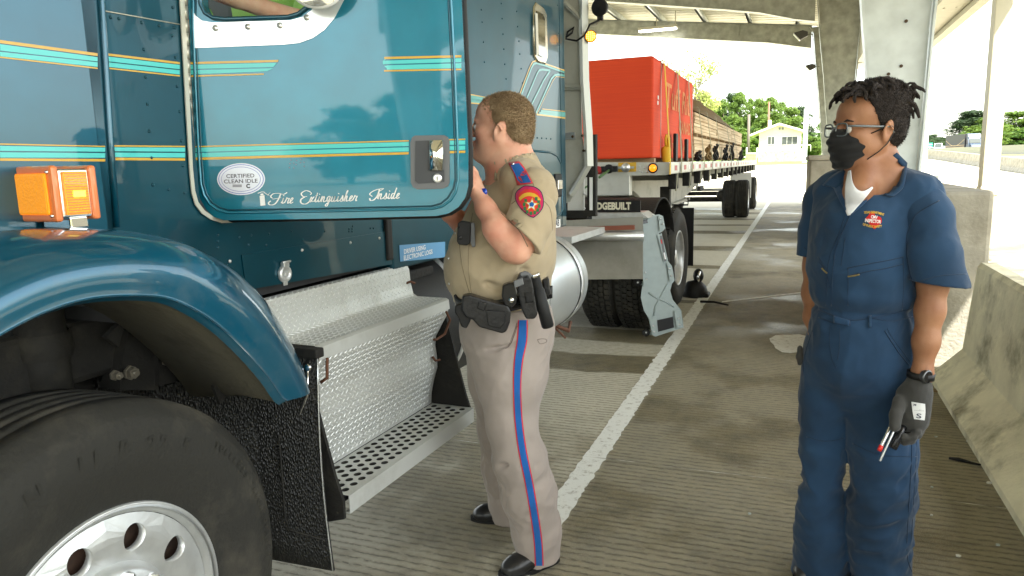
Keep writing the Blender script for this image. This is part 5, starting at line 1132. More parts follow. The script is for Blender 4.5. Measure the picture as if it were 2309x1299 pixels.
# wheels
for Yc in (20.9, 24.65):
    for x in (-1.25, -1.58, -3.55): wheel(tlr, x, Yc, drive=False, detail=False, frame=lb, R=.51, z=.51, rimm=M_alu_w)
    mb = MB(); mb.tube([(-3.8,Yc,.5),(-1.4,Yc,.5)], .07, 10); mb.box((-3.0,Yc-.5,.6),(-2.9,Yc+.5,.75)); mb.sphere((-1.9,Yc-.35,.62), .14, 8); lb(mb, 'axle', M_frame)
mb = MB(); mb.box((-1.86, 22.6, .45), (-1.26, 22.62, 1.18)); lb(mb, 'mud_flap', mat('white_flap', (.62,.62,.58), .6))
mb = MB(); mb.box((-3.8, Y1-.05, .55), (XT, Y1, 1.40)); mb.v = mb.v[:]; 
mb = MB(); mb.box((-3.8, Y1-.06, 1.2), (XT-.02, Y1, 1.40)); mb.box((-3.4, Y1-.06,.55),(-1.6,Y1,.65)); mb.box((-3.2,Y1-.06,.65),(-3.1,Y1,1.2)); mb.box((-1.9,Y1-.06,.65),(-1.8,Y1,1.2)); lb(mb, 'rear_guard', M_rail)
# ================================================================== LOAD
XB = -1.46
def LX(x, y, X=XB): return XP(x, y, X)
r0 = YP(1474, 362, 7.97); zt = YP(1470, 125, 7.97).z; yb1 = 11.15
rb = thing('red_bundle', 'tall block of bright red wrapped board at the front of the trailer', 'bundle', (-2.57, 7.97, 1.56))
RO = Vector((-2.57, 7.97, 1.56))
def rbb(mb, name, m=None, par=None, **k): mb.v = [(v[0]-RO.x, v[1]-RO.y, v[2]-RO.z) for v in mb.v]; return mb.build(name, m, par or rb, **k)
def redm():
    m = mat('red_edge_paint', (.50,.028,.010), .75, bump=.1, bscale=40); nt = m.node_tree; N = nt.nodes; L = nt.links.new; b = N['Principled BSDF']
    tc = N.new('ShaderNodeTexCoord'); mp = N.new('ShaderNodeMapping'); mp.inputs['Scale'].default_value = (.8,.8,60); L(tc.outputs['Object'], mp.inputs[0]); n = N.new('ShaderNodeTexNoise'); n.inputs['Scale'].default_value = 1.5; n.inputs['Detail'].default_value = 5; L(mp.outputs[0], n.inputs[0])
    n2 = N.new('ShaderNodeTexNoise'); n2.inputs['Scale'].default_value = 1.2; L(tc.outputs['Object'], n2.inputs[0])
    ad = N.new('ShaderNodeMath'); ad.operation = 'ADD'; L(n.outputs[0], ad.inputs[0]); L(n2.outputs[0], ad.inputs[1])
    r = N.new('ShaderNodeValToRGB'); r.color_ramp.elements[0].position = .8/2; r.color_ramp.elements[1].position = 1.3/2; r.color_ramp.elements[0].color = (.60,.045,.010,1); r.color_ramp.elements[1].color = (.70,.065,.012,1)
    h = N.new('ShaderNodeMath'); h.operation = 'MULTIPLY'; h.inputs[1].default_value = .5; L(ad.outputs[0], h.inputs[0]); L(h.outputs[0], r.inputs[0]); L(r.outputs[0], b.inputs['Base Color']); return m
M_red = redm()
mb = MB(); nl = 44
P = []
mb.box((-3.68, 7.97, 1.58), (XB, yb1, zt), .025)
blk = rbb(mb, 'board_stack', M_red)
# lettering on the side, worn cream
mb = MB(); mb.use(mat('worn_cream_letters', (.66,.28,.12), .8, dirt=(.55,.055,.015), dscale=16, damt=1.))
def sidetext(txt, a, b, zc, hgt, par=blk):
    v, f = text_mesh(txt, 1., Matrix.Identity(4), bold=.01, shear=.12); xs = [q.x for q in v]; ys_ = [q.y for q in v]; x0, x1_, y0_, y1_ = min(xs), max(xs), min(ys_), max(ys_)
    mb.add([Vector((XB+.006, a+(q.x-x0)/(x1_-x0)*(b-a), zc+((q.y-y0_)/(y1_-y0_)-.5)*hgt)) for q in v], f, False)
yA, yB = LX(1500, 300).y, LX(1556, 300).y; zT, zM = LX(1520, 200).z, LX(1520, 245).z
sidetext('Tuff Rib', yA, yB, (LX(1515,192).z+LX(1515,248).z)/2, (LX(1515,192).z-LX(1515,248).z))
sidetext('CANADA', LX(1530, 285).y, LX(1560, 290).y, LX(1542, 289).z, .17); sidetext('73', LX(1514,333).y, LX(1520,333).y, LX(1517,332).z, .10); sidetext('4', LX(1539,335).y, LX(1542,335).y, LX(1540,335).z, .08)
rbb(mb, 'lettering', None, blk, fix=False)
for px, py in ((1484,220),(1483,232)): mb = MB(); p = LX(px, py, XB+.004); mb.box((p.x, p.y-.03, p.z-.02), (p.x+.003, p.y+.03, p.z+.02)); rbb(mb, 'tag', M_white, blk)
for px in (1490, 1561): mb = MB(); y = LX(px, 200).y; mb.box((XB+.002, y-.008, 1.58), (XB+.005, y+.008, zt+.003)); mb.box((-3.7, y-.008, zt+.001), (XB+.005, y+.008, zt+.004)); rbb(mb, 'band', mat('steel_band', (.45,.40,.38), .4, .5), blk)
for y in (8.2, 9.5, 10.9):
    o = MB(); o.box((-3.65, y-.05, 1.532), (XB-.02, y+.05, 1.578)); rbb(o, 'bearer', mat('bearer_wood', (.38,.27,.15), .8))
# timber stack
M_lum = mat('sawn_timber', (.44,.32,.19), .8, var=.14, vscale=3, bump=.1, bscale=30)
def lumm():
    nt = M_lum.node_tree; N = nt.nodes; L = nt.links.new; b = N['Principled BSDF']; oi = N.new('ShaderNodeTexCoord')
    mp = N.new('ShaderNodeMapping'); mp.inputs['Scale'].default_value = (3,.25,12); L(oi.outputs['Object'], mp.inputs[0]); n = N.new('ShaderNodeTexNoise'); n.inputs['Scale'].default_value = 2.; n.inputs['Detail'].default_value = 5; L(mp.outputs[0], n.inputs[0]); r = N.new('ShaderNodeValToRGB'); r.color_ramp.elements[0].color = (.48,.35,.21,1); r.color_ramp.elements[1].color = (.72,.58,.40,1); r.color_ramp.elements[0].position = .35; r.color_ramp.elements[1].position = .62; L(n.outputs[0], r.inputs[0]); L(r.outputs[0], b.inputs['Base Color'])
lumm()
M_tar = mat('brown_tarp', (.16,.10,.035), .7, bump=.6, bscale=8)
ly0, ly1 = 11.5, 21.6; zl = YP(1573, 245, 11.6).z
grp = 'timber packs stacked on the trailer'
rs = random.Random(8)
names = {(0,0):'lowest front pack of sawn timber on the trailer, next to the red bundle', (1,0):'upper front pack of sawn timber, against the red bundle', (0,1):'lowest middle pack of sawn timber on the trailer', (1,1):'upper middle pack of sawn timber under the brown tarp', (0,2):'lowest rear pack of sawn timber over the trailer wheels', (1,2):'upper rear pack of sawn timber over the trailer wheels'}
hh = (zl-1.60)/2
for j in range(3):
    a, b = ly0+j*3.37, ly0+(j+1)*3.37-.03
    for lv_ in range(2):
        z0 = 1.60+lv_*hh; t = thing('timber_pack', names[(lv_, j)], 'timber', (-2.57, a, z0), 0, grp)
        rows = 6; dz = (hh-.05)/rows
        mb = MB()
        for r in range(rows):
            o_ = rs.uniform(-.012, .006); ea, eb = rs.uniform(0,.04), rs.uniform(0,.04); mb.box((-1.05, ea, r*dz+.002), (XB-.02+2.57+o_, b-a-eb, (r+1)*dz-.003), .004)
        mb.build('boards', M_lum, t)
        for q in (.4, (b-a)/2, b-a-.4): mb = MB(); mb.box((-1.05, q-.045, -.045), (XB+2.57-.03, q+.045, 0)); mb.build('bearer', MATS['bearer_wood'], t)
# tarp heap on the stack
P = []
for i in range(40):
    t = i/39; y = 11.6+t*7.5; row = []
    for j in range(14):
        s_ = j/13; x = XB-.05-1.9*s_; row.append(Vector((x+2.5, y-15, (.03+.42*math.sin(min(1, s_*3)*math.pi/2)*(math.sin(t*math.pi)**.4) + .09*noise.noise(Vector((x*2.5, y*1.6, 1)))+.05*noise.noise(Vector((x*7, y*4, 5)))) if 0 < j < 13 and 0 < i < 39 else 0.0)))
    P.append(row)
mb = MB(); mb.grid(P, True); o = mb.build('tarp', M_tar); o.location = (-2.5, 15, zl-.02); tag(o, 'crumpled brown tarp lying on top of the timber stack', 'tarp')
# straps: each one its own thing
def strap(y, ytop, zt_, X, m, label, w_=.05, lean=0., nm='tie_down_strap', x2=-3.7, grp='tie down straps over the load', top=True):
    o = Vector((X, y, 1.40)); mb = MB(); pts = [(0.014+(XT-X)*1.0, -.0, -.0), (0.02+(XT-X)*.98, 0, .14), (.012, ytop-y-(ytop-y)*.0, zt_-1.40-.02), (-.01, ytop-y, zt_-1.40+.012), (x2-X, ytop-y, zt_-1.40+.012)]
    if not top: pts = pts[:4]+[(-.05, ytop-y, zt_-1.40+.012)]
    P = [[Vector(p)+Vector((0,-w_/2,0)), Vector(p)+Vector((0,w_/2,0))] for p in pts]; mb.grid(P, False); s = mb.build(nm, m, sol=.004); s.location = o; tag(s, label, 'strap', grp)
M_sy = mat('strap_yellow', (.62,.38,.02), .7); M_sg = MATS['strap_grey']
strap(LX(1508,362,XT).y, LX(1494,150).y, zt, XB+.01, M_sy, 'bright yellow strap over the front of the red bundle', .075)
strap(LX(1534,362,XT).y, LX(1524,175).y, zt, XB+.01, M_sg, 'grey strap over the middle of the red bundle, next to the yellow one', .075)
strap(LX(1559,362,XT).y, LX(1549,190).y, zt, XB+.01, M_sg, 'grey strap over the rear part of the red bundle', .075)
for px, pt, lb_ in ((1586,1573,'first grey strap over the timber, just behind the red bundle'),(1605,1592,'second grey strap over the timber from the red bundle'),(1624,1612,'third grey strap over the timber from the red bundle'),(1648,1636,'fourth grey strap over the timber from the red bundle'),(1663,1651,'last grey strap near the rear end of the timber')):
    strap(LX(px, 360, XT).y, LX(pt, 280).y, zl+.02, XB+.005, M_sg, lb_, .06)
# yellow ratchet bag hanging on the yellow strap
mb = MB(); c = LX(1502, 345, XB+.05); 
mb.lathe([(-.11,.03),(-.08,.045),(.02,.055),(.06,.05),(.08,.02)], (0,0,0), (0,0,1), 12); mb.tube([(0,-.03,.08),(0,-.05,.16),(0,.0,.2),(0,.05,.16),(0,.03,.08)], .014, 6); mb.tube([(.03,-.02,.06),(.03,-.03,.14),(.03,.02,.17),(.03,.03,.08)], .012, 6); o = mb.build('strap_roll', M_sy); o.location = c; tag(o, 'yellow rolled strap end hanging beside the yellow strap', 'strap')
# coiled black cords beside the straps, on the deck edge
for px, py, s_, lb_ in ((1528,352,.8,'black edge guard behind the middle grey strap on the red bundle'),(1552,352,.7,'black edge guard behind the rear grey strap on the red bundle'),(1577,356,.9,'low flat coil of black cord right behind the red bundle'),(1600,348,1.1,'brown cord coil beside the second timber strap'),(1616,345,1.3,'tall black cord loop beside the third timber strap'),(1638,348,1.3,'thick black cord coil beside the fourth timber strap'),(1652,338,1.7,'tallest twisted cord coil near the end of the timber'),(1672,354,1.8,'flat heap of black cord at the rear of the deck')):
    c = LX(px, 362, XB+.09); zc = 1.535; mb = MB(); rs = random.Random(px)
    if px < 1560: mb.box((-.05,-.05,0),(-.01,.09,.42*s_),.01)
    else:
        for q in range(3):
            ra, rz = .10*s_*(1+.2*q), (.07 if px in (1577,1672) else .11)*s_*(1-.15*q); mb.tube([(.02*math.sin(k*1.7+q)-.02*q, ra*math.sin(k/14*6.283)+rs.uniform(-.02,.02), rz+.02+rz*math.cos(k/14*6.283)+rs.uniform(-.02,.02)) for k in range(14)], .016, 6, closed=True)
    o = mb.build('cord_coil' if px > 1560 else 'edge_guard', M_black if px != 1600 else M_tar); o.location = (c.x, c.y, zc); tag(o, lb_, 'cord' if px > 1560 else 'edge guard', 'black cords on the deck edge')
# timbers on the ground under the trailer
p = GP(1575, 505)
t = thing('crib_blocks', 'dark wooden blocks stacked under the trailer between the wheels', 'blocks', (-2.1, 14.2, 0)); 
for a, b, z in ((-.9,-.2,0),(-.9,-.2,.24),(-.8,-.1,.48)):
    mb = MB(); mb.box((-.9, a, z), (.35, a+.24, z+.22), .01); mb.build('block', mat('creosote_timber', (.06,.045,.03), .9), t)
# ================================================================== CREEPER leaning against the drive wheels
CF = lambda x, y: None
mb = MB()
cp = [(1424,497),(1432,493),(1486,484),(1495,488),(1500,515),(1494,522),(1486,526),(1490,560),(1507,590),(1515,600),(1521,632),(1515,640),(1511,655),(1517,676),(1530,692),(1536,700),(1541,738),(1478,758),(1470,755),(1462,716),(1452,700),(1445,670),(1449,640),(1455,628),(1452,610),(1445,605),(1432,604),(1420,530),(1427,528)]
# plane through: foot at depth where its lower wheels meet the ground, head leaning back towards the wheels
b0 = GP(1462, 762); b1 = GP(1545, 748)
cd0 = (RC @ np.array(b0-Vector((0,0,HCAM))))[2]
def CP(x, y, o=0.):
    k = (762-y)/270.; return W(x, y, cd0-.12-.02*k-o)
CO = Vector(((b0.x+b1.x)/2, b0.y, 0)); cr_t = thing('mechanics_creeper', 'grey plastic mechanic creeper leaning upright against the rear truck wheels', 'creeper', CO)
def cbd(mb, name, m=None, par=None, **k): mb.v = [(v[0]-CO.x, v[1]-CO.y, v[2]-CO.z) for v in mb.v]; return mb.build(name, m, par or cr_t, **k)
M_cr = mat('grey_creeper_plastic', (.30,.36,.355), .4, var=.05, vscale=20)
P0 = [CP(x, y, 0) for x, y in cp]; P1 = [CP(x, y, .035) for x, y in cp]
ctr = sum(P1, Vector())/len(P1)
mb = MB(); mb.prism(P0, CP(1480,600,.035)-CP(1480,600,0))
def pad(pts, o0, o1, m=None): mb.prism([CP(x, y, o0) for x, y in pts], CP(1480,600,o1)-CP(1480,600,o0))
# hollowed seat: raised side rails
pad(((1425,496),(1434,494),(1442,530),(1434,534),(1428,530)), .035, .055); pad(((1484,487),(1494,490),(1499,514),(1488,520)), .035, .055); pad(((1430,535),(1440,532),(1456,600),(1446,603)), .035, .05); pad(((1482,530),(1492,526),(1506,586),(1497,590)), .035, .05)
pad(((1446,606),(1458,604),(1462,640),(1452,644)), .035, .055); pad(((1504,592),(1514,600),(1520,630),(1510,634)), .035, .055); pad(((1464,718),(1480,712),(1484,754),(1472,756)), .035, .055); pad(((1520,700),(1534,700),(1540,737),(1526,741)), .035, .055)
mb.tube([CP(x, y, .036) for x, y in ((1462,660),(1480,672),(1500,680),(1520,692))], .008, 6); mb.tube([CP(x, y, .036) for x, y in ((1505,640),(1490,668),(1478,690),(1474,712))], .008, 6)
body = cbd(mb, 'body', M_cr)
mb = MB(); pad(((1482,722),(1517,714),(1520,738),(1484,748)), .036, .058); cbd(mb, 'head_cushion', M_black)
mb = MB(); pad(((1446,497),(1460,494),(1461,503),(1448,505)), .0352, .037); cbd(mb, 'hand_slot', M_blackg, body)
mb = MB(); pad(((1488,532),(1493,531),(1503,588),(1498,590)), .0502, .052); lbq = cbd(mb, 'label', M_grey, body); mb = MB(); pad(((1489,540),(1492,540),(1494,549),(1491,550)), .0525, .053); cbd(mb, 'red_mark', mat('label_red', (.5,.03,.03), .5), lbq)
mb = MB(); pad(((1496,570),(1499,569),(1502,584),(1499,585)), .0525, .053); cbd(mb, 'white_mark', M_white, lbq)
for x, y in ((1431,505),(1433,517),(1489,494),(1494,505),(1455,615),(1458,630),(1510,606),(1514,622),(1473,735),(1475,748),(1530,718),(1533,732)): mb = MB(); c = CP(x, y, .056); rivet(mb, c, (CP(1480,600,.1)-CP(1480,600,0)), .009); cbd(mb, 'bolt', M_alu, body)
for x, y in ((1417,520),(1438,637),(1457,750)):
    mb = MB(); c = CP(x, y, -.02); ax = (CP(x,y,1)-CP(x,y,0)).normalized(); mb.use(M_black); mb.lathe([(0,.018),(.004,.034),(.026,.034),(.03,.018),(.03,1e-4)], c, ax, 18); mb.use(M_alu); mb.lathe([(.031,.008),(.036,1e-4)], c, ax, 10); mb.use(M_cr); mb.box((-.01,-.01,-.02),(.05 if x < 1500 else -.05,.01,.01), 0, Matrix.Translation(c)); cbd(mb, 'caster', None)
# small dark bag-like device and rod by the wheel
p = GP(1566, 668); t = thing('work_lamp_bag', 'small dark grey portable work lamp standing behind the creeper', 'work lamp', p)
mb = MB(); mb.lathe([(0,.14),(.04,.155),(.12,.13),(.17,.08),(.19,1e-3)], (0,0,0), (0,0,1), 20); mb.box((-.12,-.1,0),(.17,.1,.05),.02); b_ = mb.build('lamp_base', M_black, t)
mb = MB(); mb.sphere((.04,0,.24), .075, 8, (.8,1,1.1)); mb.build('lamp_head', M_black, t)
mb = MB(); mb.tube([(.06,-.07,.30),(.05,-.09,.24),(.05,-.09,.18)], .016, 6); mb.build('reflector', M_chrome, t)
a, b_ = GP(1580, 680, .02), GP(1642, 688, .02); mb = MB(); mb.tube([(0,0,0), (b_-a)*.5+Vector((0,0,.015)), b_-a], [.014,.012,.010], 8); o = mb.build('pry_bar', M_black); o.location = a; tag(o, 'black bar lying on the ground across the white lane line', 'bar')
# ================================================================== FIGURES: implicit surfaces -> one continuous skin per garment
def rot_to(f, u=(0,0,1)):
    f = np.array(f, float); f /= np.linalg.norm(f); u = np.array(u, float); u -= f*u.dot(f); u /= np.linalg.norm(u); return np.stack([f, np.cross(u, f), u], 1)   # columns forward, left, up
class SDF:
    def __init__(s, lo, hi, res):
        s.lo = np.array(lo, float); s.res = res; s.n = np.ceil((np.array(hi)-s.lo)/res).astype(int)+1; s.d = np.full(s.n, .08, np.float32)
        s.ax = [s.lo[i]+res*np.arange(s.n[i]) for i in range(3)]
    def sub(s, lo, hi):
        a = np.clip(((np.array(lo)-s.lo)/s.res).astype(int)-1, 0, s.n-1); b = np.clip(((np.array(hi)-s.lo)/s.res).astype(int)+2, 1, s.n)
        if (b <= a).any(): return None, None
        sl = tuple(slice(a[i], b[i]) for i in range(3)); X, Y, Z = np.meshgrid(*[s.ax[i][sl[i]] for i in range(3)], indexing='ij'); return sl, np.stack([X, Y, Z], -1)
    def comb(s, sl, d, k, mode):
        c = s.d[sl]
        if mode == 'u':
            if k: h = np.maximum(k-np.abs(c-d), 0)/k; r = np.minimum(c, d)-h*h*k*.25
            else: r = np.minimum(c, d)
        else:
            if k: h = np.maximum(k-np.abs(c+d), 0)/k; r = np.maximum(c, -d)+h*h*k*.25
            else: r = np.maximum(c, -d)
        s.d[sl] = r
    def cone(s, a, b, ra, rb, k=.02, mode='u', flat=None, fa=1.):
        a = np.array(a, float); b = np.array(b, float); m = (max(ra, rb)*max(1, fa)+k+.03); lo = np.minimum(a, b)-m; hi = np.maximum(a, b)+m; sl, P = s.sub(lo, hi)
        if sl is None: return
        if flat is not None:
            n = np.array(flat, float); n /= np.linalg.norm(n); P = P-((P-a)@n)[..., None]*n*(1-1/fa); b = b-((b-a)@n)*n*(1-1/fa)
        ab = b-a; L = ab@ab+1e-9; t = np.clip(((P-a)@ab)/L, 0, 1); d = np.linalg.norm(P-a-t[..., None]*ab, axis=-1)-(ra+(rb-ra)*t)
        if fa < 1 and flat is not None: d = d*(.5+.5*fa)
        s.comb(sl, d, k, mode)
    def ell(s, c, r, R=None, k=.02, mode='u'):
        c = np.array(c, float); r = np.array(r, float); m = r.max()+k+.03; sl, P = s.sub(c-m, c+m)
        if sl is None: return
        q = P-c
        if R is not None: q = q@R
        k0 = np.linalg.norm(q/r, axis=-1); k1 = np.linalg.norm(q/(r*r), axis=-1)+1e-6; s.comb(sl, k0*(k0-1)/k1, k, mode)
    def half(s, p, n, k=0., box=None):          # cut away the side n points to
        p = np.array(p, float); n = np.array(n, float); n /= np.linalg.norm(n)
        if box is None: sl, P = s.sub(s.lo, s.lo+s.res*s.n)
        else: sl, P = s.sub(*box)
        if sl is None: return
        d = (P-p)@n; c = s.d[sl]
        s.d[sl] = np.maximum(c, d)
    def disp(s, fn, box=None):
        if box is None: sl, P = s.sub(s.lo, s.lo+s.res*s.n)
        else: sl, P = s.sub(*box)
        c = s.d[sl]; m = np.abs(c) < .035
        if m.any(): c[m] += fn(P[m]); s.d[sl] = c
    def mesh(s, smooth=1):
        d = s.d; ins = d < 0; n = d.shape
        cs = np.zeros((n[0]-1, n[1]-1, n[2]-1), np.int8)
        for i in (0,1):
            for j in (0,1):
                for k in (0,1): cs += ins[i:n[0]-1+i, j:n[1]-1+j, k:n[2]-1+k]
        act = (cs > 0) & (cs < 8); idx = -np.ones(act.shape, np.int64); I = np.argwhere(act); idx[act] = np.arange(len(I))
        acc = np.zeros((len(I), 3)); cnt = np.zeros(len(I))
        cor = [(i,j,k) for i in (0,1) for j in (0,1) for k in (0,1)]
        for a in cor:
            for ax in range(3):
                if a[ax]: continue
                b = list(a); b[ax] = 1; da = d[I[:,0]+a[0], I[:,1]+a[1], I[:,2]+a[2]]; db = d[I[:,0]+b[0], I[:,1]+b[1], I[:,2]+b[2]]
                m = (da < 0) != (db < 0); t = np.where(m, da/(da-db+1e-12), 0); p = np.array(a, float)[None].repeat(len(I), 0); p[:, ax] += t
                acc[m] += p[m]; cnt[m] += 1
        V = (I+acc/cnt[:, None])*s.res+s.lo; F = []
        for ax in range(3):
            u, v = [x for x in range(3) if x != ax]; sl0 = [slice(None)]*3; sl1 = [slice(None)]*3; sl0[ax] = slice(0, n[ax]-1); sl1[ax] = slice(1, n[ax])
            A = ins[tuple(sl0)]; B = ins[tuple(sl1)]; ed = A != B; E = np.argwhere(ed); E = E[(E[:, u] > 0) & (E[:, v] > 0) & (E[:, u] < n[u]-1) & (E[:, v] < n[v]-1)]
            q = []
            for du_, dv in ((1,1),(0,1),(0,0),(1,0)): e = E.copy(); e[:, u] -= du_; e[:, v] -= dv; q.append(idx[e[:,0], e[:,1], e[:,2]])
            q = np.stack(q, 1); flip = A[E[:,0], E[:,1], E[:,2]]
            if ax == 1: flip = ~flip
            q[~flip] = q[~flip][:, ::-1]; F.append(q)
        F = np.concatenate(F); F = F[(F >= 0).all(1)]
        for _ in range(smooth):
            S = np.zeros_like(V); C = np.zeros(len(V))
            for a, b in ((0,1),(1,2),(2,3),(3,0)): np.add.at(S, F[:,a], V[F[:,b]]); np.add.at(C, F[:,a], 1); np.add.at(S, F[:,b], V[F[:,a]]); np.add.at(C, F[:,b], 1)
            V = V*.45+S/np.maximum(C, 1)[:, None]*.55
        return V, F
def mesh_obj(name, V, F, m, parent, O):
    me = bpy.data.meshes.new(name); V = V-np.array(O)
    me.vertices.add(len(V)); me.vertices.foreach_set('co', V.astype(np.float32).ravel()); me.loops.add(F.size); me.loops.foreach_set('vertex_index', F.astype(np.int32).ravel())
    me.polygons.add(len(F)); me.polygons.foreach_set('loop_start', np.arange(len(F), dtype=np.int32)*4); me.polygons.foreach_set('loop_total', np.full(len(F), 4, np.int32)); me.polygons.foreach_set('use_smooth', np.ones(len(F), bool))
    me.update(calc_edges=True); me.validate(); me.materials.append(m); o = bpy.data.objects.new(name, me); COL.objects.link(o); o.parent = parent; return o
class Fig:
    """a figure standing at foot; image positions are read on an upright plane through the feet (off = metres behind it)"""
    def __init__(s, foot, root):
        s.foot = Vector(foot); f = RC[2]; s.fw = Vector((f[0], f[1], 0)).normalized(); s.rt = Vector((s.fw.y, -s.fw.x, 0)); s.root = root; s.O = s.foot.copy(); s.O.z = 0
    def P(s, px, py, off=0.):
        r = ray(px, py); c = Vector((0, 0, HCAM)); t = ((s.foot-c).dot(s.fw)+off)/r.dot(s.fw); return c+r*t
    def sc(s, p): return float((RC @ np.array(p-Vector((0, 0, HCAM))))[2])/FPX
    def c(s, g, a, b, k=.03, mode='u', fa=None, mul=1., flat=None):
        A = s.P(*a[:3]); B = s.P(*b[:3]); g.cone(A, B, a[3]*s.sc(A)*mul, b[3]*s.sc(B)*mul, k, mode, flat=(flat or s.fw) if fa else None, fa=fa or 1.)
    def chain(s, g, pts, k=.03, **kw):
        for a, b in zip(pts, pts[1:]): s.c(g, a, b, k, **kw)
    def cut(s, g, a, nx, nz, noff=0., box=None): g.half(s.P(*a), s.rt*nx+Vector((0,0,nz))+s.fw*noff, box=box)
    def obj(s, name, g, m, smooth=1, parent=None):
        V, F = g.mesh(smooth); o = mesh_obj(name, V, F, m, parent or s.root, s.O); return o
    def bvh(s, *objs):
        vs = []; fs = []
        for o in objs:
            b = len(vs); vs += [Vector(v.co)+s.O for v in o.data.vertices]; fs += [[i+b for i in p.vertices] for p in o.data.polygons]
        s.tree = BVHTree.FromPolygons(vs, fs); return s.tree
    def hit(s, px, py, up=.003):
        o = Vector((0, 0, HCAM)); r = ray(px, py).normalized(); h = s.tree.ray_cast(o, r)
        if h[0] is None:
            return None
        return h[0]-r*up
    def patch(s, L_, R_2, mb, up=.003, nu=12, nv=6):
        def samp(pts, t):
            x = t*(len(pts)-1); i = min(int(x), len(pts)-2); k = x-i; p = [cr(pts[max(i-1,0)][q], pts[i][q], pts[i+1][q], pts[min(i+2,len(pts)-1)][q], k) for q in (0,1)]; return p
        G = []; last = None
        for i in range(nu+1):
            a = samp(L_, i/nu); b = samp(R_2, i/nu); row = []
            for j in range(nv+1):
                t = j/nv; q = s.hit(a[0]+(b[0]-a[0])*t, a[1]+(b[1]-a[1])*t, up)
                row.append(q); last = q or last
            G.append(row)
        # fill misses with the nearest hit's depth
        for i, row in enumerate(G):
            for j, q in enumerate(row):
                if q is None:
                    c = [x for x in row if x is not None] or ([x for r2 in G for x in r2 if x is not None])
                    if not c: return
                    a = samp(L_, i/nu); b = samp(R_2, i/nu); t = j/nv; n_ = c[0] if j < nv/2 else c[-1]; row[j] = W(a[0]+(b[0]-a[0])*t, a[1]+(b[1]-a[1])*t, s.sc(n_)*FPX)
        mb.grid([[q-s.O for q in r] for r in G], True)
    def line(s, pts, mb, r=.0015, up=.0008, n=5):
        c = []
        for i in range(len(pts)-1):
            for k in range(6+(i == len(pts)-2)):
                t = k/6; q = [cr(pts[max(i-1,0)][z], pts[i][z], pts[i+1][z], pts[min(i+2,len(pts)-1)][z], t) for z in (0,1)]; h = s.hit(q[0], q[1], up)
                if h and (not c or (h-s.O-c[-1]).length < .06): c.append(h-s.O)
        if len(c) > 2: mb.tube(c, r, n)
    def text(s, mb, txt, px, py, wpx, hpx, ang=0., up=.004, arc=0, bold=.02):
        v, f = text_mesh(txt, 1., Matrix.Identity(4), bold=bold); xs = [q.x for q in v]; ys_ = [q.y for q in v]; x0, x1 = min(xs), max(xs); y0, y1 = min(ys_), max(ys_); out = []; ca, sa = math.cos(ang), math.sin(ang); last = None
        for q in v:
            a = ((q.x-x0)/(x1-x0)-.5); b = ((q.y-y0)/(y1-y0)-.5); dx = a*wpx; dy = -b*hpx+arc*(a*a*4-.5); X = px+dx*ca-dy*sa; Y = py+dx*sa+dy*ca
            h = s.hit(X, Y, up) or last
            if h is None: return
            last = h; out.append(h-s.O)
        mb.add(out, f, False)
def noise3(P, sc, seed=0):
    rs = np.random.RandomState(seed); r = 0
    for i in range(5):
        k = rs.normal(size=3)*sc; k2 = rs.normal(size=3)*sc*.7; r = r+np.sin(P@k+rs.rand()*6.28+1.3*np.sin(P@k2+rs.rand()*6.28))
    return r/5
def folds(P, sc, seed=0, vert=.4):
    Q = P*np.array([1, 1, vert]); n = noise3(Q, sc, seed); return 1-np.abs(n)*2
def add_head(g, o, R, S=1., k=.014, jaw=1.):
    """forward = R[:,0], left = R[:,1], up = R[:,2]"""
    o = np.array(o)
    L = lambda x, y, z: o+R@(np.array([x, y, z])*S)
    E = lambda c, r, kk=k, mode='u', RR=None: g.ell(L(*c), np.array(r)*S, R if RR is None else RR, kk, mode)
    Cn = lambda a, b, ra, rb, kk=k: g.cone(L(*a), L(*b), ra*S, rb*S, kk)
    E((-.012,0,.045), (.098,.076,.088), 0); E((.045,0,.055), (.052,.062,.052), .03); E((.030,0,-.020), (.064,.057,.078), .025)
    for s in (-1, 1):
        Cn((-.008,s*.052,-.040), (.070,s*.018,-.088), .024*jaw, .020, .03); E((.062,s*.040,-.014), (.026,.024,.022), .02); E((.030,s*.048,-.045), (.034,.022*jaw,.032), .03)
    E((.078,0,-.092), (.022,.024,.020), .02); Cn((.088,-.030,.024), (.088,.030,.024), .010, .010, .02)
    for s in (-1, 1): E((.100,s*.032,.005), (.016,.017,.011), .012, 's')
    for s in (-1, 1): E((.079,s*.031,.004), (.0140,.017,.0135), .004)
    Cn((.097,0,.016), (.117,0,-.020), .007, .0115, .014); E((.106,.011,-.026), (.011,.008,.008), .006); E((.106,-.011,-.026), (.011,.008,.008), .006)
    E((.094,0,-.051), (.012,.026,.0065), .006); E((.092,0,-.061), (.012,.022,.007), .006); 
    g.cone(L(.108,-.02,-.056), L(.108,.02,-.056), .0025*S, .0025*S, .003, 's')
    for s in (-1, 1):
        RR = R@np.array([[math.cos(.25), 0, math.sin(.25)],[0,1,0],[-math.sin(.25), 0, math.cos(.25)]]).T
        RR = RR@np.array([[math.cos(.35*s), -math.sin(.35*s), 0],[math.sin(.35*s), math.cos(.35*s), 0],[0,0,1]])
        E((-.010,s*.079,-.004), (.022,.008,.036), .006, 'u', RR); E((-.006,s*.0885,.002), (.010,.007,.020), .004, 's', RR); E((-.002,s*.078,-.030), (.010,.006,.010), .005)
        g.cone(L(-.006,s*.086,.018), L(-.020,s*.088,.000), .0035*S, .003*S, .003); E((.006,s*.080,-.008), (.006,.005,.008), .004)
    Cn((-.030,0,-.035), (-.038,0,-.150), .049*jaw, .052*jaw, .014)

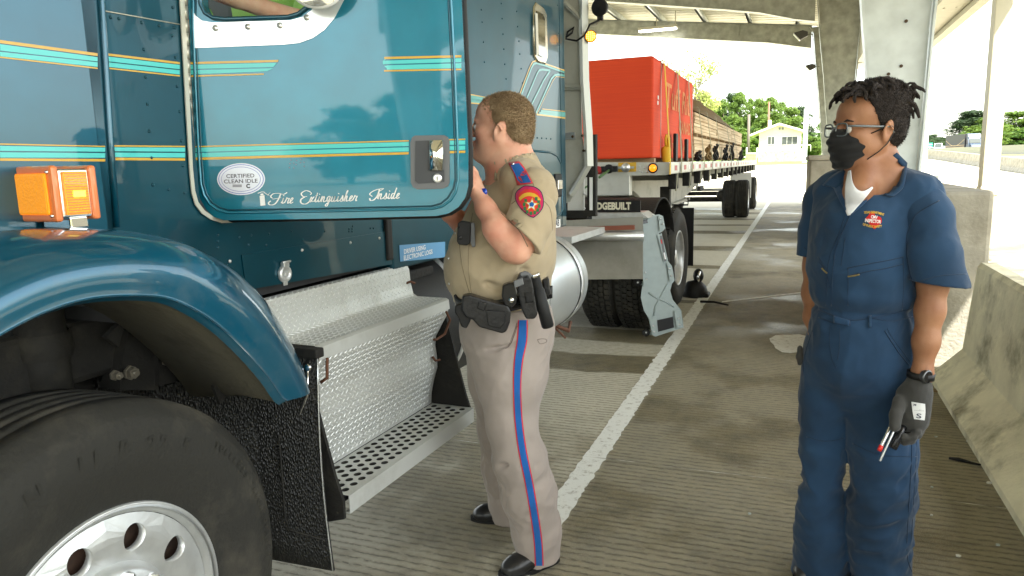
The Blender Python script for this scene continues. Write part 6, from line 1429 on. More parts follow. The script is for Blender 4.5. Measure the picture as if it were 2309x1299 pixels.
def fuzz(fig, o, R, n, L_, w_, m, curl=.5, bias=(-.5,0,-.25)):
    """short single hairs standing on the hair surface (part of the hair)"""
    me = o.data; V = np.empty(len(me.vertices)*3); me.vertices.foreach_get('co', V); V = V.reshape(-1, 3); N_ = np.empty(len(V)*3); me.vertices.foreach_get('normal', N_); N_ = N_.reshape(-1, 3)
    rs = np.random.RandomState(9); i = rs.randint(0, len(V), n); p = V[i]+rs.normal(size=(n,3))*.0012; d = N_[i]*.75+rs.normal(size=(n,3))*curl*.5+(R@np.array(bias))[None]*.8; d /= np.linalg.norm(d, axis=1)[:, None]
    s_ = np.cross(d, rs.normal(size=(n,3))); s_ /= np.linalg.norm(s_, axis=1)[:, None]; L2 = L_*(.5+rs.rand(n))[:, None]
    q = np.stack([p-s_*w_, p+s_*w_, p+d*L2], 1).reshape(-1, 3); mb = MB(); mb.v = q.tolist(); mb.f = np.arange(3*n).reshape(-1, 3).tolist(); mb.mi = [0]*n; mb.sm = [False]*n
    h = mb.build('hair_strands', m, o, fix=False); h['kind'] = 'stuff'; return h
# ================================================================== TROOPER
ft = GP(1190, 1262); pt = thing('person', 'officer in tan shirt and blue striped trousers looking in behind the open truck door', 'person', (ft.x, ft.y, 0), 0)
TF = Fig((ft.x, ft.y, 0), pt)
def skinm(name, c1, c2, red):
    m = mat(name, c1, .5, col2=c2, vscale=14, spec=.35, bump=.12, bscale=350); b = m.node_tree.nodes['Principled BSDF']; b.inputs['Subsurface Weight'].default_value = .12; b.inputs['Subsurface Radius'].default_value = (.012,.005,.003); b.inputs['Subsurface Scale'].default_value = .6; return m
M_skin1 = skinm('fair_skin', (.74,.43,.30), (.64,.27,.18), .1)
def clothm(name, col, rough=.85, sc=900, bump=.25, var=.06, vs=9, sheen=.15):
    m = mat(name, col, rough, var=var, vscale=vs, sheen=sheen, spec=.25); nt = m.node_tree; N = nt.nodes; L = nt.links.new; b = N['Principled BSDF']
    tc = N.new('ShaderNodeTexCoord'); w1 = N.new('ShaderNodeTexWave'); w1.inputs['Scale'].default_value = sc/6; w1.inputs['Distortion'].default_value = .5; w1.bands_direction = 'DIAGONAL'; L(tc.outputs['Object'], w1.inputs[0])
    n = N.new('ShaderNodeTexNoise'); n.inputs['Scale'].default_value = 26; n.inputs['Detail'].default_value = 5; L(tc.outputs['Object'], n.inputs[0])
    a = N.new('ShaderNodeMath'); a.operation = 'MULTIPLY_ADD'; a.inputs[1].default_value = .08; L(w1.outputs['Fac'], a.inputs[0]); L(n.outputs[0], a.inputs[2])
    bp = N.new('ShaderNodeBump'); bp.inputs['Strength'].default_value = bump; bp.inputs['Distance'].default_value = .004; L(a.outputs[0], bp.inputs['Height'])
    n2 = N.new('ShaderNodeTexNoise'); n2.inputs['Scale'].default_value = 7.5; n2.inputs['Detail'].default_value = 3; n2.inputs['Distortion'].default_value = 1.8; n2.noise_type = 'RIDGED_MULTIFRACTAL'; mp = N.new('ShaderNodeMapping'); mp.inputs['Scale'].default_value = (1,1,.7); mp.inputs['Rotation'].default_value = (.3,.4,.2); L(tc.outputs['Object'], mp.inputs[0]); L(mp.outputs[0], n2.inputs['Vector'])
    b2 = N.new('ShaderNodeBump'); b2.inputs['Strength'].default_value = .35; b2.inputs['Distance'].default_value = .012; L(n2.outputs[0], b2.inputs['Height']); L(bp.outputs[0], b2.inputs['Normal']); L(b2.outputs[0], b.inputs['Normal']); return m
M_tan = clothm('tan_shirt_cloth', (.41,.33,.215)); M_trs = clothm('taupe_trouser_cloth', (.33,.28,.245)); M_blue = clothm('stripe_blue_cloth', (.012,.10,.33)); M_redc = clothm('stripe_red_cloth', (.55,.03,.04))
def seg_box(a, b, m): return (tuple(min(a[i], b[i])-m for i in range(3)), tuple(max(a[i], b[i])+m for i in range(3)))
fx, fy = ft.x, ft.y
FWD = lambda a, b: np.array(TF.rt*a+TF.fw*b)       # image-right, away
# --- body (one skin: head, neck, trunk core, arms, hands)
g = SDF((fx-.62, fy-.55, .95), (fx+.42, fy+.55, 1.92), .0042)
HR = rot_to(FWD(-.97, .20)+np.array([0,0,.13])); ho = TF.P(1131, 295, -.02)
add_head(g, ho, HR, .97, jaw=1.06)
c_ = TF.c
TF.c(g, (1152,330,-.02,45), (1160,400,-.02,52), .03); TF.c(g, (1110,352,-.02,26), (1150,380,-.02,40), .04)
TF.chain(g, [(1160,400,0,60),(1150,520,0,90),(1135,640,0,88)], .04)
# near arm: shoulder, elbow, wrist
TF.chain(g, [(1212,432,-.19,40),(1190,520,-.24,36),(1166,562,-.26,32)], .03); TF.chain(g, [(1166,562,-.26,31),(1128,520,-.24,30),(1095,470,-.20,22),(1078,437,-.17,16.5)], .02)
TF.c(g, (1150,560,-.25,29), (1118,515,-.24,30), .02)
# near hand laid on the door edge: palm and five fingers
TF.c(g, (1078,436,-.17,15), (1070,408,-.155,15), .015); TF.c(g, (1072,425,-.165,15), (1066,405,-.14,13), .015)
for i, (y0, y1, x1) in enumerate(((396,386,1060),(405,399,1056),(414,411,1055),(423,423,1056))):
    TF.chain(g, [(1072,y0,-.17+.012*i*0,7.2),(1063,y1-3,-.20,6.6),(x1,y1,-.21,5.8),(x1-1,y1+5,-.20,5.2)], .004)
TF.chain(g, [(1078,412,-.145,8.5),(1071,390,-.13,7.5),(1066,380,-.14,6.4)], .006)
# far arm, mostly hidden: bent up to the door frame
TF.chain(g, [(1110,440,.20,38),(1060,520,.22,30),(1015,480,.10,20),(1008,440,.05,15)], .02)
for i in range(4): TF.chain(g, [(1008,440,.03+.02*i,8),(998,420,.02+.02*i,7),(992,408,.02+.02*i,6)], .003)
TF.c(g, (1006,445,.0,8), (1000,430,-.03,7), .004)
body1 = TF.obj('body', g, M_skin1, 1)
# eyes, eyebrow, stubble hair
HL = lambda x, y, z: Vector(np.array(ho)+HR@(np.array([x, y, z])*.97))
def eye(fig, HL, par, s, iris):
    mb = MB(); c = HL(.0845, s*.031, .003); mb.sphere(c-fig.O, .0135*.97, 8); e = mb.build('eye', mat('eye_white', (.7,.68,.64), .1, coat=1.), par)
    mb = MB(); a = (HL(.2, s*.036, .002)-c).normalized(); mb.lathe([(.0125,.0055),(.0138,.003),(.014,1e-4)], c-fig.O, a, 12); mb.build('iris', iris, e)
for s in (-1, 1): eye(TF, HL, body1, s, mat('iris_brown', (.05,.03,.02), .1))
g = SDF((ho.x-.18, ho.y-.18, ho.z-.16), (ho.x+.18, ho.y+.18, ho.z+.20), .0035)
L1 = lambda x, y, z: np.array(ho)+HR@(np.array([x, y, z])*.97)
g.ell(L1(-.014,0,.047), np.array((.0998,.0778,.0898))*.97, HR, 0); g.ell(L1(.040,0,.060), np.array((.054,.064,.050))*.97, HR, .02)
g.ell(L1(-.06,0,-.01), np.array((.052,.066,.06))*.97, HR, .03)
g.half(L1(.062,0,.075), HR@np.array([.80,0,-.42])); g.half(L1(-.025,0,-.052), HR@np.array([.28,0,-1.])); g.half(L1(-.005,0,-.0), HR@np.array([.88,0,-.75]));
g.disp(lambda P: noise3(P, 260, 3)*.0012)
M_hair1 = mat('short_sandy_hair', (.50,.36,.21), .8, col2=(.34,.23,.125), vscale=28, bump=.9, bscale=420)
hr1 = TF.obj('hair', g, M_hair1, 1); fuzz(TF, hr1, HR, 16000, .0075, .0010, M_hair1)
# --- shirt
g = SDF((fx-.42, fy-.5, .88), (fx+.42, fy+.5, 1.62), .005)
TF.chain(g, [(1172,408,-.02,52),(1162,470,0,79),(1138,560,.0,104),(1130,630,.0,102),(1140,672,.0,95)], .05, fa=1.15)
TF.c(g, (1118,470,.02,44), (1098,600,.02,82), .06, fa=1.3); TF.c(g, (1098,600,.02,82), (1110,650,.02,70), .06, fa=1.3)
TF.c(g, (1190,430,-.02,44), (1174,560,0,62), .06, fa=1.8)
TF.c(g, (1165,395,-.14,30), (1165,395,.14,30), .06)
TF.c(g, (1195,415,-.10,42), (1212,440,-.19,46), .05)
g.disp(lambda P: -.005*folds(P, 26, 5, .9)*(1/(1+np.exp(-(1.35-P[:,2])*30)))-.0015*folds(P, 60, 8, .6))
# blousing above the belt
for a, b, r in (((1010,655),(1060,672),5),((1100,640),(1150,665),6),((1180,610),(1225,640),6),((1060,560),(1120,640),5),((1190,560),(1230,600),5)):
    TF.c(g, (a[0],a[1],-.20,r), (b[0],b[1],-.23,r*.6), .02, 's')
# opening for the neck
TF.c(g, (1148,350,-.02,52), (1152,372,-.02,53), .006, 's')
TF.cut(g, (1142,684,0), .12, -1.)
shirt = TF.obj('shirt', g, M_tan, 1)
# sleeve (hollow at the hem)
g = SDF((fx-.35, fy-.5, 1.05), (fx+.42, fy+.12, 1.62), .0045)
TF.chain(g, [(1206,424,-.17,47),(1198,490,-.225,50),(1176,545,-.265,50)], .03)
g.disp(lambda P: -.0025*folds(P, 34, 12, .9)); p1 = TF.P(1160,522,-.26)
g.half(p1, TF.rt*-.62+Vector((0,0,-.62))+TF.fw*-.25); TF.c(g, (1180,520,-.25,44), (1120,590,-.30,46), .003, 's')
slv = TF.obj('sleeve', g, M_tan, 1, shirt)
# collar
g = SDF((fx-.3, fy-.3, 1.38), (fx+.35, fy+.3, 1.66), .004)
TF.c(g, (1150,366,-.02,60), (1158,392,-.02,66), .01); TF.c(g, (1120,385,-.03,30), (1160,380,-.03,50), .02); TF.c(g, (1146,340,-.02,57), (1154,396,-.02,60), .004, 's'); TF.cut(g, (1150,352,0), -.32, 1.)
TF.cut(g, (1150,398,0), .25, -1.); g.half(TF.P(1112,380,0), -TF.rt)
TF.obj('collar', g, M_tan, 1, shirt)
# --- trousers
g = SDF((fx-.42, fy-.42, .0), (fx+.42, fy+.55, 1.05), .0055)
TF.chain(g, [(1142,700,.0,97),(1144,745,.0,98),(1152,850,-.06,76),(1153,950,-.09,51),(1172,1035,-.09,53),(1192,1110,-.06,54),(1209,1195,-.03,48),(1214,1262,-.02,47)], .05, fa=1.0)
TF.chain(g, [(1130,745,.10,88),(1128,860,.16,66),(1130,960,.24,48),(1135,1060,.30,43),(1146,1140,.33,38),(1152,1192,.33,36)], .04)
g.disp(lambda P: -.004*folds(P, 22, 21, .5)-.007*folds(P, 30, 22, 1.5)*np.exp(-((P[:,2]-.28)/.2)**2)-.004*folds(P, 26, 25, 1.2)*np.exp(-((P[:,2]-.85)/.10)**2))
for a, b, r in (((1230,985),(1200,995),5),((1240,1040),(1212,1050),5),((1120,1055),(1165,1040),5),((1160,1190),(1215,1150),6),((1250,1200),(1200,1235),5),((1100,790),(1160,775),4)): TF.c(g, (a[0],a[1],-.16,r), (b[0],b[1],-.17,r*.5), .02, 's')
TF.cut(g, (1142,682,0), .12, 1.); p2 = TF.P(1205,1270,-.05)
g.half(p2, Vector((0,0,-1.))+TF.rt*.12, box=((fx-.25,fy-.4,0),(fx+.42,fy+.17,.2))); g.half(TF.P(1150,1194,.33), Vector((0,0,-1.))+TF.rt*.1, box=((fx-.42,fy+.14,0),(fx+.42,fy+.6,.2)))
trs = TF.obj('trousers', g, M_trs, 1)
# shoes
M_shoe = mat('black_leather_shoe', (.012,.012,.012),   .38, coat=.15, bump=.15, bscale=60)
def shoe(fig, heel, toe, off_h, off_t, w_, name='shoe', m=None, hh=.07):
    a = fig.P(heel[0], heel[1], off_h); b = fig.P(toe[0], toe[1], off_t); a.z = b.z = 0; d = (b-a); L_ = d.length; d.normalize(); sd = Vector((-d.y, d.x, 0))
    g = SDF(np.minimum(a, b)-np.array([.12,.12,.02]), np.maximum(a, b)+np.array([.12,.12,.22]), .004); U = Vector((0,0,1)); g.cone(a+U*.045, a+d*L_*.35+U*.048, .036, .040, .02); g.cone(a+d*L_*.35+U*.045, a+d*L_*.78+U*.032, .040, .040, .03, flat=(0,0,1), fa=.85); g.cone(a+d*L_*.75+U*.03, a+d*L_*.90+U*.026, .042, .032, .03, flat=(0,0,1), fa=.75)
    g.cone(a+U*.05, a+d*.02+U*.13, .037, .042, .02); g.half((0,0,.012), (0,0,-1)); g.comb((slice(None),)*3, g.d*0+1, 0, 'u')
    o = fig.obj(name, g, m or M_shoe, 1)
    mb = MB(); out = []
    for k in range(24):
        t = 2*math.pi*k/24; x = L_*.45+(L_*.5+.038)*math.cos(t); wv = w_*(1.0 if math.cos(t) > -.2 else .82)*math.sin(t); out.append(a+d*x+sd*wv-fig.O)
    mb.prism([p+Vector((0,0,.001)) for p in out], (0,0,.018)); mb.build('sole', M_black, o)
shoe(TF, (1238,1270), (1140,1318), -.03, -.11, .046); shoe(TF, (1158,1212), (1078,1218), .33, .34, .045)
# stripe down the trouser side, red piped
TF.bvh(trs)
sc_pts = [(1179,722),(1177,768),(1169,815),(1166,870),(1169,945),(1178,1015),(1192,1085),(1204,1155),(1213,1220),(1216,1276)]
wd_ = [11,12,10.5,9.5,9.5,9.8,10,10,10,10]
mb = MB(); TF.patch([(x-w_, y) for (x, y), w_ in zip(sc_pts, wd_)], [(x+w_, y) for (x, y), w_ in zip(sc_pts, wd_)], mb, .0025, 70, 6); TFs = mb.build('trouser_stripe', M_redc, trs)
mb = MB(); TF.patch([(x-w_+2.6, y) for (x, y), w_ in zip(sc_pts, wd_)], [(x+w_-2.6, y) for (x, y), w_ in zip(sc_pts, wd_)], mb, .0042, 70, 6); mb.build('blue_stripe', M_blue, TFs)
M_seam = clothm('trouser_seam', (.17,.13,.11)); M_seamt = clothm('shirt_seam', (.20,.16,.095))
mb = MB(); TF.line([(1166,735),(1160,755),(1150,778),(1140,786)], mb, .0018); TF.line([(1166,728),(1158,752),(1146,782)], mb, .0012); mb.build('pocket_seam', M_seam, trs)
mb = MB(); TF.line([(1212,766),(1222,764),(1232,766),(1231,772),(1218,775),(1212,766)], mb, .0012); mb.build('pocket_button_loop', M_seam, trs)
# belt
TF.bvh(shirt, trs)
mb = MB(); TF.patch([(1026,664),(1040,676),(1080,682),(1130,676),(1190,662),(1243,644)], [(1030,690),(1044,702),(1082,708),(1132,704),(1192,690),(1242,672)], mb, .010, 24, 3); bl = mb.build('belt', M_blackg, pt, sol=.012)
def gear(name, pts, off, th, m, par=None, bev=.006):
    # solid piece: outline in the picture, set off metres in front of the body line, with thickness
    P0 = [TF.P(x, y, off)-TF.O for x, y in pts]; mb = MB(); mb.prism(P0, TF.fw*th); o = mb.build(name, m, par or pt); md = o.modifiers.new('b', 'BEVEL'); md.width = bev; md.segments = 2; md.limit_method = 'ANGLE'; return o
M_kyd = mat('black_holster', (.010,.010,.011), .34, bump=.2, bscale=90)
h1 = gear('holster', [(1042,668),(1060,666),(1092,676),(1120,684),(1146,690),(1152,702),(1150,728),(1142,748),(1132,753),(1108,746),(1080,738),(1066,722),(1050,716),(1040,700)], -.275, .055, M_kyd)
gear('pistol_grip', [(1026,690),(1044,684),(1056,704),(1062,722),(1052,742),(1040,738),(1032,716),(1024,704)], -.265, .035, M_black, h1)
gear('holster_panel', [(1096,700),(1142,704),(1138,730),(1128,742),(1100,734)], -.282, .01, M_kyd, h1, .003)
gear('strap', [(1080,680),(1098,684),(1092,702),(1076,696)], -.285, .012, M_kyd, h1, .003)
p_ = gear('handcuff_pouch', [(1133,644),(1150,638),(1163,642),(1168,660),(1165,684),(1152,696),(1138,690),(1131,668)], -.275, .045, M_blackg)
mb = MB(); c0 = TF.P(1153, 677, -.277)-TF.O; mb.lathe([(0,.0095),(.003,.008),(.0045,1e-4)], c0, -TF.fw, 16); mb.build('snap', M_chrome, p_)
rd = gear('magazine_pouch', [(1166,632),(1172,618),(1192,616),(1200,628),(1206,660),(1213,708),(1206,720),(1186,720),(1176,700),(1168,664)], -.27, .05, M_kyd)
gear('pouch_window', [(1182,660),(1202,658),(1205,682),(1186,684)], -.276, .01, M_black, rd, .004); gear('buckle', [(1158,634),(1178,626),(1182,642),(1160,650)], -.285, .012, M_grey, rd, .003); gear('latch', [(1172,616),(1184,612),(1198,618),(1196,632),(1176,632)], -.27, .02, M_grey, rd, .003)
bt_ = MB(); a, b = TF.P(1206,622,-.26)-TF.O, TF.P(1236,738,-.255)-TF.O; d_ = b-a
bt_.tube([a, a+d_*.02, a+d_*.25, a+d_*.27, a+d_*.97, b], [.012,.016,.016,.020,.021,.018], 16); o = bt_.build('baton', M_black, pt)
mb = MB(); mb.tube([a-d_*.05, a+d_*.03], .0165, 14); mb.build('baton_cap', M_chrome, o)
gear('belt_pouch', [(1222,632),(1238,626),(1242,660),(1236,672),(1228,668)], -.15, .05, M_kyd)
# body camera, microphone, badge, buttons
bc = gear('body_camera', [(1032,503),(1042,498),(1060,502),(1062,512),(1060,548),(1054,554),(1034,552),(1030,544)], -.19, .03, M_black, shirt, .004)
gear('clip', [(1062,502),(1070,504),(1072,556),(1065,558),(1061,548)], -.185, .02, M_grey, bc, .002)
mb = MB(); c0 = TF.P(1038, 536, -.192)-TF.O; mb.lathe([(0,.007),(.004,.006),(.003,1e-4)], c0, -TF.fw, 14); c0 = TF.P(1037, 513, -.192)-TF.O; mb.lathe([(0,.004),(.002,1e-4)], c0, -TF.fw, 10); mb.build('lens', M_blackg, bc)
mb = MB(); TF.bvh(shirt, slv, body1)
c0 = TF.P(1090, 433, -.19)-TF.O; mb.lathe([(-.004,.013),(.002,.012),(.004,1e-4)], c0, TF.rt*-.6-TF.fw*.8, 18); mb.build('badge_pin', mat('blue_enamel', (.01,.06,.5), .2, coat=1.), shirt)
for x, y in ((1024,526),(1009,583),(1010,640)): 
    h_ = TF.hit(x+3, y, .002)
    if h_: mb = MB(); mb.sphere(h_-TF.O, .0045, 6); mb.build('button', M_alu, shirt)
# epaulette and shoulder patch
mb = MB(); TF.patch([(1146,368),(1158,390),(1163,405),(1166,418)], [(1170,363),(1184,380),(1194,398),(1202,413)], mb, .007, 12, 5); ep = mb.build('epaulette', M_redc, shirt, sol=.003)
mb = MB(); TF.patch([(1149,369),(1160,390),(1166,404),(1169,414)], [(1168,365),(1181,381),(1191,398),(1198,411)], mb, .0095, 12, 5); mb.build('epaulette_face', M_blue, ep)
h_ = TF.hit(1157, 370, .011)
mb = MB(); mb.sphere(h_-TF.O, .005, 6); mb.build('button', M_chrome, ep)
def shield(k): 
    cx_, cy_ = 1194, 455
    Lp = [(-14,-36),(-30,-24),(-33,-8),(-26,8),(-16,20),(-2,32),(8,36)]; Rp = [(-10,-37),(10,-35),(26,-24),(32,-6),(31,12),(22,26),(10,36)]
    return [(cx_+x*k, cy_+y*k) for x, y in Lp], [(cx_+x*k, cy_+y*k) for x, y in Rp]
mb = MB(); a, b = shield(1.0); mb.use(clothm('patch_border', (.03,.02,.06))); TF.patch(a, b, mb, .004, 14, 10); mb.use(clothm('patch_pink', (.50,.02,.10))); a, b = shield(.94); TF.patch(a, b, mb, .0052, 14, 10); mb.use(clothm('patch_red', (.62,.03,.03))); a, b = shield(.78); TF.patch(a, b, mb, .0064, 14, 10)
mb.use(clothm('patch_gold', (.62,.36,.03))); TF.patch([(1170,446),(1180,437),(1194,434),(1208,438),(1220,450)], [(1172,453),(1182,445),(1194,442),(1206,446),(1216,457)], mb, .0076, 10, 2)
mb.use(clothm('patch_green', (.03,.14,.05)))
for k in range(10): t = 2*math.pi*(k+.5)/12-1.2; x, y = 1199+17*math.cos(t), 463+18*math.sin(t); TF.patch([(x-3,y-4),(x-3,y+4)], [(x+3,y-4),(x+3,y+4)], mb, .0080, 2, 2)
def star(cx_, cy_, R1, R2, up, m):
    mb.use(m)
    for k in range(5):
        a0 = -math.pi/2+k*2*math.pi/5+.1; p = [(cx_, cy_), (cx_+R2*math.cos(a0-math.pi/5), cy_+R2*math.sin(a0-math.pi/5)), (cx_+R1*math.cos(a0), cy_+R1*math.sin(a0)), (cx_+R2*math.cos(a0+math.pi/5), cy_+R2*math.sin(a0+math.pi/5))]
        q = [TF.hit(*z, up) for z in p]
        if all(q): mb.add([z-TF.O for z in q], [(0,1,2,3)], False)
star(1199, 462, 17, 7, .0088, MATS['patch_gold']); star(1199, 462, 12, 5, .0094, clothm('patch_white', (.7,.7,.7))); star(1199, 461, 6, 5, .0100, M_blue)
mb.build('shoulder_patch', None, slv)
mb = MB(); TF.line([(1188,420),(1176,440),(1160,455),(1140,468)], mb, .0016); TF.line([(1202,413),(1212,440),(1240,470),(1246,520)], mb, .0012); TF.line([(1130,480),(1150,500),(1172,522),(1190,556)], mb, .0014); TF.line([(1040,500),(1036,540),(1042,600),(1062,672)], mb, .0012); TF.line([(1066,480),(1060,520),(1056,600),(1064,670)], mb, .0010); mb.build('shirt_seam', M_seamt, shirt)
# ================================================================== INSPECTOR
fi = GP(1925, 1322); pi_ = thing('person', 'man in navy coverall, glasses and black face mask, black glove holding pens', 'person', (fi.x, fi.y, 0), 0)
IF = Fig((fi.x, fi.y, 0), pi_); ix, iy = fi.x, fi.y
M_skin2 = skinm('brown_skin', (.34,.165,.085), (.25,.11,.055), .1)
M_navy2 = clothm('navy_coverall_cloth', (.015,.042,.088), var=.3, vs=4); M_navyd = clothm('navy_seam_thread', (.010,.028,.062)); M_navyl = clothm('navy_faded_cloth', (.022,.060,.13))
FI = lambda a, b: np.array(IF.rt*a+IF.fw*b)
g = SDF((ix-.45, iy-.5, .72), (ix+.55, iy+.45, 1.90), .0042)
HR2 = rot_to(FI(-.97, -.17)+np.array([0,0,.02])); io = IF.P(1958, 296, .0)
add_head(g, io, HR2, 1.03)
IF.c(g, (1984,355,.01,34), (1978,400,.01,44), .03); IF.c(g, (1945,385,-.05,26), (1936,430,-.09,34), .03)
IF.chain(g, [(1975,420,.0,70),(1955,540,.0,88),(1945,680,.0,80)], .04); IF.c(g, (1900,440,.06,36), (2060,440,-.06,40), .05)
# his left arm (right in the picture), nearer the camera
IF.chain(g, [(2085,458,-.11,28),(2108,560,-.17,31),(2104,640,-.18,29),(2097,700,-.19,28),(2088,770,-.20,25),(2079,845,-.21,19),(2074,870,-.21,18)], .03)
# his right arm: hand in the pocket
IF.chain(g, [(1860,440,.14,30),(1842,520,.16,29),(1842,600,.16,27),(1836,660,.13,24),(1832,715,.08,17),(1844,760,.03,16),(1855,795,.02,18)], .03)
for i in range(4): IF.chain(g, [(1846+6*i,800,.02,7),(1846+7*i,835,.02,6),(1848+7*i,852,.02,5)], .004)
IF.c(g, (1862,790,-.02,8), (1868,825,-.02,7), .004)
body2 = IF.obj('body', g, M_skin2, 1)
HL2 = lambda x, y, z: Vector(np.array(io)+HR2@(np.array([x, y, z])*1.03))
for s in (-1, 1): eye(IF, HL2, body2, s, mat('iris_dark', (.02,.012,.01), .1))
N2 = lambda x, y, z: np.array(HL2(x, y, z))
mb = MB()
for s in (-1, 1): mb.tube([HL2(.099,s*.016,.026)-IF.O, HL2(.099,s*.032,.031)-IF.O, HL2(.088,s*.050,.026)-IF.O], [.002,.0035,.0015], 6)
M_hair2 = mat('black_curly_hair', (.018,.013,.011), .85, bump=1., bscale=300, col2=(.035,.025,.02), vscale=60)
mb.build('eyebrow', M_hair2, body2)
# hair: faded sides and back, locs on top
g = SDF(np.array(io)-.2, np.array(io)+.24, .0036)
g.ell(N2(-.016,0,.05), np.array((.106,.082,.095))*1.03, HR2, 0); g.ell(N2(-.06,0,-.0), np.array((.052,.066,.06))*1.03, HR2, .03); g.ell(N2(.03,0,.085), np.array((.055,.060,.045))*1.03, HR2, .03); g.ell(N2(-.035,0,.100), np.array((.095,.074,.062))*1.03, HR2, .03)
g.half(N2(.050,0,.05), HR2@np.array([.75,0,-.34])); g.half(N2(-.03,0,-.055), HR2@np.array([.45,0,-1.])); g.half(N2(.008,0,.01), HR2@np.array([1.,0,-.50]))
g.disp(lambda P: noise3(P, 300, 3)*.0018+noise3(P, 120, 5)*.0018)
hair2 = IF.obj('hair', g, M_hair2, 1); fuzz(IF, hair2, HR2, 16000, .006, .0011, M_hair2, 1.6, (0,0,0))
mb = MB(); rs = random.Random(5)
def loc(p, d, L_, r):
    pts = [p]; dd = Vector(d).normalized()
    for i in range(6): dd = (dd+Vector((rs.uniform(-.35,.35), rs.uniform(-.35,.35), -.22-.08*i))).normalized(); pts.append(pts[-1]+dd*L_/6)
    mb.tube([q-IF.O for q in pts], [r*.9, r*1.15, r, r*1.15, r*.95, r*1.0, r*.45], 7)
Fv, Sv, Uv = (Vector(HR2[:, i]) for i in range(3))
for i in range(170):
    a = rs.uniform(-.105, .08); b = rs.uniform(-.062, .062); z = .125+.022*math.cos(a*16)-.010*(b/.06)**2-rs.uniform(0,.02)
    p = HL2(a-.012, b, z-.01); fwd_ = a > .03; d = Fv*(rs.uniform(.4,1.1) if a > -.01 else rs.uniform(-1.2,.1))+Sv*rs.uniform(-.9,.9)+Uv*rs.uniform(.6,1.9); loc(p, d, rs.uniform(.038,.070), rs.uniform(.0040,.0062))
def locp(pts, r):
    mb.tube([IF.P(x, y, o)-IF.O for x, y, o in pts], [r]+[r*rs.uniform(.9,1.15) for _ in pts[2:]]+[r*.5], 7)
def locp2(pts, r): locp([(x-10, y, o) for x, y, o in pts], r)
locp2([(1995,215,-.04),(2000,190,-.05),(1998,175,-.05),(2012,176,-.05),(2028,190,-.05),(2032,205,-.05)], .0065); locp2([(2020,220,-.05),(2040,205,-.05),(2056,204,-.05),(2064,212,-.05)], .006); locp2([(2030,235,-.05),(2055,225,-.05),(2072,235,-.05),(2078,250,-.05),(2083,266,-.05)], .0068); locp2([(2030,240,-.04),(2058,238,-.04),(2068,252,-.04),(2070,268,-.04)], .0065)
locp2([(1950,215,-.04),(1925,200,-.04),(1910,200,-.04),(1904,204,-.04)], .006); locp2([(1950,215,-.05),(1925,212,-.06),(1912,222,-.06),(1910,232,-.06)], .0065); locp2([(1960,215,-.07),(1940,212,-.08),(1936,222,-.08),(1938,232,-.08)], .006); locp2([(1990,210,0),(1965,190,0),(1950,190,0)], .006); locp2([(2010,215,0),(2030,195,.02),(2048,200,.02)], .0062)
mb.build('locs', M_hair2, hair2)
# glasses
M_gl = mat('dark_grey_frame', (.10,.115,.12), .25, coat=.6); M_lens = mat('clear_lens', (.9,.95,.95), .0, trans=1., ior=1.05, alpha=.35)
mb = MB()
def rr(cx_, hw, hh, z0, x, n=20): return [HL2(x-.35*abs(cx_+hw*math.copysign(abs(math.cos(t))**.6, math.cos(t)))**1.0*.35, cx_+hw*math.copysign(abs(math.cos(t))**.6, math.cos(t)), z0+hh*math.copysign(abs(math.sin(t))**.6, math.sin(t)))-IF.O for t in [2*math.pi*k/n for k in range(n)]]
for s in (-1, 1): mb.tube(rr(s*.033, .0245, .019, .002, .120), .0026, 6, closed=True)
mb.tube([HL2(.121,-.009,.008)-IF.O, HL2(.124,0,.011)-IF.O, HL2(.121,.009,.008)-IF.O], .0025, 6)
for s in (-1, 1): mb.tube([HL2(.112,s*.058,.012)-IF.O, HL2(.095,s*.068,.012)-IF.O, HL2(.03,s*.080,.010)-IF.O, HL2(-.012,s*.084,.010)-IF.O, HL2(-.030,s*.080,-.008)-IF.O], [.003,.0040,.0038,.003,.002], 6, flat=.6)
gls = mb.build('glasses', M_gl, pi_)
for s in (-1, 1): mb = MB(); mb.add(rr(s*.033, .024, .0185, .002, .120), [tuple(range(20))]); mb.build('lens', M_lens, gls)
# face mask
g = SDF(np.array(io)-.2, np.array(io)+.2, .0034)
g.ell(N2(.045,0,-.050), np.array((.080,.066,.064))*1.03, HR2, 0); g.cone(N2(.108,0,-.004), N2(.124,0,-.03), .012, .014, .03); g.cone(N2(.080,-.02,-.10), N2(.080,.02,-.10), .02, .02, .03)
g.half(N2(.085,0,.008), HR2@np.array([-.28,0,1.])); g.half(N2(.030,0,-.05), HR2@np.array([-1.,0,.12])); g.half(N2(.05,0,-.108), HR2@np.array([-.3,0,-1.]))
g.disp(lambda P: .0022*np.sin((P-np.array(io))@(HR2@np.array([40,0,220.]))+1.)+.0012*noise3(P, 90, 4))
msk = IF.obj('face_mask', g, clothm('mask_black_cloth', (.012,.012,.012), sc=1500), 1)
mb = MB(); mb.tube([HL2(.040,.070,-.010)-IF.O, HL2(.018,.082,.002)-IF.O, HL2(-.004,.086,.018)-IF.O, HL2(-.022,.084,.008)-IF.O], .0018, 6); mb.tube([HL2(.045,.066,-.088)-IF.O, HL2(.016,.080,-.064)-IF.O, HL2(-.006,.086,-.040)-IF.O, HL2(-.026,.082,-.010)-IF.O], .0018, 6); mb.build('ear_loop', M_black, msk)
# white undershirt
g = SDF((ix-.35, iy-.4, 1.15), (ix+.4, iy+.35, 1.62), .0045)
IF.chain(g, [(1975,425,.0,74),(1955,540,.0,94)], .04); IF.c(g, (1915,470,-.04,44), (1930,520,-.05,44), .04); IF.c(g, (1975,345,-.01,56), (1955,402,-.03,58), .006, 's'); IF.cut(g, (1950,400,0), -.35, 1.)
M_tee = clothm('white_tee_cloth', (.72,.73,.75), var=.02)
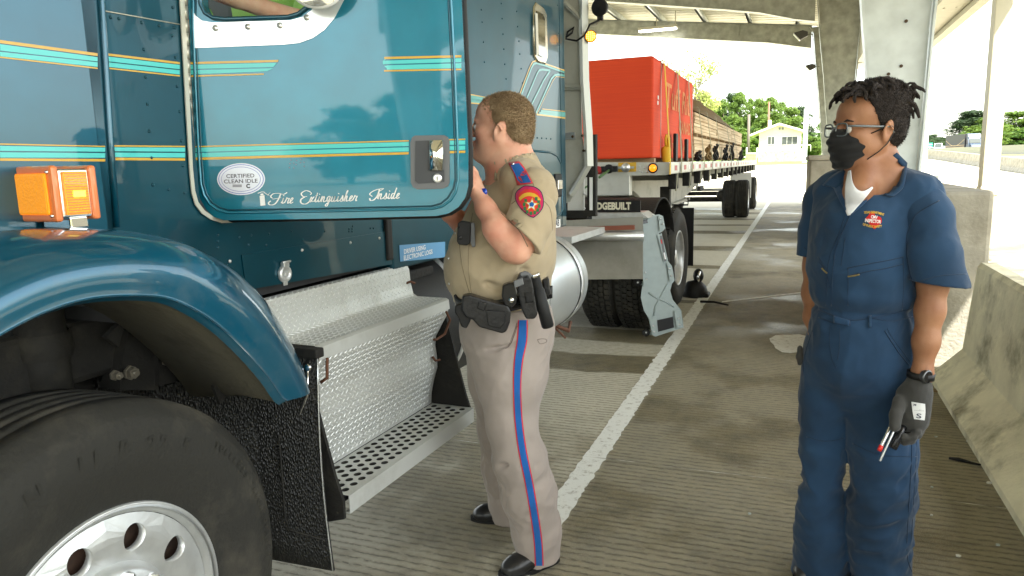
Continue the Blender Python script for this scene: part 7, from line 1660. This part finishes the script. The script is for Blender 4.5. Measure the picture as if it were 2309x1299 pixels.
# coverall
g = SDF((ix-.5, iy-.5, .0), (ix+.55, iy+.45, 1.66), .0052)
IF.chain(g, [(1978,425,.01,62),(1963,500,.0,106),(1955,600,.0,108),(1954,690,.0,91),(1942,745,.0,101),(1938,800,.0,108)], .05, fa=.98)
IF.c(g, (1885,425,.10,32), (2078,440,-.10,36), .06); IF.c(g, (2074,445,-.10,44), (2046,560,-.05,62), .05); IF.c(g, (1880,440,.09,38), (1880,600,.04,44), .05)
IF.c(g, (2040,640,-.03,44), (2020,700,-.02,50), .04); IF.c(g, (1892,640,.02,38), (1890,690,.02,34), .04)
IF.chain(g, [(1890,800,.05,66),(1864,900,.06,58)], .05); IF.chain(g, [(1981,800,-.04,76),(1986,900,-.05,72)], .05)
IF.chain(g, [(1864,900,.06,58),(1858,940,.06,52),(1857,1010,.05,46),(1855,1075,.05,38),(1852,1130,.06,44),(1853,1200,.07,54),(1852,1318,.08,64)], .012)
IF.chain(g, [(1986,900,-.05,72),(1988,940,-.05,70),(1991,1010,-.06,67),(1993,1075,-.06,60),(1988,1130,-.05,63),(1983,1200,-.04,63),(1985,1318,-.04,58)], .012)
IF.c(g, (1908,1010,-.10,7), (1906,1100,-.10,16), .03, 's')
def cf(P):
    z = P[:, 2]; q = -.006*folds(P, 20, 31, .6)-.003*folds(P, 44, 32, .8); q = q-.009*folds(P, 24, 33, 1.4)*np.exp(-((z-.32)/.25)**2)-.004*folds(P, 28, 36, 1.2)*np.exp(-((z-1.02)/.08)**2)
    q = q+.010*np.exp(-((z-IFW)/.012)**2)-.012*np.exp(-((z-IFW-.045)/.03)**2); return q
IFW = IF.P(1950, 712, -.15).z
g.disp(cf)
for a, b, r, o in (((1870,860),(1905,1000),7,-.14),((1912,880),(1960,960),7,-.17),((2040,600),(1990,640),7,-.18),((2050,520),(1985,600),6,-.19),((1900,560),(1930,680),5,-.15),((2060,760),(2040,850),5,-.17),((1810,900),(1850,930),5,-.05),((1985,1010),(2050,990),5,-.17),((1970,1180),(2040,1150),8,-.17),((1990,1240),(2050,1250),6,-.16),((1820,1150),(1870,1200),6,-.05),((1890,740),(1910,860),5,-.16),((1975,740),(1950,830),4,-.18),((2030,480),(1960,540),5,-.17)): IF.c(g, (a[0],a[1],o,r), (b[0],b[1],o-.01,r*.5), .025, 's')
# neck opening in a V
IF.c(g, (1975,360,-.02,58), (1962,402,-.05,60), .006, 's'); IF.c(g, (1940,392,-.26,30), (1922,450,-.28,12), .008, 's'); IF.c(g, (1945,395,-.19,34), (1925,445,-.22,16), .008, 's'); IF.c(g, (1950,395,-.12,38), (1930,440,-.16,20), .008, 's')
cov = IF.obj('coverall', g, M_navy2, 1)
# sleeves, hollow at the hem
g = SDF((ix-.1, iy-.5, 1.0), (ix+.6, iy+.2, 1.62), .0045)
IF.chain(g, [(2072,436,-.10,42),(2092,490,-.14,48),(2103,570,-.17,52),(2117,650,-.19,61)], .03); g.disp(lambda P: -.003*folds(P, 30, 41, .9)); g.half(IF.P(2124,641,-.19), Vector((0,0,-1.))+IF.rt*-.13, ); IF.c(g, (2106,606,-.18,44), (2116,670,-.19,53), .003, 's')
sl1 = IF.obj('sleeve', g, M_navy2, 1, cov)
g = SDF((ix-.5, iy-.2, 1.05), (ix+.1, iy+.5, 1.62), .0045)
IF.chain(g, [(1876,428,.12,38),(1857,455,.14,40),(1847,520,.16,39),(1838,585,.16,41)], .03); g.disp(lambda P: -.003*folds(P, 30, 42, .9)); g.half(IF.P(1838,585,.16), Vector((0,0,-1.))+IF.rt*-.25); IF.c(g, (1842,560,.16,36), (1836,610,.16,37), .003, 's')
sl2 = IF.obj('sleeve', g, M_navy2, 1, cov)
IF.bvh(cov, sl1, sl2)
IF.bvh(cov, body2); mb = MB(); IF.patch([(1918,384),(1922,409),(1932,426),(1947,431),(1966,421)], [(1913,386),(1906,428),(1911,486),(1944,454),(1968,424)], mb, .008, 18, 8); mb.build('undershirt', M_tee, pi_, sol=.003); IF.bvh(cov, sl1, sl2)
# collar leaves
mb = MB(); IF.patch([(2022,344),(1990,372),(1962,425),(1969,432)], [(2046,368),(2042,400),(2035,425),(2012,444)], mb, .011, 14, 8); mb.build('collar', M_navy2, cov, sol=.004)
mb = MB(); IF.patch([(1918,369),(1895,385),(1872,400),(1855,418)], [(1920,374),(1915,395),(1905,410),(1885,424)], mb, .010, 12, 5); mb.build('collar', M_navy2, cov, sol=.004)
mb = MB(); IF.patch([(1908,395),(1902,430),(1910,480)], [(1880,425),(1892,450),(1910,482)], mb, .007, 12, 5); IF.patch([(1962,425),(1940,455),(1912,482)], [(1966,432),(1950,458),(1920,484)], mb, .007, 12, 4); mb.build('lapel', M_navyl, cov, sol=.003)
# seams
mb = MB()
IF.line([(1917,483),(1905,510),(1885,560),(1877,620),(1874,690)], mb, .0020); IF.line([(1905,487),(1890,530),(1868,590),(1862,690)], mb, .0012)
IF.line([(2118,452),(2070,480),(2052,510),(2044,545),(2048,600),(2062,650)], mb, .0020); IF.line([(1910,605),(1960,595),(2000,588),(2036,580)], mb, .0016); IF.line([(1912,622),(1960,612),(2000,605),(2036,596)], mb, .0016); IF.line([(2036,578),(2038,640),(2034,700)], mb, .0012); IF.line([(1912,606),(1912,690)], mb, .0010)
IF.line([(1845,580),(1858,600),(1868,608)], mb, .0014); IF.line([(1846,590),(1862,612),(1870,650)], mb, .0012)
IF.line([(1846,698),(1880,712),(1918,722),(1960,718),(2010,708),(2060,694)], mb, .0018); IF.line([(1846,716),(1880,728),(1915,734)], mb, .0018); IF.line([(1915,720),(1917,734)], mb, .002); IF.line([(1960,716),(2010,724),(2058,714)], mb, .0014)
IF.line([(1995,745),(2010,770),(2030,800),(2052,826)], mb, .0016); IF.line([(2000,740),(2018,770),(2056,820)], mb, .0010); IF.line([(1872,735),(1870,770),(1876,810),(1885,830)], mb, .0014); IF.line([(1893,740),(1893,780),(1888,812)], mb, .0012)
IF.line([(1818,985),(1860,995),(1905,988)], mb, .0014); IF.line([(1922,1000),(1960,1018),(2000,1028),(2068,1030)], mb, .0014); IF.line([(2052,830),(2056,1000),(2052,1100),(2045,1240),(2056,1290)], mb, .0018); IF.line([(2062,830),(2066,1000),(2062,1100),(2054,1230)], mb, .0012); IF.line([(1832,745),(1815,800),(1810,850)], mb, .0012)
IF.line([(2068,636),(2120,622),(2180,618)], mb, .0013); IF.line([(1812,558),(1830,570),(1842,576)], mb, .0013); IF.line([(1905,540),(1896,600)], mb, .001)
mb.build('coverall_seam', M_navyd, cov)
mb = MB(); IF.patch([(1958,712),(1958,740)], [(1966,711),(1966,739)], mb, .006, 4, 2); mb.build('belt_loop', M_navy2, cov, sol=.003)
mb = MB(); IF.patch([(1880,712),(1916,722)], [(1880,728),(1914,735)], mb, .005, 6, 3); mb.build('waist_tab', M_navyl, cov, sol=.003)
mb = MB(); IF.line([(1912,624),(1925,622),(1938,619)], mb, .003, .002); mb.build('zip', mat('brass_zip', (.35,.28,.12), .4, .7), cov)
mb = MB(); IF.line([(1853,605),(1860,612),(1865,616)], mb, .003, .002); mb.build('zip', MATS['brass_zip'], cov)
# embroidered emblem: red state shape, gold arcs of words
mb = MB(); mb.use(clothm('emblem_red', (.50,.02,.02)))
IF.patch([(1962,478),(1958,486),(1951,494),(1956,500),(1964,508),(1970,516)], [(1972,478),(1974,486),(1986,490),(1988,502),(1980,508),(1973,517)], mb, .003, 12, 6)
mb.use(clothm('emblem_gold', (.70,.45,.04))); IF.text(mb, 'TEXAS DEPARTMENT', 1971, 480.5, 46, 5.5, .10, .005, arc=3.2); IF.text(mb, 'OF PUBLIC SAFETY', 1967, 509, 43, 5.5, .10, .005, arc=-3.2)
mb.use(clothm('emblem_white', (.78,.78,.75))); IF.text(mb, 'CMV', 1971.5, 489.5, 15, 7.5, .10, .0055, bold=.03); IF.text(mb, 'INSPECTOR', 1968.5, 498.5, 36, 8, .10, .0055, bold=.03)
mb.build('emblem', None, cov)
# wrist watch
c0 = IF.P(2076, 846, -.21); c1 = IF.P(2074, 858, -.21); ax = (IF.P(2079,830,-.21)-IF.P(2072,872,-.21)).normalized()
mb = MB(); mb.lathe([(-.010,.0365),(-.010,.0395),(.010,.0395),(.010,.0365)], c0-IF.O, ax, 32); wt = mb.build('watch', M_black, pi_)
wc = IF.P(2090, 850, -.245); n_ = (-IF.fw+IF.rt*.45).normalized(); mb = MB(); mb.lathe([(-.012,.019),(0,.022),(.004,.0215),(.005,.018)], wc-IF.O, n_, 32); wf_ = mb.build('watch_case', mat('watch_metal', (.12,.125,.13), .3, .8), wt); mb = MB(); mb.lathe([(.0045,.018),(.0048,1e-4)], wc-IF.O, n_, 32); mb.build('dial', M_blackg, wf_)
# glove (a continuous knitted surface with its fingers)
g = SDF(np.array(IF.P(2050,930,-.21))-.16, np.array(IF.P(2050,930,-.21))+.16, .0030)
IF.chain(g, [(2072,862,-.21,25),(2070,878,-.21,26)], .01); IF.c(g, (2068,885,-.22,28), (2060,935,-.225,30), .02); IF.c(g, (2045,890,-.20,22), (2040,945,-.205,26), .02); IF.c(g, (2070,900,-.22,24), (2066,950,-.22,24), .02)
IF.chain(g, [(2030,905,-.22,15),(2020,935,-.25,12.5),(2018,962,-.265,11.5)], .008)                 # thumb
IF.chain(g, [(2034,945,-.19,13),(2026,972,-.19,11),(2030,985,-.22,10),(2038,985,-.245,9)], .005)       # index
IF.chain(g, [(2046,955,-.205,13),(2040,982,-.21,11.5),(2040,993,-.235,10.5),(2050,988,-.25,9)], .005)
IF.chain(g, [(2058,955,-.215,13),(2056,982,-.22,11.5),(2054,991,-.24,10),(2060,984,-.255,9)], .005)
IF.chain(g, [(2072,948,-.215,12),(2072,970,-.22,10.5),(2068,981,-.24,9),(2068,974,-.255,8)], .005)
g.disp(lambda P: .0006*noise3(P, 220, 2)-.001*folds(P, 60, 3, 1.))
glv = IF.obj('glove', g, clothm('glove_black_knit', (.045,.044,.040), sc=1800, var=.15), 1)
IF.bvh(glv); mb = MB(); mb.use(mat('glove_label', (.62,.62,.60), .5)); IF.patch([(2055,906),(2058,930),(2061,945)], [(2086,911),(2087,930),(2085,948)], mb, .0015, 6, 5); mb.use(M_ink); IF.text(mb, 'S', 2072, 938, 12, 11, .1, .0028); IF.text(mb, '....::..', 2072, 925, 22, 2.5, .1, .0028); IF.text(mb, 'M', 2063, 913, 6, 5, .1, .0028); mb.build('glove_label', None, glv)
g = SDF(np.array(IF.P(1808,800,.0))-.09, np.array(IF.P(1808,800,.0))+.09, .004); IF.chain(g, [(1804,785,.05,6),(1803,805,.05,7),(1803,820,.05,5)], .01); IF.obj('glove', g, MATS['glove_black_knit'], 1)
# boots
shoe(IF, (1865,1330), (1805,1345), .10, .04, .05, 'boot'); shoe(IF, (1975,1325), (1915,1345), .0, -.10, .05, 'boot')
# things held in the hand: two pens and a small torch
def held(name, a, b, r, m, label, cat, tip=None, grp=None):
    A, B = IF.P(*a), IF.P(*b); t = thing(name, label, cat, A, 0, grp); d = B-A; mb = MB(); mb.tube([Vector(), d*.98, d], [r, r, r*.8], 14); o = mb.build('barrel', m, t)
    if tip: mb = MB(); u = d.normalized(); mb.tube([d*.86, d*1.0], r*1.12, 14); mb.build('tip', tip, t)
    return t
held('inspection_pen', (2022,930,-.235), (1982,1017,-.265), .0058, mat('pen_silver', (.75,.76,.76), .15, .9), 'silver pen with red tip held in the gloved hand', 'pen', mat('pen_red', (.65,.03,.02), .3))
held('tread_gauge', (2034,930,-.23), (1984,1040,-.245), .0036, M_alu, 'long thin steel gauge held in the gloved hand under the red tipped pen', 'gauge')
t = held('pocket_torch', (2045,945,-.225), (2012,1012,-.245), .0125, M_blackg, 'short black ribbed torch held in the gloved hand', 'torch')
mb = MB(); d = IF.P(2012,1012,-.245)-IF.P(2045,945,-.225)
for k in range(9): mb.lathe([(-.0012,.0125),(0,.0142),(.0012,.0125)], d*(.45+.055*k), d, 18)
mb.build('grip_ribs', M_black, t)
# ================================================================== DRIVER, seen through the door window
# sits in the cab; lime shirt, face above the frame
dv = W(628, 40, 3.05); dv.z -= .32; pd = thing('person', 'driver in a lime green shirt seated in the cab, seen through the door window', 'person', (dv.x, dv.y, dv.z))
g = SDF(np.array(dv)+np.array([-.45,-.75,-.05]), np.array(dv)+np.array([.45,.45,.78]), .008); D3 = lambda x, y, z: np.array(dv)+np.array([x, y, z])
g.cone(D3(0,0,.05), D3(0,0,.35), .17, .19, .05); g.cone(D3(-.17,0,.46), D3(.17,0,.46), .07, .07, .08)
for s in (-1, 1): g.cone(D3(s*.21,0,.44), D3(s*.26,-.18,.25), .065, .055, .04)
mdrv = clothm('lime_shirt_cloth', (.36,.62,.12)); V_, F_ = g.mesh(1); shd = mesh_obj('shirt', V_, F_, mdrv, pd, dv)
g = SDF(np.array(dv)+np.array([-.5,-.75,-.0]), np.array(dv)+np.array([.5,.35,.98]), .006); add_head(g, Vector(D3(0,-.03,.72)), rot_to((.5,-.86,0)), 1.); g.cone(D3(0,0,.5), D3(0,0,.1), .08, .13, .05)
for s in (-1, 1):
    g.cone(D3(s*.2,0,.42), D3(s*.26,-.18,.25), .05, .042, .03); g.cone(D3(s*.26,-.18,.25), D3(s*.2,-.48,.28), .04, .028, .02); g.cone(D3(s*.2,-.48,.28), D3(s*.18,-.55,.29), .03, .028, .01); g.cone(D3(0,0,.45), D3(s*.2,0,.42), .05, .05, .03)
    for q in range(4): g.cone(D3(s*(.16+.018*q),-.56,.30), D3(s*(.15+.018*q),-.62,.29-.01*q), .009, .008, .004)
    g.cone(D3(s*.17,-.52,.31), D3(s*.13,-.56,.33), .011, .009, .005)
V_, F_ = g.mesh(1); mesh_obj('body', V_, F_, M_skin1, pd, dv)
g = SDF(np.array(dv)+np.array([-.4,-.85,-.35]), np.array(dv)+np.array([.4,.3,.2]), .010)
for s in (-1, 1): g.cone(D3(s*.1,0,.03), D3(s*.14,-.48,.05), .09, .07, .04); g.cone(D3(s*.14,-.48,.05), D3(s*.14,-.55,-.28), .06, .05, .03)
V_, F_ = g.mesh(1); mesh_obj('trousers', V_, F_, mat('driver_denim', (.03,.05,.10), .9), pd, dv)
mb = MB(); mb.box((-2.75, 1.95, 1.25), (-2.2, 2.5, 1.80), .04); mb.box((-2.75, 2.4, 1.3), (-2.2, 2.55, 2.4), .05); tb(mb, 'seat', mat('seat_cloth', (.12,.12,.13), .9), cabo)
mb = MB(); mb.tube([(-2.08+.22*math.cos(k/16*6.283), 1.52+.06*math.sin(k/16*6.283), 1.78+.20*math.sin(k/16*6.283)) for k in range(16)], .014, 8, closed=True); tb(mb, 'steering_wheel', M_black, cabo)
# ================================================================== SMALL THINGS ON THE WALKWAY
rs = random.Random(3)
def chip(px, py, s, label, m, i):
    p = GP(px, py); mb = MB(); n = 5; mb.prism([(s*(.6+.5*rs.random())*math.cos(6.28*k/n), s*(.5+.4*rs.random())*math.sin(6.28*k/n), 0) for k in range(n)], (0,0,.006)); o = mb.build('debris_chip', m); o.location = (p.x, p.y, .001); tag(o, label, 'debris', 'chips scattered on the walkway')
M_chipw = mat('pale_chip', (.65,.65,.60), .7); M_chipg = mat('glass_chip', (.45,.50,.48), .2)
for i, (x, y, s, lb_) in enumerate(((2184,997,.012,'pale flat chip right of the dark twig on the walkway'),(2110,986,.008,'small pale chip directly right of the gloved hand'),(2230,1090,.014,'bright chip below the dark twig near the barrier'),(2101,1100,.007,'tiny pale chip between the inspector leg and the barrier'),(2160,1255,.010,'pale chip near the lower edge right of the inspector'),(2250,1230,.009,'small chip near the lower right corner of the walkway'),(2100,1163,.007,'tiny chip beside the inspector trouser hem'),(1690,1160,.008,'lone pale speck on the walkway left of the inspector'))): chip(x, y, s, lb_, M_chipw if i % 2 == 0 else M_chipg, i)
mb = MB(); a, b = GP(2140,1033,.006), GP(2212,1048,.006); mb.tube([Vector(), (b-a)*.3+Vector((0,0,.004)), (b-a)*.7, b-a], [.006,.010,.007,.004], 6); o = mb.build('twig', M_black); o.location = a; tag(o, 'dark twig lying on the walkway near the barrier', 'twig')
mb = MB(); c = GP(2113, 882, .0); mb.lathe([(0,.04),(.004,.04),(.006,.03),(.005,1e-4)], (0,0,0), (0,0,1), 20); o = mb.build('drain_plug', mat('brown_plug', (.22,.15,.07), .7)); o.location = (c.x, c.y, .002); tag(o, 'round brown plug set in the walkway before the pedestal', 'plug')
